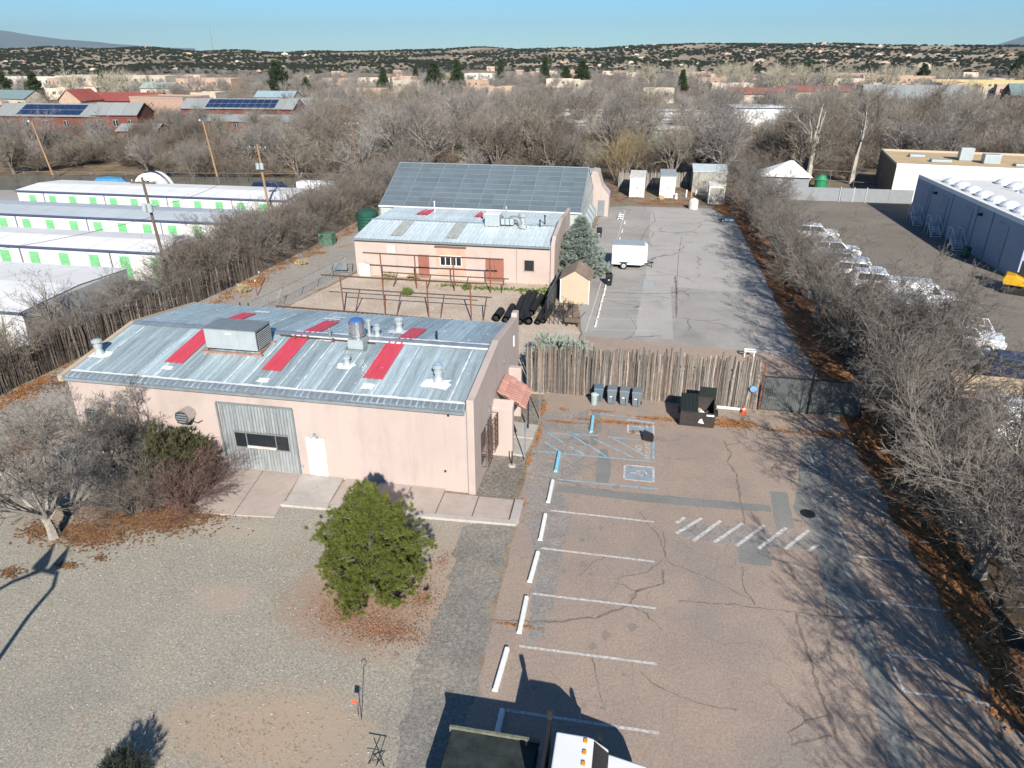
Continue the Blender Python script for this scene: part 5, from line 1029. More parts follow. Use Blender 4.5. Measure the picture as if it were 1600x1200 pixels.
for a in (.13, .85): box(a, a + .02, -1.03, -1.003, .52, 2.02).ob('door_trim', GREYM, TR, True)
MB().tube([(1.3, -.6, .5), (2.3, 0, .5), (1.3, .6, .5)], .05, 6).ob('tongue', DARK, TR, True); MB().bar((2.15, 0, .0), (2.15, 0, .8), .04).ob('jack', DARK, TR, True); box(-.9, -.1, -1.06, -1.003, .62, .72).ob('fender', DARK, TR, True)
for s in (-1, 1): wheel(TR, -.5, s*.98, .34)
# excavator
EX = thing('mini_excavator', 'yellow mini excavator with black cab at the right edge', 'excavator', (31.9, 65.6, 0), R(-25)); YEL = M('machine_yellow', (.62, .34, .02), .45)
for s in (-1, 1):
    MB().prism([(-1.2, .25), (-1.0, .02), (1.0, .02), (1.2, .25), (1.05, .55), (-1.05, .55)], s*.75 - .2, s*.75 + .2, 'y').ob('track', TYRE, EX, True)
MB().lathe((0, 0, .5), [(.55, 0), (.55, .22)], 16).ob('turntable', DARK, EX, True)
MB().prism([(-1.25, .75), (.4, .75), (.4, 1.25), (-.5, 1.6), (-1.2, 1.55), (-1.35, 1.2)], -.85, .85, 'y').ob('body', YEL, EX, True, bevel=.06)
cbn = box(-.35, .75, -.1, .85, 1.25, 2.6).ob('cab', DARK, EX, True, bevel=.05)
for q in ([(-.25, .858, 1.5), (.65, .858, 1.5), (.65, .858, 2.5), (-.25, .858, 2.5)], [(.758, 0, 1.4), (.758, .75, 1.4), (.758, .75, 2.5), (.758, 0, 2.5)]): MB().add(q, [(0, 1, 2, 3)]).ob('pane', GLASSD, cbn, True)
MB().tube([(.6, -.3, 1.1), (1.6, -.3, 2.7), (2.6, -.3, 2.6)], [.18, .2, .14], 6).ob('boom', YEL, EX, True); MB().tube([(2.5, -.3, 2.7), (3.0, -.3, 1.2)], [.16, .1], 6).ob('stick', YEL, EX, True); MB().prism([(2.8, 1.2), (3.3, 1.1), (3.1, .5), (2.6, .7)], -.6, 0, 'y').ob('bucket', DARK, EX, True)
c_ = bpy.data.curves.new('lettering', 'FONT'); c_.body = 'CAT'; c_.size = .38; to = bpy.data.objects.new('tmp', c_); COL.objects.link(to); me = bpy.data.meshes.new_from_object(to.evaluated_get(bpy.context.evaluated_depsgraph_get())); bpy.data.objects.remove(to)
link('lettering', me, WHITE, EX, (-.35, .862, 1.0), (R(90), 0, R(180)))

# ------------------------------------------------------------------ sheds and small things in the rear lot
sh = thing('tan_shed', 'tan garden shed with brown gable roof beside the rear lot', 'shed', (-5.25, 57.2, 0)); TANW = M('tan_siding', (.50, .405, .30), .8, var=.05)
MB().prism([(-1.15, 0), (1.15, 0), (1.15, 2.05), (0, 2.75), (-1.15, 2.05)], -1.5, 1.5, 'y').ob('wall', TANW, sh, True)
for k in range(9): box(-1.16, 1.16, -1.515, -1.502, .1 + k*.22, .12 + k*.22 + .16).ob('siding_board', TANW, sh, True)
SHG = M('brown_shingle', (.27, .20, .145), .9, var=.2, rand=.12)
for s in (-1, 1):
    for j in range(6):
        t0, t1 = j/6, (j + 1.25)/6; MB().add([(s*(1.32 - 1.32*t0), -1.62, 1.98 + .82*t0 + .02), (s*(1.32 - 1.32*t0), 1.62, 1.98 + .82*t0 + .02), (s*max(0, 1.32 - 1.32*t1), 1.62, 1.98 + .82*min(1, t1)), (s*max(0, 1.32 - 1.32*t1), -1.62, 1.98 + .82*min(1, t1))], [(0, 1, 2, 3)]).ob('shingle_course', SHG, sh, True)
for x in (-1.2, 1.14): box(x, x + .06, -1.54, -1.50, 0, 2.05).ob('corner_trim', WHITE, sh, True)
OLDW = M('old_white_paint', (.62, .60, .55), .8, var=.3, scale=2.5, detail=8); CWOOD = M('grey_boards', (.34, .32, .28), .9, var=.2, scale=2, stretch=(4, 4, .4))
def hut(label, x, y, wd, dp, h, slope, wall, roof, door, name='storage_shed'):
    s = thing(name, label, 'shed', (x, y, 0)); MB().prism([(-dp/2, 0), (dp/2, 0), (dp/2, h + slope), (-dp/2, h)], -wd/2, wd/2, 'x').ob('wall', wall, s, True)
    MB().add([(-wd/2 - .08, -dp/2 - .12, h + .02), (wd/2 + .08, -dp/2 - .12, h + .02), (wd/2 + .08, dp/2 + .1, h + slope + .03), (-wd/2 - .08, dp/2 + .1, h + slope + .03), (-wd/2 - .08, -dp/2 - .12, h + .1), (wd/2 + .08, -dp/2 - .12, h + .1), (wd/2 + .08, dp/2 + .1, h + slope + .11), (-wd/2 - .08, dp/2 + .1, h + slope + .11)], [(3, 2, 1, 0), (4, 5, 6, 7), (0, 1, 5, 4), (1, 2, 6, 5), (2, 3, 7, 6), (3, 0, 4, 7)]).ob('roof', roof, s, True)
    if door:
        for k in (0, 1): d = box(-wd*.42 + k*wd*.42, -.01 + k*wd*.42, -dp/2 - .035, -dp/2 - .002, .1, h*.88).ob('door', door, s, True)
        box(-.04, .04, -dp/2 - .07, -dp/2 - .036, h*.45, h*.55).ob('latch', DARK, s, True)
    return s
hut('weathered white shed at the rear lot end, leftmost with peeling front', -1.55, 106.5, 2.1, 5.2, 2.75, .15, OLDW, OLDW, OLDW); hut('clean white shed at the rear lot end, second from the left', 2.65, 107.2, 2.1, 5.6, 2.95, .1, WHITE, LGREY, WHITE)
hut('wide board-walled shed with pale metal roof at the rear lot corner', 8.7, 111.8, 4.8, 4.2, 2.9, .5, CWOOD, WHITEROOF, None); hut('small white board shed in front of the wide shed', 9.15, 102.2, 2.1, 2.2, 2.45, .15, OLDW, OLDW, CWOOD)
o = thing('white_tank', 'white ribbed round-topped tank on the rear lot asphalt', 'tank', (6.0, 97.2, 0))
for k in range(4): MB().lathe((0, 0, .27*k), [(.58, 0), (.62, .05), (.62, .2), (.58, .25)], 16).ob('ring', OLDW, o, True)
MB().lathe((0, 0, 1.08), [(.58, 0), (.45, .2), (.2, .32), (.02, .36)], 16).ob('dome', OLDW, o, True)
for i, (px, py, mt, h, lb) in enumerate([(1072, 308, WHITE, .95, 'white bollard by the rear sheds, leftmost of three'), (1080, 308, LAMPA, .95, 'orange bollard by the rear sheds between two white ones'), (1087, 308, WHITE, .95, 'white bollard by the rear sheds, rightmost of three')]):
    x, y = survey(px, py); o = MB().lathe((x, y, 0), [(.1, 0), (.1, h), (.07, h + .07), (.01, h + .1)], 10).ob('bollard', mt); tag(o, lb, 'bollard', 'bollards by the rear sheds')
x, y = survey(1033, 312); o = MB().lathe((x, y, 0), [(.35, 0), (.45, .2), (.45, .4), (.3, .58), (.05, .62)], 9).ob('straw_bundle', M('straw_bundle', (.42, .30, .17), .95, bump=.5)); tag(o, 'tan bundle in front of the clean white shed', 'bundle')
x, y = survey(1056, 311); o = MB().lathe((x, y, 0), [(.22, 0), (.2, .35), (.12, .45), (.25, .7), (.05, .8)], 8).ob('white_jug', WHITE); tag(o, 'white jug standing at the corner of the clean white shed', 'jug')
def bagcart(label, px, py, h): x, y = survey(px, py); return cart(label, x, y, .2, BLACK, h)
bagcart('black wheeled bin beside the blue spruce', 936, 372, 1.15); bagcart('black wheeled bin on the rear lot in front of the trailer', 951, 446, 1.15)
x, y = survey(949, 331); o = MB().lathe((x, y, 0), [(.25, 0), (.3, .25), (.2, .38)], 10).ob('red_bucket', M('bucket_red', (.6, .03, .06), .4)); tag(o, 'red bucket near the greenhouse fan hoods', 'bucket')
x, y = survey(952, 308); o = MB().lathe((x, y, 0), [(.3, 0), (.36, .5), (.2, .6), (.34, .9), (.1, 1.0)], 8).ob('purple_tub', M('tub_purple', (.10, .06, .25), .5)); tag(o, 'purple and blue tubs stacked by the pink annex', 'tub')
pj = thing('pallet_jack', 'white steel cart lying on the wheel stop line of the rear lot', 'cart', survey(970, 340) + (0,))
for x in (-.3, .3): MB().bar((x, -1.6, .12), (x, 1.6, .12), .06).ob('fork', WHITE, pj, True)
for y in (-1.2, 0, 1.1): MB().bar((-.3, y, .14), (.3, y, .14), .05).ob('crossbar', WHITE, pj, True)
MB().bar((0, -1.5, .1), (0, -1.7, 1.0), .04).ob('handle', WHITE, pj, True)
hb = thing('blue_handcart', 'blue handcart lying at the right edge of the rear lot', 'cart', survey(1138, 347) + (0,)); box(-.5, .6, -.3, .3, .15, .4).ob('tray', M('cart_blue', (.16, .30, .45), .6), hb, True, bevel=.03); MB().bar((-.5, 0, .3), (-1.3, .2, .25), .04).ob('handle', DARK, hb, True)
for s in (-1, 1): wheel(hb, -.7, s*.3, .2, .1)
sn = thing('a_frame_sign', 'small white framed board standing behind the fence near the gate', 'sign', (7.6, 46.6, 0)); 
for k in range(4): a, b = [(-.35, -.2), (.35, -.2), (.35, .2), (-.35, .2)][k], [(.35, -.2), (.35, .2), (-.35, .2), (-.35, -.2)][k]; MB().bar((a[0], a[1], .5), (b[0], b[1], .5), .05).ob('frame', WHITE, sn, True)
for x in (-.3, .3): MB().bar((x, 0, 0), (x, 0, .5), .04).ob('leg', WHITE, sn, True)
tb = thing('dark_cart', 'dark brown wooden cart with handles near the tan shed', 'cart', survey(894, 508) + (0,)); box(-.5, .5, -.35, .35, .35, .5).ob('tray', POLED, tb, True); box(-.55, .55, -.4, -.34, .35, .7).ob('side', POLED, tb, True)
for x in (-.4, .4):
    for y in (-.3, .3): MB().bar((x, y, 0), (x, y, .36), .05).ob('leg', DARK, tb, True)
MB().bar((.5, .2, .45), (.9, .5, .95), .03).ob('handle', DARK, tb, True)
# black corrugated drain pipes lying in the yard corner
def culvert(label, a, b, r, z): 
    A = Vector((a[0], a[1], z)); B = Vector((b[0], b[1], z)); n = int((B - A).length/.22); pts = []; rs = []
    for i in range(n + 1): pts += [A.lerp(B, i/n), A.lerp(B, min(1, (i + .5)/n))]; rs += [r, r*.92]
    o = thing('drain_pipe', label, 'pipe', (a[0], a[1], 0), 0, 'black drain pipes in the yard'); MB().tube(pts, rs, 12, False).ob('pipe', BLACK, o)
    for p_ in (A, B): MB().tube([p_, p_ + (B - A).normalized()*.02], r*.5, 10).ob('end_bore', DARK, o)
for i, (a, b, r, z, lb) in enumerate([((775, 503), (783, 492), .42, .42, 'short fat black drain pipe, leftmost in the yard corner'), ((790, 505), (801, 484), .36, .36, 'medium black drain pipe second from the left in the yard corner'), ((802, 507), (818, 470), .36, .36, 'long black drain pipe third from the left in the yard corner'), ((812, 508), (827, 463), .36, .36, 'long black drain pipe in the middle of the yard corner heap'), ((820, 494), (836, 463), .36, .36, 'long black drain pipe fourth from the left in the heap'), ((830, 494), (846, 468), .34, .34, 'black drain pipe beside the green weeds'), ((826, 508), (822, 496), .42, .42, 'short upright-looking black pipe behind the roof parapet'), ((840, 508), (856, 478), .3, .3, 'black drain pipe right of the green weeds'), ((848, 506), (864, 482), .3, .3, 'rightmost black drain pipe by the iron pickets')]): culvert(lb, survey(*a), survey(*b), r*.78, z*.78)
tn = thing('green_water_tank', 'dark green cylindrical water tank left of the greenhouse', 'tank', (-31.4, 77.5, 0)); GRT = M('tank_green', (.02, .085, .06), .5, var=.15)
for k in range(6): MB().lathe((0, 0, .38*k), [(1.38, 0), (1.45, .06), (1.45, .3), (1.38, .37)], 28).ob('ring', GRT, tn, True)
MB().lathe((0, 0, 2.28), [(1.4, 0), (1.1, .25), (.4, .42), (.3, .43), (.3, .5), (.02, .52)], 28).ob('dome', GRT, tn, True)
tn.scale = (.85, .85, .92)
tf = thing('transformer_box', 'green utility transformer box beside the side lane', 'utility box', (-33.4, 70.6, 0)); box(-.75, .75, -.6, .6, 0, 1.15).ob('cabinet', M('box_green', (.085, .17, .12), .6), tf, True, bevel=.04); box(-.78, .78, -.63, .63, 1.16, 1.24).ob('lid', M('box_green_lid', (.11, .21, .15), .6), tf, True); box(-.7, -.02, -.625, -.602, .15, 1.1).ob('door', _mats['box_green'], tf, True); box(.02, .7, -.625, -.602, .15, 1.1).ob('door', _mats['box_green'], tf, True)
for i, (px, py) in enumerate([(402, 462), (408, 448)]):
    x, y = survey(px, py); o = thing('survey_stake', ['rusty stake with white top in the side lane, nearer one', 'rusty stake with white top in the side lane, farther one'][i], 'stake', (x, y, 0)); MB().bar((0, 0, 0), (0, 0, 1.25), .035).ob('stake', RUST, o, True); MB().bar((0, 0, 1.25), (0, 0, 1.4), .04).ob('top', WHITE, o, True)
# garden bits by the bottom edge
sc_ = thing('shepherd_hook', 'thin black shepherd hook on the gravel by the orange marker', 'hook', survey(565, 1124) + (0,)); MB().tube([(0, 0, 0), (.02, 0, 1.25)] + [(.02 + .09*math.sin(R(a)), 0, 1.34 - .09*math.cos(R(a))) for a in range(0, 300, 40)], .012, 6).ob('rod', DARK, sc_, True)
fl = thing('marker_flag', 'small orange red marker flag on a wire in the gravel', 'flag', survey(560, 1118) + (0,)); MB().bar((0, 0, 0), (0, 0, .62), .008, 5).ob('wire', DARK, fl, True); box(-.16, 0, -.004, .004, .5, .68).ob('flag', M('flag_orange', (.85, .12, .06), .7), fl, True)
xs = thing('folding_rack', 'folded dark metal rack at the bottom edge on the drive', 'rack', survey(588, 1196) + (0,))
for a in ((-.25, 0, 0, .1, .1, .55), (.0, 0, 0, .25, .1, .55), (-.28, .1, .55, .28, .1, .55), (-.1, 0, .2, .2, 0, .3), (.25, 0, 0, -.1, .05, .5)): MB().bar(a[:3], a[3:], .014, 5).ob('bar', DARK, xs, True)
# curved lamp post left of the frame; it throws the curved shadow on the gravel
lp = thing('curved_lamp_post', 'dark curved lamp post with banner arms left of the gravel yard', 'lamp post', (-18.7, 9.2, 0))
MB().tube([(-18.7, 9.2, 0), (-18.7, 9.2, 2.6), (-18.55, 9.25, 4.4), (-18.3, 9.3, 5.3), (-18.5, 9.3, 5.75), (-19.2, 9.3, 5.8), (-20.1, 9.3, 5.3), (-20.9, 9.3, 4.6)], [.09, .085, .08, .08, .08, .08, .07, .06], 10).ob('post', DARK, lp)
for x, z, r in ((-18.7, 6.05, .26), (-19.4, 6.0, .3)): MB().lathe((x, 9.3, z - .2), [(.05, 0), (r, .12), (r*.7, .4), (r*.25, .75), (.02, .95)], 9).ob('finial', DARK, lp)
# ------------------------------------------------------------------ storage rows on the left
STW = M('storage_white', (.70, .70, .68), .7, var=.06, scale=.5); STR = M('storage_roof', (.74, .735, .71), .75, var=.10, scale=.25, stretch=(.3, 1, 1)); STG = M('storage_grey_wall', (.38, .385, .38), .8, var=.08)
STRB = M('storage_roof_blue', (.46, .50, .53), .7, var=.12, scale=.25, stretch=(.3, 1, 1)); NAVT = M('navy_trim', (.07, .09, .16), .6)
def storage(label, x0, x1, y0, y1, h, first, step, rz=0, org=None, roof=None, dw=.95, dh=2.5, end=None):
    cx_, cy_ = ((x0 + x1)/2, (y0 + y1)/2) if org is None else org
    s = thing('storage_building', label, 'storage building', (cx_, cy_, 0), rz, 'self storage rows'); a, b, c, d = x0 - (x0 + x1)/2, x1 - (x0 + x1)/2, y0 - (y0 + y1)/2, y1 - (y0 + y1)/2
    MB().prism([(c, 0), (d, 0), (d, h), ((c + d)/2, h + .25), (c, h)], a, b, 'x').ob('wall', STW, s, True)
    n = max(4, int((b - a)/3.2))
    for k in range(n):
        u, v_ = a - .1 + (b - a + .2)*k/n, a - .1 + (b - a + .2)*(k + 1)/n - .03
        MB().add([(u, c - .15, h + .03), (v_, c - .15, h + .03), (v_, (c + d)/2, h + .31), (u, (c + d)/2, h + .31), (v_, d + .15, h + .03), (u, d + .15, h + .03)], [(0, 1, 2, 3), (3, 2, 4, 5)]).ob('roof_sheet', roof or STR, s, True)
    box(a - .1, b + .1, c - .24, c - .151, h - .14, h + .03).ob('gutter', NAVT, s, True)
    if end: box(b + .002, b + .03, c, d, 0, h - .02).ob('end_cladding', end, s, True)
    x = a + first
    while x + dw < b:
        dd = box(x, x + dw, c - .05, c - .002, .05, dh).ob('roller_door', GREEN, s, True); [box(x + .02, x + dw - .02, c - .075, c - .051, zz, zz + .13).ob('door_slat', GREEN, dd, True) for zz in [.15 + .32*q for q in range(int(dh/.32))]]; x += step
    x = a + first + 2.2
    while x < b: MB().bar((x, c - .1, .05), (x, c - .1, h - .15), .05).ob('downpipe', GREYM, s, True); x += step*3
    return s
storage('storage row with pale roof and green doors, farthest of the left four', -78, -41.5, 78.1, 85.7, 3.0, 1.6, 2.85)
storage('storage row with bluish roof and green doors, third from the camera', -96, -41.5, 65.7, 71.8, 3.0, 1.0, 2.9, roof=STRB)
storage('storage row with white roof and green doors, second from the camera', -86, -41.2, 53.9, 59.9, 3.0, 1.1, 3.05)
storage('nearest storage building with large green door and grey end wall', -80, -41.6, 39.2, 50, 2.6, 1.2, 3.6, dw=2.6, dh=2.3, end=STG)
cp = thing('teardrop_camper', 'white round-backed camper with black top edge behind the far storage row', 'camper', (-68.5, 91.5, 0)); 
MB().prism([(-2.6, .5)] + [(2.6*math.cos(R(a)), .6 + 2.9*math.sin(R(a))) for a in range(0, 181, 15)], -1.1, 1.1, 'y').ob('body', WHITE, cp, True)
MB().tube([(2.66*math.cos(R(a)), 0, .6 + 2.95*math.sin(R(a))) for a in range(0, 181, 15)], .16, 6).ob('roof_band', NAVY, cp, True)
box(-1.0, .2, -1.13, -1.102, 1.9, 2.5).ob('window', GLASSD, cp, True); box(.8, 1.5, -1.12, -1.102, .7, 2.5).ob('door', LGREY, cp, True)
for s in (-1, 1): wheel(cp, 0, s*1.0, .36)
tp = thing('blue_tarp_load', 'bright blue tarp over a load behind the far storage row', 'tarp', (-75.0, 91, 0)); MB().lathe((0, 0, 0), [(2.0, 0), (2.1, 2.0), (1.5, 2.6), (.1, 2.8)], 10).ob('tarp', M('tarp_blue', (.06, .24, .42), .6, bump=.4, bscale=3), tp, True); tp.scale = (1.3, .6, 1)
rv_ = car('parked_boat_cover', 'dark covered boat trailer behind the far storage row', 'trailer', (-50.5, 91.5, 0), 0, 5, 2, [(-2.4, .7), (2, .7), (2.6, 1.2), (1, 2.7), (-2.2, 2.7), (-2.5, 2.3)], 1.3, NAVY, [], .35)
o = car('white_box_trailer', 'white low box trailer at the right end of the far storage row', 'trailer', (-43.5, 91.2, 0), 0, 5.6, 2.1, [(-2.8, .5), (2.8, .5), (2.8, 3.0), (-2.8, 3.0)], 1.2, WHITE, [], .35)
railfence('perimeter_fence', 'dark mesh perimeter fence behind the storage rows', [(-118, 91), (-66, 97.5), (-41, 101)], 2.6, 5, GREYM, (.98, .05), False)
pfc = railfence('screen_fence', 'dark mesh screened fence right behind the far storage row', [(-118, 89.6), (-66, 96.1), (-41, 99.6)], 2.3, 3.2, DARK, (.98,), False)
SCR = M('fence_screen', (.075, .075, .065), .9, var=.3, scale=.6, alpha=.8)
for i in range(24):
    xa, xb = -118 + i*3.2, -118 + i*3.2 + 3.1; ya, yb = np.interp([xa, xb], [-118, -66, -41], [89.6, 96.1, 99.6]); MB().add([(xa, ya, .05), (xb, yb, .05), (xb, yb, 2.2), (xa, ya, 2.2)], [(0, 1, 2, 3)]).ob('mesh_panel', SCR, pfc)
# far storage complex behind the wood
for i, (lb, x, y, L_, rz, h) in enumerate([('white storage row beyond the wood, nearest the greenhouse', -22, 168, 62, 10, 3.2), ('white storage row beyond the wood, second from the greenhouse', -12, 186, 70, 10, 3.2), ('white storage row beyond the wood, third from the greenhouse', -4, 204, 72, 10, 3.2), ('white storage row beyond the wood, farthest', 6, 224, 76, 10, 3.4)]):
    storage(lb, 0, L_, 0, 9, h, 1.5, 4.2, R(rz), (x, y), dw=2.4, dh=2.4)
o = storage('tall white warehouse wall behind the wood right of the greenhouse', 0, 16, 0, 12, 6.5, 99, 9, R(8), (26, 196)); 

# ------------------------------------------------------------------ utility poles and wires
def upole(label, x, y, h, lean=(0, 0), mat=POLE, arm=0, lamp=False, cans=0, r=.15):
    u = thing('utility_pole', label, 'utility pole', (x, y, 0), 0, 'poles beside the storage yard'); lx, ly = lean
    MB().tube([(0, 0, 0), (lx*.5, ly*.5, h*.5), (lx, ly, h)], [r, r*.85, r*.65], 9).ob('pole', mat, u, True)
    if arm:
        for k in range(arm): box(lx - 1.1, lx + 1.1, ly - .06, ly + .06, h - .5 - k*.7, h - .36 - k*.7).ob('crossarm', POLED, u, True)
        for k in range(4): MB().lathe((lx - .95 + k*.63, ly, h - .36), [(.05, 0), (.07, .1), (.03, .18)], 7).ob('insulator', LGREY, u, True)
    if lamp: MB().tube([(lx, ly, h - .15), (lx - .4, ly, h + .1)], .03, 6).ob('lamp_arm', GREYM, u, True); MB().lathe((lx - .5, ly, h), [(.16, 0), (.2, .08), (.12, .25), (.03, .3)], 10).ob('lamp_head', LGREY, u, True)
    for k in range(cans): MB().lathe((lx*.7 + (k - .5)*.5, ly*.7 - .35, h*.72), [(.2, 0), (.22, .05), (.22, .6), (.1, .72)], 12).ob('transformer', LGREY, u, True)
    return u
upole('dark leaning utility pole at the pole fence, nearest the camera', -39.3, 52.0, 9.6, (-.9, .4), POLED, 1, cans=2); upole('tan utility pole with transformer cans at the far storage row', -42.6, 76.0, 9.4, (-.6, .3), POLE, 1, cans=2)
upole('bare tan lamp pole behind the far storage row, right of the camper', -66.0, 103.5, 9.2, (-1.1, .2), POLE, lamp=True); upole('tan lamp pole behind the far storage row, leftmost', -95.5, 103.5, 8.6, (-1.6, .2), POLE, lamp=True)
upole('brown utility pole with crossarms in the brush left of the greenhouse', -43.0, 104.0, 9.5, (-.5, .2), M('reddish_pole', (.24, .14, .085), .9), 2); upole('slim tan pole behind the greenhouse ridge', -38.8, 120, 8.4, (0, 0), POLE, r=.12)
upole('short tan pole at the left picture edge behind the storage rows', -112, 98, 7.5, (-1.0, 0), POLE, lamp=True)
def wire(label, a, b, sag):
    pts = [(a[0] + (b[0]-a[0])*t, a[1] + (b[1]-a[1])*t, a[2] + (b[2]-a[2])*t - sag*4*t*(1 - t)) for t in [i/14 for i in range(15)]]
    o = MB().tube(pts, .016, 4).ob('overhead_wire', DARK); tag(o, label, 'wire')
wire('overhead wire sagging left from the dark leaning pole', (-40.1, 52.4, 6.4), (-52, 33, 6.6), .7); wire('overhead wire between the dark leaning pole and the tan transformer pole', (-40.2, 52.4, 7.2), (-43.1, 76.2, 8.2), .9)
wire('overhead wire from the tan transformer pole to the brush pole', (-43.2, 76.3, 8.6), (-43.5, 104.2, 8.9), .8)

# ------------------------------------------------------------------ warehouses on the right
WH = thing('grey_warehouse', 'large white-roofed warehouse with bluish shaded wall and dock doors', 'warehouse', (32.5, 97.5, 0), R(-88.5))
WGR = M('warehouse_wall', (.33, .39, .48), .8, var=.05); WRF = M('warehouse_roof', (.66, .66, .64), .8, var=.06, scale=.3)  # wall colour holds the blue skylight tint of its shaded side
LW, DW, HW = 28, 40, 5.0      # local: x along the long wall towards the camera, y into the building
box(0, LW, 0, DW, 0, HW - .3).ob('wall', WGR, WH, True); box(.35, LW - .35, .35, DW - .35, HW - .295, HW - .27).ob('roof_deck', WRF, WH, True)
for a in ((0, LW, 0, .33), (0, LW, DW - .33, DW), (0, .33, .335, DW - .335), (LW - .33, LW, .335, DW - .335)): box(*a, HW - .298, HW + .12).ob('parapet', WHITE, WH, True)
SKY = M('skylight_dome', (.74, .76, .77), .25, var=.04)
skm = MB().lathe((0, 0, 0), [(1.15, .0), (1.15, .2), (1.05, .28), (.8, .48), (.45, .6), (.02, .65)], 16).mesh('skylight')
for i in range(8):
    for j in range(4): link('skylight', skm, SKY, WH, (3.4 + i*2.9, 2.6 + j*5.6, HW - .27), (0, 0, 0), (1, .75, 1))
for x, y in ((9, 7.5),): MB().lathe((x, y, HW - .28), [(.45, 0), (.12, .25), (.08, .3), (.08, 1.6)], 10).ob('roof_mast', WHITE, WH, True)
box(14, 15.2, 8.6, 9.4, HW - .27, HW + .0).ob('roof_hatch', WHITE, WH, True)
for i, x in enumerate((2.6, 8.3, 14.6, 22.5)):
    d = box(x, x + 2.0, -.05, -.003, 1.2 if i < 3 else .1, 4.2).ob('dock_door', M('dock_door', (.30, .36, .45), .7), WH, True)
    for k in range(5): box(x + .05, x + 1.95, -.075, -.051, (1.25 if i < 3 else .2) + k*.58, (1.25 if i < 3 else .2) + k*.58 + .5).ob('door_slat', _mats['dock_door'], d, True)
for x in (5.2, 11.2, 17.6, 21.0): box(x, x + .08, -.06, -.003, .0, HW - .3).ob('wall_joint', GREYM, WH, True)
for x in (6.4, 18.4): box(x, x + .35, -.35, -.003, 3.9, 4.15).ob('wall_lamp', DARK, WH, True)
for x in (4.4, 10.2, 16.4):
    st = thing('dock_stair', {4.4: 'white steel dock stair at the far end of the grey warehouse', 10.2: 'white steel dock stair in the middle of the grey warehouse wall', 16.4: 'white steel dock stair nearest the excavator'}[x], 'stair', WH.matrix_basis @ Vector((x, -.9, 0)), R(-88.5), 'dock stairs on the grey warehouse')
    box(-1.0, 0, -.5, .75, 1.05, 1.15).ob('landing', LGREY, st, True)
    for k in range(5): box(.0 + k*.26, .26 + k*.26, -.5, .5, .85 - k*.2, .89 - k*.2).ob('tread', WHITE, st, True)
    for s in (-.5, .5):
        MB().tube([(-1.0, s, 2.05), (0, s, 2.05), (1.3, s, .95), (1.3, s, 0)], .03, 6).ob('handrail', WHITE, st, True); MB().bar((0, s, 1.1), (1.3, s, .02), .04).ob('stringer', WHITE, st, True); MB().bar((-1, s, 0), (-1, s, 2.05), .03).ob('post', WHITE, st, True); MB().bar((0, s, 0), (0, s, 2.05), .03).ob('post', WHITE, st, True)
WP = WH.matrix_basis @ Vector((20.2, -1.2, 0)); bn = cart('green wheeled bin against the grey warehouse wall', WP[0], WP[1], .4, M('bin_green', (.03, .11, .08), .5), 1.2); bn['group'] = 'bins at the warehouse'
TW = thing('tan_roof_building', 'long white building with tan gravel roof behind the grey warehouse', 'building', (33, 108, 0), R(-8)); BRW = M('brown_wall', (.22, .165, .12), .9)
box(0, 70, 0, 17, 0, 4.7).ob('wall', WHITE, TW, True); box(-.05, -.003, 0, 17, 0, 4.7).ob('side_wall', BRW, TW, True); box(.3, 69.7, .3, 16.7, 4.705, 4.73).ob('roof_deck', M('tan_roof', (.52, .38, .22), .95, var=.12, scale=.4), TW, True)
for a in ((-.05, 70, 0, .29), (-.05, 70, 16.71, 17), (-.05, .29, .295, 16.705)): box(*a, 4.705, 5.0).ob('parapet', WHITE if a[3] == .29 else TANW, TW, True)
for x, y, w_, d_, h in ((9, 8, 1.7, 1.6, 1.7), (11.5, 5.5, 2, 1.8, 1.2), (27, 6, 2.2, 2, 1.5), (3, 10, 2, 1.5, .35), (5, 5, 2.5, 1.6, .35), (15, 4, 3, 1.5, .3), (24, 11, 2.4, 1.6, .4)): box(x, x + w_, y, y + d_, 4.74, 4.74 + h).ob('roof_unit', LGREY, TW, True, bevel=.05)
gw = thing('grey_yard_wall', 'low grey metal wall with a double gate across the neighbour lot end', 'wall', (18, 106, 0)); GWM = M('grey_wall_metal', (.25, .26, .27), .7, var=.08)
for a, b, in ((15.0, 18.6), (18.62, 22.2), (22.22, 25.8), (26.1, 27.6), (27.75, 29.2), (29.4, 32.2), (32.22, 35.2)): box(a, b, 105.9, 106.0, .05, 1.85).ob('wall_panel', GWM, gw)
for x in (25.95, 27.67, 29.3): box(x - .07, x + .07, 105.86, 106.04, 0, 2.0).ob('post', LGREY, gw)
wh = thing('white_roof_hut', 'grey hut with white hipped roof behind the grey yard wall', 'hut', (19.6, 114, 0)); box(-3.2, 3.2, -2.4, 2.4, 0, 2.3).ob('wall', GWM, wh, True)
MB().add([(-3.6, -2.8, 2.3), (3.6, -2.8, 2.3), (3.6, 2.8, 2.3), (-3.6, 2.8, 2.3), (0.6, .6, 4.2), (1.2, .6, 4.2)], [(0, 1, 5, 4), (1, 2, 5), (2, 3, 4, 5), (3, 0, 4), (3, 2, 1, 0)]).ob('roof', WHITE, wh, True)
o = MB().lathe((25.5, 116.5, 0), [(.9, 0), (.9, 1.4), (.6, 1.9), (.02, 2.1)], 14).ob('green_dome_tank', M('dome_green', (.03, .22, .10), .5)); tag(o, 'small green domed tank behind the grey yard wall', 'tank')
railfence('rear_chain_link', 'tall chain link fence with barbed top behind the grey yard wall', [(23.2, 116), (32.8, 113.6)], 2.9, 3, GREYM, (.98, .5), False)
coyote('grey plank fence behind the rear lot sheds', [(-4.5, 112), (1, 113), (7, 114.5)], 2.2, .16, (CWOOD, LATILLA, LATB), name='plank_fence')

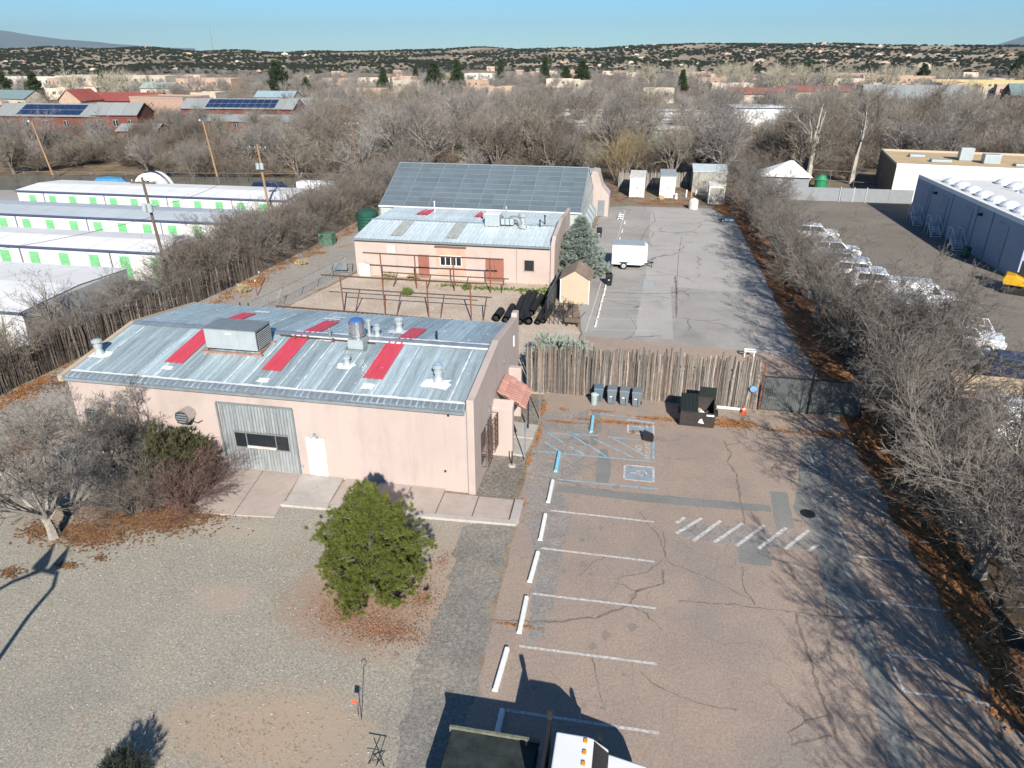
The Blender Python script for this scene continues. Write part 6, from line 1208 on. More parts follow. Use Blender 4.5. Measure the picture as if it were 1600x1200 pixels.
# ------------------------------------------------------------------ houses beyond the wood
def house(name, label, x, y, rz, wd, dp, h, rise, wall, roof, wins=4, solar=0, group=None, door=None):
    z = terrain(x, y); o = thing(name, label, 'house', (x, y, z), rz, group); MB().box(-wd/2, wd/2, -dp/2, dp/2, -1, h).ob('wall', wall, o, True)
    if rise:
        for s in (-1, 1):
            n = max(3, int(wd/3.2))
            for k in range(n):
                a, b = -wd/2 - .3 + (wd + .6)*k/n, -wd/2 - .3 + (wd + .6)*(k + 1)/n - .04
                MB().add([(a, s*(dp/2 + .5), h + .02), (b, s*(dp/2 + .5), h + .02), (b, 0, h + rise), (a, 0, h + rise)], [(0, 1, 2, 3)[::-s]]).ob('roof_sheet', roof, o, True)
        for s in (-1, 1): MB().add([(s*wd/2, -dp/2, h), (s*wd/2, dp/2, h), (s*wd/2, 0, h + rise - .05)], [(0, 1, 2)]).ob('gable', wall, o, True)
    else:
        for a in ((-wd/2 - .05, wd/2 + .05, -dp/2 - .05, -dp/2 + .3), (-wd/2 - .05, wd/2 + .05, dp/2 - .3, dp/2 + .05), (-wd/2 - .05, -wd/2 + .3, -dp/2 + .31, dp/2 - .31), (wd/2 - .3, wd/2 + .05, -dp/2 + .31, dp/2 - .31)): box(*a, h + .005, h + .45).ob('parapet', wall, o, True)
        box(-wd/2 + .31, wd/2 - .31, -dp/2 + .31, dp/2 - .31, h + .006, h + .05).ob('roof', roof, o, True)
    for k in range(wins):
        a = -wd/2 + wd*(k + .5)/wins; f = box(a - .62, a + .62, -dp/2 - .06, -dp/2 - .003, h*.5, h*.8).ob('window', LGREY, o, True)
        for q in (-.33, .33): box(a + q - .24, a + q + .26, -dp/2 - .08, -dp/2 - .061, h*.515, h*.785).ob('pane', GLASSD, f, True)
    for k in range(solar):
        for j in range(2):
            u = -wd*.28 + wd*.62*k/solar; t0, t1 = .12 + j*.4, .48 + j*.4; q = lambda t: (-(dp/2 + .5)*(1 - t), h + rise*t + .12)
            (ya, za), (yb, zb) = q(t0), q(t1); MB().add([(u, ya, za), (u + wd*.62/solar - .12, ya, za), (u + wd*.62/solar - .12, yb, zb), (u, yb, zb)], [(0, 1, 2, 3)]).ob('solar_panel', M('solar', (.02, .04, .10), .12, .1, spec=.6), o, True)
    return o
BRICK = M('red_brown_siding', (.165, .06, .045), .85, var=.15, scale=1, rand=.05); GROOF = M('grey_metal_house_roof', (.33, .345, .335), .5, .2, var=.08, rand=.05); PEACH = M('peach_stucco', (.46, .33, .24), .9); RROOF = M('red_house_roof', (.27, .075, .06), .6, var=.12, rand=.05); PINKB = M('pinkish_brick', (.40, .27, .21), .9, var=.1); CREAM = M('cream_stucco', (.48, .42, .33), .9); BROOF = M('brown_flat_roof', (.30, .24, .19), .9)
def hs(name, lb, px, py, rz, *a, **k): x, y = survey(px, py); return house(name, lb, x, y, R(rz), *a, **k)
hs('town_house', 'red brown house with grey metal roof and solar panels, left of the lamp poles', 100, 210, 3, 27, 10, 4.6, 2.6, BRICK, GROOF, 5, 8)
hs('town_house', 'red brown gable house end with grey roof among bare trees', 200, 212, 8, 11, 8, 5.0, 2.6, BRICK, GROOF, 3); hs('town_house', 'low grey-roofed red porch house below the gable house', 228, 222, 8, 9, 6, 2.6, 1.4, BRICK, GROOF, 2)
hs('town_house', 'long red brown house with grey roof and ten solar columns', 385, 196, 4, 32, 9, 4.6, 2.4, BRICK, GROOF, 6, 10); hs('town_house', 'red brown house with grey roof right of the long solar house', 510, 193, 4, 20, 9, 5.2, 1.6, BRICK, GROOF, 4)
hs('town_house', 'low grey-roofed red house below the long solar house', 400, 205, 4, 26, 7, 2.6, 1.5, BRICK, GROOF, 4); hs('town_house', 'red-roofed house fragment at the left picture edge', 8, 200, 3, 14, 8, 4, 1.8, BRICK, RROOF, 3)
hs('town_house', 'peach gable-fronted house with red roof', 133, 183, 85, 9, 8, 5.0, 3.2, PEACH, RROOF, 1); hs('town_house', 'long dark red house with red roof behind the peach gable', 195, 180, 3, 30, 9, 4.5, 2.4, BRICK, RROOF, 6)
hs('town_house', 'flat pinkish brick block right of the long red house', 272, 186, -6, 19, 12, 6.2, 0, PINKB, BROOF, 0); hs('town_house', 'small cream two-storey house behind the pinkish block', 330, 172, 5, 9, 8, 5.5, 0, CREAM, BROOF, 3)
hs('town_house', 'teal-roofed house at the far left among evergreens', 25, 172, -8, 22, 9, 4, 2.6, CREAM, M('teal_roof', (.18, .25, .25), .5), 4); hs('town_house', 'green-roofed house fragment behind the cream house', 255, 152, 4, 15, 9, 4, 2.4, CREAM, M('sage_roof', (.30, .36, .32), .6), 2)
hs('town_house', 'blue-roofed house in bare trees right of the long solar house', 437, 170, 6, 14, 8, 4, 2, CREAM, M('sky_roof', (.28, .38, .42), .5), 2)
for lb, px, py, rz, w_, d_, h, mt in [('long tan block on the far left skyline of trees', 185, 128, 2, 80, 16, 6, CREAM), ('white long block at the far left below the hills', 40, 131, 2, 60, 14, 6, M('far_white', (.56, .52, .46), .9)), ('pink adobe block in the trees left of centre', 330, 138, 3, 32, 14, 5.5, PEACH), ('pink adobe house left of the dark green pine', 575, 158, 4, 16, 10, 4.5, PEACH), ('pink adobe house with blue roof parts below the pines', 600, 165, 6, 14, 9, 4.2, PEACH), ('cream adobe house between the evergreens', 640, 142, 0, 14, 10, 5, CREAM), ('white adobe house behind the tall evergreens', 750, 118, 0, 24, 12, 5, _mats['far_white']), ('pink adobe house below the tall evergreens', 765, 152, 0, 22, 10, 4.2, PEACH), ('tan adobe house right of the round evergreens', 910, 143, 0, 10, 8, 5, CREAM), ('cream commercial block right of centre in the trees', 1028, 160, 0, 12, 9, 5, CREAM),
        ('pink walled compound at the right among pale cottonwoods', 1400, 128, -6, 44, 16, 6, PEACH), ('tan long commercial block at the right edge', 1550, 142, -10, 60, 14, 5.5, M('tan_block', (.52, .43, .22), .9)), ('pink adobe terrace left of the dome', 1330, 118, -4, 40, 14, 6, PEACH)]:
    hs('adobe_building', lb, px, py, rz, w_, d_, h, 0, mt, BROOF, max(2, int(w_/6)))
hs('town_house', 'red-roofed house right of centre behind the wood', 1178, 165, -4, 20, 9, 4.2, 2.2, CREAM, M('bright_red_roof', (.27, .11, .085), .6), 3); hs('town_house', 'longer red-roofed house farther right behind the wood', 1268, 160, -6, 26, 9, 4.2, 2.0, CREAM, _mats['bright_red_roof'], 4)
hs('town_house', 'broad grey metal-roofed barn behind the wood on the right', 1420, 172, -8, 32, 16, 4, 4.2, STG, GROOF, 3); hs('town_house', 'dark red barn with teal roof at the right picture edge', 1612, 172, -8, 18, 14, 5, 3.6, BRICK, _mats['teal_roof'], 2)
dm = thing('observatory_dome', 'pale round dome on the pink skyline building at right', 'dome', survey(1441, 110) + (terrain(*survey(1441, 110)),)); MB().lathe((0, 0, 0), [(7, 0), (7, 9)] + [(9*math.cos(R(a)), 10 + 9*math.sin(R(a))) for a in range(0, 90, 15)], 20).ob('shell', M('dome_cream', (.58, .47, .36), .8), dm, True, smooth=True)
# adobe houses across town and on the hillside
ADB = [M('adobe%d' % i, c, .9, rand=.12) for i, c in enumerate([(.52, .36, .26), (.58, .48, .38), (.46, .33, .25), (.62, .56, .48)])]
proto = []
for i in range(3):
    wd, dp, h = ((15, 10, 3.6), (20, 11, 4.2), (12, 12, 5.4))[i]; x, y = survey((690, 880, 1120)[i], (136, 134, 128)[i]); proto.append(house('adobe_house', 'small flat-roofed adobe house among the town trees', x, y, .1*i, wd, dp, h, 0, ADB[i], BROOF, 3, group='adobe houses across town'))
rg = random.Random(77)
for k in range(60):
    d = rg.uniform(380, 1200); a = R(rg.uniform(-36, 36)) - YAW; x, y = d*math.sin(a), d*math.cos(a)
    copy_tree(proto[k % 3], (x, y, terrain(x, y)), rg.uniform(-.5, .5), 'small flat-roofed adobe house among town trees, ' + ('nearer' if d < 650 else 'mid' if d < 920 else 'far') + ' part, ' + ('left side' if math.degrees(a + YAW) < -14 else 'centre' if math.degrees(a + YAW) < 10 else 'right side'))
hm = MB().box(-9, 9, -6, 6, -2, 4.5); hm.box(-4, 5, -5, 4, 4.5, 6.5); hm = hm.mesh('hillside_house')
for k in range(100):
    d = rg.uniform(1350, 2450); u = rg.random(); a = R(rg.uniform(2, 38) if u < .72 else rg.uniform(-37, 4)) - YAW; x, y = d*math.sin(a), d*math.cos(a)
    o = link('hillside_house', hm, None, None, (x, y, terrain(x, y)), (0, 0, rg.uniform(-.6, .6)), (rg.uniform(.4, .9), rg.uniform(.5, .8), rg.uniform(.5, .75)))
    if not hm.materials: hm.materials.append(None)
    o.material_slots[0].link = 'OBJECT'; o.material_slots[0].material = rg.choice(ADB); tag(o, 'tiny adobe house on the juniper hillside, ' + ('left part' if math.degrees(a + YAW) < -8 else 'centre' if math.degrees(a + YAW) < 12 else 'right of centre' if math.degrees(a + YAW) < 25 else 'far right') + (', low on the slope' if d < 1750 else ', near the crest' if d > 2150 else ', half way up'), 'house', 'houses on the hillside')
mt_ = thing('radio_mast', 'thin radio mast on the hill crest at left', 'mast', (0, 0, 0)); a = math.atan((333 - 800)/1226) - YAW; mt_.location = (2300*math.sin(a), 2300*math.cos(a), 20)
MB().tube([(0, 0, 0), (0, 0, 62)], [.8, .35], 5).ob('mast', GREYM, mt_, True)
# ------------------------------------------------------------------ the front garden
rg = random.Random(3)
# bushy pinyon in front of the pink building
def pprof(t): return (.78 + .22*t/.22 if t < .22 else max(.04, 1 - (t - .22)/.80)**.78)*(1 + .10*math.sin(t*21))
def pinyon(rg, h, rad):
    """boughs turn up at the ends; tufts cluster on twigs along each bough"""
    out = []; m = MB()
    for b in range(150):
        t = ((b + rg.random())/150)**1.05; a = b*2.399 + rg.uniform(-.35, .35); rr = rad*pprof(t)*rg.uniform(.75, 1.13); z = .18 + (h - .5)*t
        tip = Vector((rr*math.cos(a), rr*math.sin(a), z + rr*.12 + rg.uniform(-.1, .25)))
        m.tube([(0, 0, z), tuple(Vector((0, 0, z)).lerp(tip, .6) + Vector((0, 0, -.05))), tuple(tip)], [.035, .022, .01], 4)
        for k in range(int(5 + 7*rr/rad)):
            q = rg.uniform(.42, 1.02); s = .34*(.35 + .65*rr/rad); p = Vector((0, 0, z)).lerp(tip, q) + Vector((rg.gauss(0, s*.55), rg.gauss(0, s*.55), rg.gauss(.02, s*.36)))
            if p.z < .1: p.z = .1
            d = Vector((p.x, p.y, .0)); d = (d.normalized() if d.length > .05 else Vector((0, 0, 1)))*.7 + Vector((0, 0, .8)); sz = rg.uniform(.8, 1.25)
            for j in range(5): out.append((tuple(p + Vector((rg.gauss(0, .065), rg.gauss(0, .065), rg.gauss(0, .055)))*sz), tuple(d.normalized()), sz*rg.uniform(.8, 1.1)))
    m.tube([(0, 0, 0), (.03, .02, h*.5), (0, 0, h - .15)], [.17, .1, .03], 8)
    return m.mesh('trunk'), out
tm_, pc = pinyon(random.Random(8), 4.85, 2.35)
pin = add_tree('pinyon_pine', 'bushy green pine in front of the pink wall', 'tree', (-9.15, 20.1, 0), tm_, tufts('crown', pc, 30, .15, .016, 2, 1.7), BARK, NEEDLE)
# bare tree and bushes at the left corner
tk1, cr1 = elm(21, 6.6, 1.4, 1.3, .008, 5, 8, 1.1, 46)
add_tree('bare_tree', 'leafless grey tree with pale trunk on the gravel left of the pink building', 'tree', (-23.7, 20.6, 0), tk1, cr1, M('pale_grey_bark', (.30, .27, .235), .95, var=.25, scale=6), TWIG, rz=.6)
tk2, cr2 = elm(22, 5.2, 1.2, 1.2, .008, 5, 7, .5, 40)
add_tree('bare_tree', 'smaller leafless tree right against the pink wall under the wall fans', 'tree', (-24.0, 25.2, 0), tk2, cr2, BARK, TWIG, rz=2.1)
tk3, cr3 = shrub(23, 3.0, 44, 1.25, .007, 4, 64)
add_tree('bare_shrub', 'reddish brown leafless shrub beside the loading apron', 'shrub', (-19.7, 23.9, 0), tk3, cr3, TWIGR, TWIGR, scale=(1.1, 1.0, .8))
add_tree('bare_shrub', 'greyish leafless shrub between the pale trunk tree and the reddish shrub', 'shrub', (-21.6, 23.0, 0), tk3, cr3, TWIG, TWIG, rz=2.0, scale=(.9, .9, .85))
def dome_pts(rg, n, rx, rz_, z0=.15):
    out = []
    for k in range(n):
        d = Vector((rg.gauss(0, 1), rg.gauss(0, 1), abs(rg.gauss(0, .9)) + .05)).normalized(); q = rg.uniform(.45, 1.05)*(1 + .18*math.sin(d.x*5 + 1)*math.sin(d.y*6 + d.z*4)); out.append(((d.x*rx*q, d.y*rx*q, z0 + d.z*rz_*q), (d.x*.6, d.y*.6, .8), rg.uniform(.7, 1.3)))
    return out
evb = tufts('crown', dome_pts(rg, 2300, 1.85, 2.75), 16, .26, .035, 5, 1.0)
add_tree('evergreen_shrub', 'dark olive evergreen shrub against the pink wall', 'shrub', (-21.0, 25.1, 0), trunk_mesh(1.2, .06, 2, 6, .8), evb, BARK, OLIVE)
wd_ = tufts('crown', dome_pts(rg, 90, .25, .7, .02), 10, .3, .05, 6, 1.0)
add_tree('wall_weed', 'small yellow green plant at the foot of the pink wall by the bay', 'plant', (-20.25, 26.8, 0), trunk_mesh(.4, .02, 2), wd_, BARK, M('weed_yellow', (.22, .20, .06), .9, var=.3))
tk4, cr4 = shrub(31, 1.5, 16, 1.0, .006, 4, 48)
add_tree('dark_shrub', 'dark twiggy shrub top at the bottom picture edge', 'shrub', survey(195, 1225) + (0,), tk4, tufts('crown', dome_pts(rg, 420, .85, 1.15), 14, .22, .02, 7, .9), BARK, M('dark_juniper', (.035, .045, .035), .9, var=.4), scale=.85)

# blue spruce, sage bush, weeds
sp = conifer_pts(random.Random(12), 5.3, 2.35, lambda t: (1 - t)**.8*.95 + .04, 78, 34, .15, .35)
add_tree('blue_spruce', 'silvery blue spruce at the corner of the older pink building', 'tree', (-5.75, 64.6, 0), trunk_mesh(5, .14, 3, 30, 2.0), tufts('crown', sp, 18, .26, .045, 9, 1.1), BARK, SPRUCE, scale=(1.3, 1.3, .97))
sg = dome_pts(random.Random(14), 1100, 1.75, 1.5)
add_tree('sage_bush', 'grey green sage bush behind the pole fence at the building corner', 'bush', (-4.75, 42.2, 0), trunk_mesh(.9, .07, 4, 8, .9), tufts('crown', sg, 14, .3, .04, 10, .8), BARK, SAGE, scale=(1.25, 1, 1.25))
tk5, cr5 = shrub(33, 1.6, 18, 1.0, .008, 4, 50)
add_tree('bare_shrub', 'dark bare hedge shrub by the iron pickets', 'shrub', (-5.6, 51.6, 0), tk5, cr5, POLED, M('dark_twigs', (.06, .05, .045), .95), scale=(1.1, .9, 1.0))
for i, (x, y, s, mt, lb) in enumerate([(-19.5, 55.5, 1.0, WEED, 'round green weed clump under the farther trellis'), (-14.9, 57.9, .7, WEED, 'low green weed clump by the second trellis post'), (-20.3, 59.6, 1.1, STRAW, 'dry straw clump at the foot of the older pink building'), (-22.5, 59.4, 1.3, STRAW, 'larger dry straw clump left along the older pink building'), (-33.6, 53.5, 1.2, STRAW, 'dry straw tuft along the dark coyote fence, nearer'), (-32.6, 62.5, 1.0, STRAW, 'dry straw tuft along the dark coyote fence, farther')]):
    add_tree('weed_clump', lb, 'plant', (x, y, 0), trunk_mesh(.2, .02, 2), tufts('crown', dome_pts(random.Random(i), 70, .45*s, .45*s, .02), 12, .28, .05, 20 + i, 1.0), BARK, mt)
wp = random.Random(4); gpts = []
for x, y, rx, ry, n in [(-8.0, 56.2, .5, 2.6, 130), (-12.2, 58.3, 3.4, .35, 120), (-9.2, 58.2, 1.0, .8, 60), (-16.5, 58.6, 1.0, .3, 30)]:
    for k in range(n): gpts.append(((x + wp.gauss(0, rx*.6), y + wp.gauss(0, ry*.6), .02), (0, 0, 1), wp.uniform(.5, 1.2)))
o = link('weed_patch', tufts('weed_patch', gpts, 14, .22, .06, 41, 1.6), WEED); tag(o, 'patchy green weeds in the bare yard', 'weeds', kind='stuff')
spts = []
for k in range(900):
    x, y = wp.uniform(-27.6, -9), wp.uniform(49, 60.2)
    if wp.random() < .5*(1 + math.sin(x*.9)*math.sin(y*.8 + 1)): spts.append(((x, y, .01), (0, 0, 1), wp.uniform(.3, 1)))
for k in range(1100): spts.append(((wp.gauss(-10.2, 2.0), wp.gauss(13.1, 1.2), .01), (0, 0, 1), wp.uniform(.3, .9)))
o = link('dry_grass', tufts('dry_grass', spts, 7, .09, .018, 42, 2.2), STRAW); tag(o, 'short dry grass tufts over the bare yard', 'grass', kind='stuff')
# dried weed specks and stones over the gravel yard
st_ = np.random.default_rng(9); NS = 9000; X = st_.uniform(-32, -5.5, NS); Y = st_.uniform(9, 26.5, NS); m = MB(); 
keep = [(x, y) for x, y in zip(X, Y) if not (x < -15 and y > 25.0) and not (x > -7.2 and y > 14) and y < 26.4 - (1.6 if x > -15.5 else 0)]
gm = MB()
for i, (x, y) in enumerate(keep[:6500]):
    s = .012 + .03*st_.random()**2; a = st_.uniform(0, 6.28); c_, s_ = math.cos(a)*s, math.sin(a)*s
    gm.add([(x + c_, y + s_, .004), (x - s_, y + c_*.8, .004), (x - c_, y - s_*.8, .004), (x + s_, y - c_, .004), (x, y, .004 + s*.8)], [(0, 1, 4), (1, 2, 4), (2, 3, 4), (3, 0, 4)])
o = gm.ob('loose_stones', M('loose_stone', (.34, .315, .28), .9, var=.45, scale=3, world=True)); tag(o, 'loose stones scattered over the grey gravel yard', 'gravel', kind='stuff')

# ------------------------------------------------------------------ bare trees along the right side
ELM = [elm(100 + i, 9.2, 1.35, 1.2, .010, 5, 7, 1.1, 46) for i in range(4)]
row = [(14.4, 4.5, 2, 1.0), (14.3, 9.6, 1, 1.05), (14.2, 14.5, 0, 1.05), (14.6, 20.0, 1, 1.0), (14.0, 25.2, 2, .98), (14.4, 30.4, 3, 1.0), (14.4, 35.2, 0, 1.0), (15.2, 39.8, 1, 1.08), (14.6, 44.6, 2, 1.06), (14.6, 49.8, 3, .9), (13.5, 55.0, 0, .8), (13.8, 60.5, 1, .82), (13.4, 66.0, 2, .84), (13.6, 71.5, 3, .84), (13.2, 77.0, 0, .82), (13.3, 83.0, 1, .84), (12.9, 89.0, 2, .86), (12.7, 95.0, 3, .88), (12.4, 101, 0, .95)]
names_ = ['out of frame, farthest back', 'out of frame, next to first', 'nearest the camera, running out of frame', 'second from the camera', 'third from the camera', 'fourth from the camera', 'beside the metal gate', 'just past the metal gate', 'second past the metal gate', 'by the white pickup with rack', 'left of the white cargo van', 'just beyond the cargo van', 'second beyond the cargo van', 'third beyond the cargo van', 'sixth from the far end', 'fifth from the far end', 'third from the far end', 'second from the far end', 'at the far end by the sheds']
for (x, y, k, s), nm in zip(row, names_):
    add_tree('bare_elm', 'bare grey tree in the right hand row, ' + nm, 'tree', (x, y, 0), *ELM[k], BARK, TWIG, 'bare trees along the right side', rg.uniform(0, 6.28), (s*rg.uniform(.92, 1.05), s*rg.uniform(.92, 1.05), s*.92))
for (x, y, k, s), nm in zip([(18.2, 22.5, 2, .8), (18.3, 31.0, 1, .8), (18.2, 44.5, 0, .72), (18.4, 47.5, 2, .58)], ['behind the third of the row', 'before the red pickup', 'before the navy blue car', 'before the white pickup']):
    add_tree('bare_elm', 'bare grey tree behind the right hand row, ' + nm, 'tree', (x, y, 0), *ELM[k], BARK, TWIG, 'bare trees along the right side', rg.uniform(0, 6.28), s)
SHR = [shrub(200 + i, 4.4, 24, 1.25, .010, 4, 46) for i in range(3)]
for i in range(13):   # undergrowth that fills the row at the ground
    x, y = 14.6 + rg.uniform(-.5, 1.2), 28 + i*5.8 + rg.uniform(-1, 1)
    add_tree('bare_shrub', 'bare thicket shrub in the right hand tree row ' + ('near the pickup rack' if y < 58 else 'beside the parked cars' if y < 80 else 'toward the rear sheds'), 'shrub', (x, y, 0), *SHR[i % 3], BARK, TWIG, 'thicket under the right hand trees', rg.uniform(0, 6.28), rg.uniform(.4, .65))
# ------------------------------------------------------------------ bare shrubs and trees along the left fence
def fx(y): return np.interp(y, [27, 45.5, 55, 68, 84, 100], [-38, -36.4, -35.4, -34.7, -34.6, -33.5])
k = 0; y = 30.0
while y < 104:
    n = 1 if y < 52 else 2
    for j in range(n):
        x = fx(y) - rg.uniform(.8, 1.6) - j*2.6; s = rg.uniform(.55, .85) if y < 50 else rg.uniform(.8, 1.15)
        add_tree('bare_shrub', 'bare grey shrub behind the dark coyote fence ' + ('beside the nearest storage building' if y < 48 else 'around the dark leaning pole' if y < 62 else 'beside the green utility box' if y < 76 else 'left of the greenhouse') + (', at the poles' if j == 0 else ', second line back'), 'shrub', (x, y + rg.uniform(-.6, .6), 0), *SHR[k % 3], BARK, rg.choice((TWIG, TWIG, WTWIGB)), 'thicket along the coyote fence', rg.uniform(0, 6.28), (s*1.1, s*1.1, s)); k += 1
    y += rg.uniform(2.0, 2.9)
SMALL = [elm(150 + i, 5.5, .8, 1.0, .009, 4, 4, 1.2, 26) for i in range(2)]
for i, (x, y, s, lb) in enumerate([(-40.6, 36.5, .85, 'slim bare tree before the nearest storage end wall, left one'), (-40.3, 40.2, .95, 'slim bare tree before the nearest storage end wall, right one'), (-39.5, 46.5, .85, 'slim bare tree left of the dark leaning pole'), (-39.2, 57, 1.0, 'bare tree just right of the dark leaning pole'), (-38.6, 64, 1.1, 'bare tree by the end of the second storage row'), (-38.4, 72, 1.15, 'bare tree by the end of the third storage row'), (-39.5, 81, 1.25, 'bare tree at the end of the farthest storage row')]): add_tree('bare_tree', lb, 'tree', (x, y, 0), *SMALL[i % 2], BARK, TWIG, 'bare trees at the storage ends', rg.uniform(0, 6), s)

# ------------------------------------------------------------------ creekside wood
WOOD = [elm(300 + i, 12, 1.15, 1.2, .022, 4, 8, 1.8, 40) for i in range(4)]
WSH = [shrub(320 + i, 6.5, 26, 1.15, .020, 4, 42) for i in range(2)]
def inwood(x, y): return y > 104 and not (-36 < x < 13 and y < 116) and not (13 < x < 33 and y < 118.5) and not (31 < x < 110 and y < 131) and not (-20 < x < 40 and 160 < y < 232 and abs((y - 168 - (x + 22)*.176) % 18 - 4) < 6.5 and rg.random() < .75)
def where(u, d): return ('at the far left' if u < -.5 else 'behind the storage rows' if u < -.3 else 'left of the greenhouse ridge' if u < -.14 else 'behind the greenhouse' if u < .08 else 'behind the rear sheds' if u < .26 else 'behind the white-roofed hut' if u < .42 else 'behind the tan roof') + (', front edge' if d < 135 else ', middle' if d < 180 else ', far side')
nw = 0; spots = []
tries = 0
while nw < 330 and tries < 9000:
    tries += 1; u = rg.random(); y = rg.uniform(104, 232); half = y*.78 + 8; x = rg.uniform(-half, half) - y*.19
    if not inwood(x, y) or any((x - a)**2 + (y - b)**2 < (3.0 if y < 150 else 4.4)**2 for a, b in spots): continue
    px_ = x*math.cos(YAW) + y*math.sin(YAW); dpt = -x*math.sin(YAW) + y*math.cos(YAW)
    if px_/dpt < -.26 and dpt > 140 and rg.random() < .72: continue   # the houses show here
    if px_/dpt < -.36 and rg.random() < .25: continue
    spots.append((x, y)); s = rg.uniform(.72, 1.1) * (.75 if px_/dpt < -.26 else 1.0); nw += 1
    if rg.random() < .72: add_tree('wood_tree', 'bare grey brown tree in the creekside wood ' + where(px_/dpt, dpt), 'tree', (x, y, 0), *WOOD[nw % 4], WBARK, rg.choice((WTWIG, WTWIG, WTWIG, WTWIGB, WTWIGO)), 'bare trees of the creekside wood', rg.uniform(0, 6.28), (s, s, s*rg.uniform(.85, 1.05)))
    else: add_tree('wood_shrub', 'bare bushy thicket shrub in the creekside wood ' + where(px_/dpt, dpt), 'shrub', (x, y, 0), *WSH[nw % 2], WBARK, rg.choice((WTWIG, WTWIGB, WTWIGO)), 'thickets of the creekside wood', rg.uniform(0, 6.28), s)
PT = elm(340, 15, .5, .9, .022, 4, 4, 5.0, 26)
add_tree('pale_cottonwood', 'tall bare tree with forked pale trunk behind the grey yard wall', 'tree', (24.0, 118.8, 0), *PT, PALEBARK, WTWIG, rz=.5, scale=.95); add_tree('pale_cottonwood', 'leaning bare tree with pale trunk right of the forked one', 'tree', (31.0, 121.5, 0), *PT, PALEBARK, WTWIG, rz=2.5, scale=.85)
add_tree('olive_willow', 'olive brown willow behind the leftmost rear shed', 'tree', (-4.0, 114.0, 0), *shrub(341, 8, 22, 1.0, .02, 4, 34), WBARK, M('willow_twigs', (.22, .17, .085), .95, var=.2))
# ------------------------------------------------------------------ town trees
far = []
for k in range(2600):
    d = 235 + 1150*rg.random()**1.25; a = R(rg.uniform(-40, 40)) - YAW; x, y = d*math.sin(a), d*math.cos(a); rel = math.degrees(a + YAW)
    if d < 320 and -38 < rel < -10 and rg.random() < .85: continue
    far.append((x, y, terrain(x, y), rg.uniform(.38, .74), rg.uniform(0, 6.28), rg.uniform(1.0, 1.4)))
FAR = [elm(360 + i, 12, 1.2, 1.0, .055, 3, 9, 1.8, 42) for i in range(3)]
wt = []
for i in range(3): x, y = survey((560, 930, 1300)[i], 172); wt.append(add_tree('town_tree', 'bare tree at the town edge, ' + ('left of centre', 'right of centre', 'far right')[i], 'tree', (x, y, 0), *FAR[i], WBARK, WTWIG, 'bare trees at the town edge', i, .7))
scatter('town_trees', far, [c for t in wt for c in t.children if c.name.startswith('crown')], 'grey haze of bare trees spread across the town', 'trees')
pale = []
for cx_, cy_, w_, n in ((1110, 112, 60, 9), (1190, 113, 70, 10), (1260, 128, 60, 8), (1500, 108, 130, 20), (1000, 118, 50, 4), (1340, 135, 60, 5), (170, 150, 60, 4), (430, 225, 40, 0)):
    for k in range(n): px_ = cx_ + rg.uniform(-w_, w_); x, y = survey(px_, cy_ + rg.uniform(6, 22)); pale.append((x, y))
for x, y in pale: add_tree('pale_cottonwood', 'pale straw-coloured bare cottonwood in the town ' + ('at left' if x < -60 else 'left of the red roofs' if x < 120 else 'beyond the red roofs' if x < 260 else 'at the far right'), 'tree', (x, y, terrain(x, y)), *FAR[rg.randrange(3)], TWIGP, TWIGP, 'pale cottonwoods in the town', rg.uniform(0, 6.28), (1.15, 1.15, 1.25))
EVC = [tufts('crown', conifer_pts(random.Random(400 + i), 11, 3.4, pf__, 34, 20, .6, .6, (.8, 1.4)), 9, 1.0, .32, 400 + i, 1.2) for i, pf__ in enumerate((lambda t: (1 - t)**.75 + .05, lambda t: math.sin(min(1, t + .18)*3.0)**.7*.95 + .08, lambda t: (1 - t)**.5*.6 + .06))]
EVT = trunk_mesh(10, .3, 6)
for px, py, kd, s, lb in [(437, 150, 1, 1.3, 'round dark green pine left of centre in the town'), (160, 131, 0, .85, 'dark evergreen cone before the long tan block'), (60, 160, 1, .95, 'dark evergreen beside the teal-roofed house'), (10, 155, 1, 1.0, 'dark evergreen at the left picture edge'), (680, 152, 1, 1.25, 'broad yellow green pine in the middle of the town'), (715, 140, 0, 1.3, 'tall dark evergreen right of the broad pine'), (650, 128, 0, .9, 'slim evergreen behind the cream adobe house'), (600, 140, 0, 1.0, 'dark conical evergreen left of the broad pine'), (782, 113, 2, 1.5, 'dark narrow evergreen on its own in the centre'), (851, 128, 2, 1.5, 'narrow dark evergreen right of centre'), (884, 133, 1, 1.0, 'rounded evergreen between two darker ones'), (909, 134, 1, 1.3, 'large rounded dark evergreen right of centre'), (1181, 112, 1, 1.3, 'dark round evergreen among the pale cottonwoods'), (1262, 108, 1, 1.5, 'dark round evergreen right of the pale cottonwoods'), (1092, 106, 0, 1.2, 'dark evergreen above the left cottonwoods'), (1440, 128, 1, 1.2, 'dark evergreen below the dome'), (1395, 108, 1, 1.1, 'dark evergreen left of the dome'), (1590, 118, 1, 2.0, 'big dark evergreen at the right picture edge'), (1065, 142, 0, .9, 'small green conifer by the cream commercial block'), (1365, 110, 1, 1.0, 'rounded evergreen by the pink terrace'), (480, 150, 1, .7, 'small olive evergreen right of the round pine')]:
    x, y = survey(px, py); add_tree('evergreen_tree', lb, 'tree', (x, y, terrain(x, y)), EVT, EVC[kd], BARK, NEEDLED, 'evergreens in the town', rg.uniform(0, 6), s)
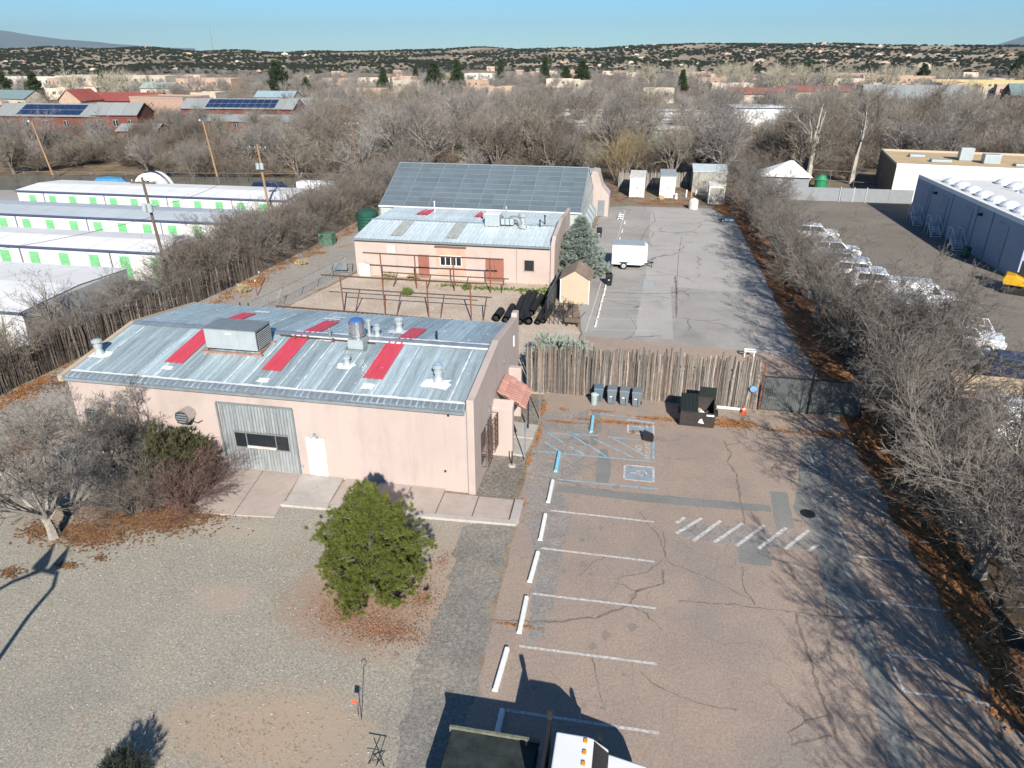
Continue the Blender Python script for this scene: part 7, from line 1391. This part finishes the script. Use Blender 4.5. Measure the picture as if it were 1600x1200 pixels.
# junipers over the hills
jm = tufts('crown', dome_pts(random.Random(6), 60, 2.3, 3.4, .1), 8, 1.3, .8, 60, 1.0)
x, y = survey(620, 126); jt = add_tree('juniper', 'single dark juniper at the foot of the hills', 'tree', (x, y, terrain(x, y)), trunk_mesh(1.5, .15, 3), jm, BARK, M('juniper', (.032, .04, .022), .95, var=.3, rand=.3))
jp = []
for k in range(32000):
    d = 1200 + 1400*rg.random(); a = R(rg.uniform(-40, 40)) - YAW; x, y = d*math.sin(a), d*math.cos(a); cl = math.sin(x*.012 + 1)*math.sin(y*.017) + .6*math.sin(x*.031 - y*.02)
    if rg.random() < .55 + .4*cl: jp.append((x, y, terrain(x, y), rg.uniform(.5, 1.15), rg.uniform(0, 6), rg.uniform(1.1, 1.6)))
scatter('hill_junipers', jp, [c for c in jt.children if c.name.startswith('crown')], 'dark junipers dotting the distant hills', 'junipers')
# ------------------------------------------------------------------ fallen leaves
sp_ = []
for i in range(70): y = 4 + i*1.45; sp_.append((12.9 + rg.uniform(-.5, .8), y, .9, 1.2, 330 if y < 60 else 200))
th_ = []
for k in range(560):
    y = rg.uniform(104, 190); half = y*.78 + 6; x = rg.uniform(-half, half) - y*.19
    if inwood(x, y) and (y > 116 or x < -60): th_.append((x, y, 0, rg.uniform(.4, .75), rg.uniform(0, 6.28), rg.uniform(1.0, 1.4)))
ws_ = [o for o in bpy.data.objects if o.name.startswith('wood_shrub')][:2]
scatter('wood_brush', th_, [c for t in ws_ for c in t.children if c.name.startswith('crown')], 'tangled brown brush filling the floor of the creekside wood', 'brush')
litter('verge_leaves', sp_, LEAF, 'orange fallen leaves along the right hand tree row', 5, (.07, .15))
def at(px, py, rx, ry, n): x, y = survey(px, py); return (x, y, rx, ry, n)
litter('bed_leaves', [at(230, 812, 2.6, .9, 5200), at(140, 835, 2.0, .9, 3000), at(300, 800, 1.6, .6, 2400), at(180, 800, 2.5, 1.0, 2500), at(330, 770, .6, .6, 300), at(40, 700, 1.6, 2.2, 900), at(60, 830, 1.2, .8, 500), at(15, 895, .7, .4, 220), at(105, 885, .6, .3, 150), at(158, 873, .4, .2, 90), at(40, 610, 1.6, 2.5, 700), at(90, 600, 1.5, 2, 400)], LEAFD, 'red brown fallen leaves under the left trees and shrubs', 6, (.05, .11))
litter('pine_litter', [at(600, 985, 2.1, .9, 1700), at(660, 935, 1.2, 1.6, 900), at(540, 960, 1.8, 1.0, 900), at(690, 880, .8, 1.4, 300)], M('pine_duff', (.30, .16, .095), .95, var=.3, world=True), 'reddish needle litter under the pine', 7, (.02, .06))
litter('lot_leaves', [at(960, 660, 1.8, .14, 1800), at(1030, 655, 1.2, .16, 1300), at(880, 660, 1.0, .1, 400), at(925, 667, .25, .7, 260), at(940, 643, .6, .1, 160), at(848, 640, .2, 1.0, 320), at(842, 680, .15, 1.6, 260), at(826, 720, .15, 1.0, 160), at(815, 790, .15, .7, 130), at(780, 812, .8, .15, 130), at(990, 676, .25, .15, 60), at(1140, 662, 1.1, .4, 3200), at(1170, 664, .4, .2, 300), at(1230, 675, 1.2, .2, 260), at(1300, 680, 1.4, .5, 600), at(1380, 668, .6, .6, 300), at(805, 978, .8, .05, 80), at(880, 640, .4, .2, 60), at(700, 790, 4.5, .25, 260)], LEAF, 'orange leaves drifted across the lot by the bins', 8, (.05, .10))
lane = []
for i in range(60): y = 30 + i*1.15; lane.append((fx(y) + rg.uniform(.5, 1.6), y, .9, .8, 130))
for px, py, rx, ry, n in [(400, 440, 1.4, .5, 300), (500, 395, 1.0, .7, 200), (430, 410, 1.2, 1.0, 250), (365, 430, 1.0, 1.5, 250), (475, 412, .6, .5, 120)]: lane.append(at(px, py, rx, ry, n))
for i in range(14): lane.append((-5 + i*1.2, 100.8 + rg.uniform(-1, 3.4), 1.3, 1.2, 420))
litter('lane_leaves', lane, LEAF, 'orange leaves along the side lane and rear lot end', 9, (.07, .14))

# ------------------------------------------------------------------ air
hz = MB().box(-24000, 24000, -1500, 23000, -140, 800).ob('haze', None); tag(hz, 'thin blue haze over the distant hills', 'haze', kind='stuff')
hm_ = bpy.data.materials.new('haze'); hm_.use_nodes = True; t = hm_.node_tree; t.nodes.clear(); o_ = t.nodes.new('ShaderNodeOutputMaterial'); pv = t.nodes.new('ShaderNodeVolumePrincipled')
pv.inputs['Color'].default_value = (.72, .90, 1, 1); pv.inputs['Density'].default_value = HAZE; pv.inputs['Anisotropy'].default_value = .2; t.links.new(pv.outputs[0], o_.inputs['Volume']); hz.data.materials.append(hm_)
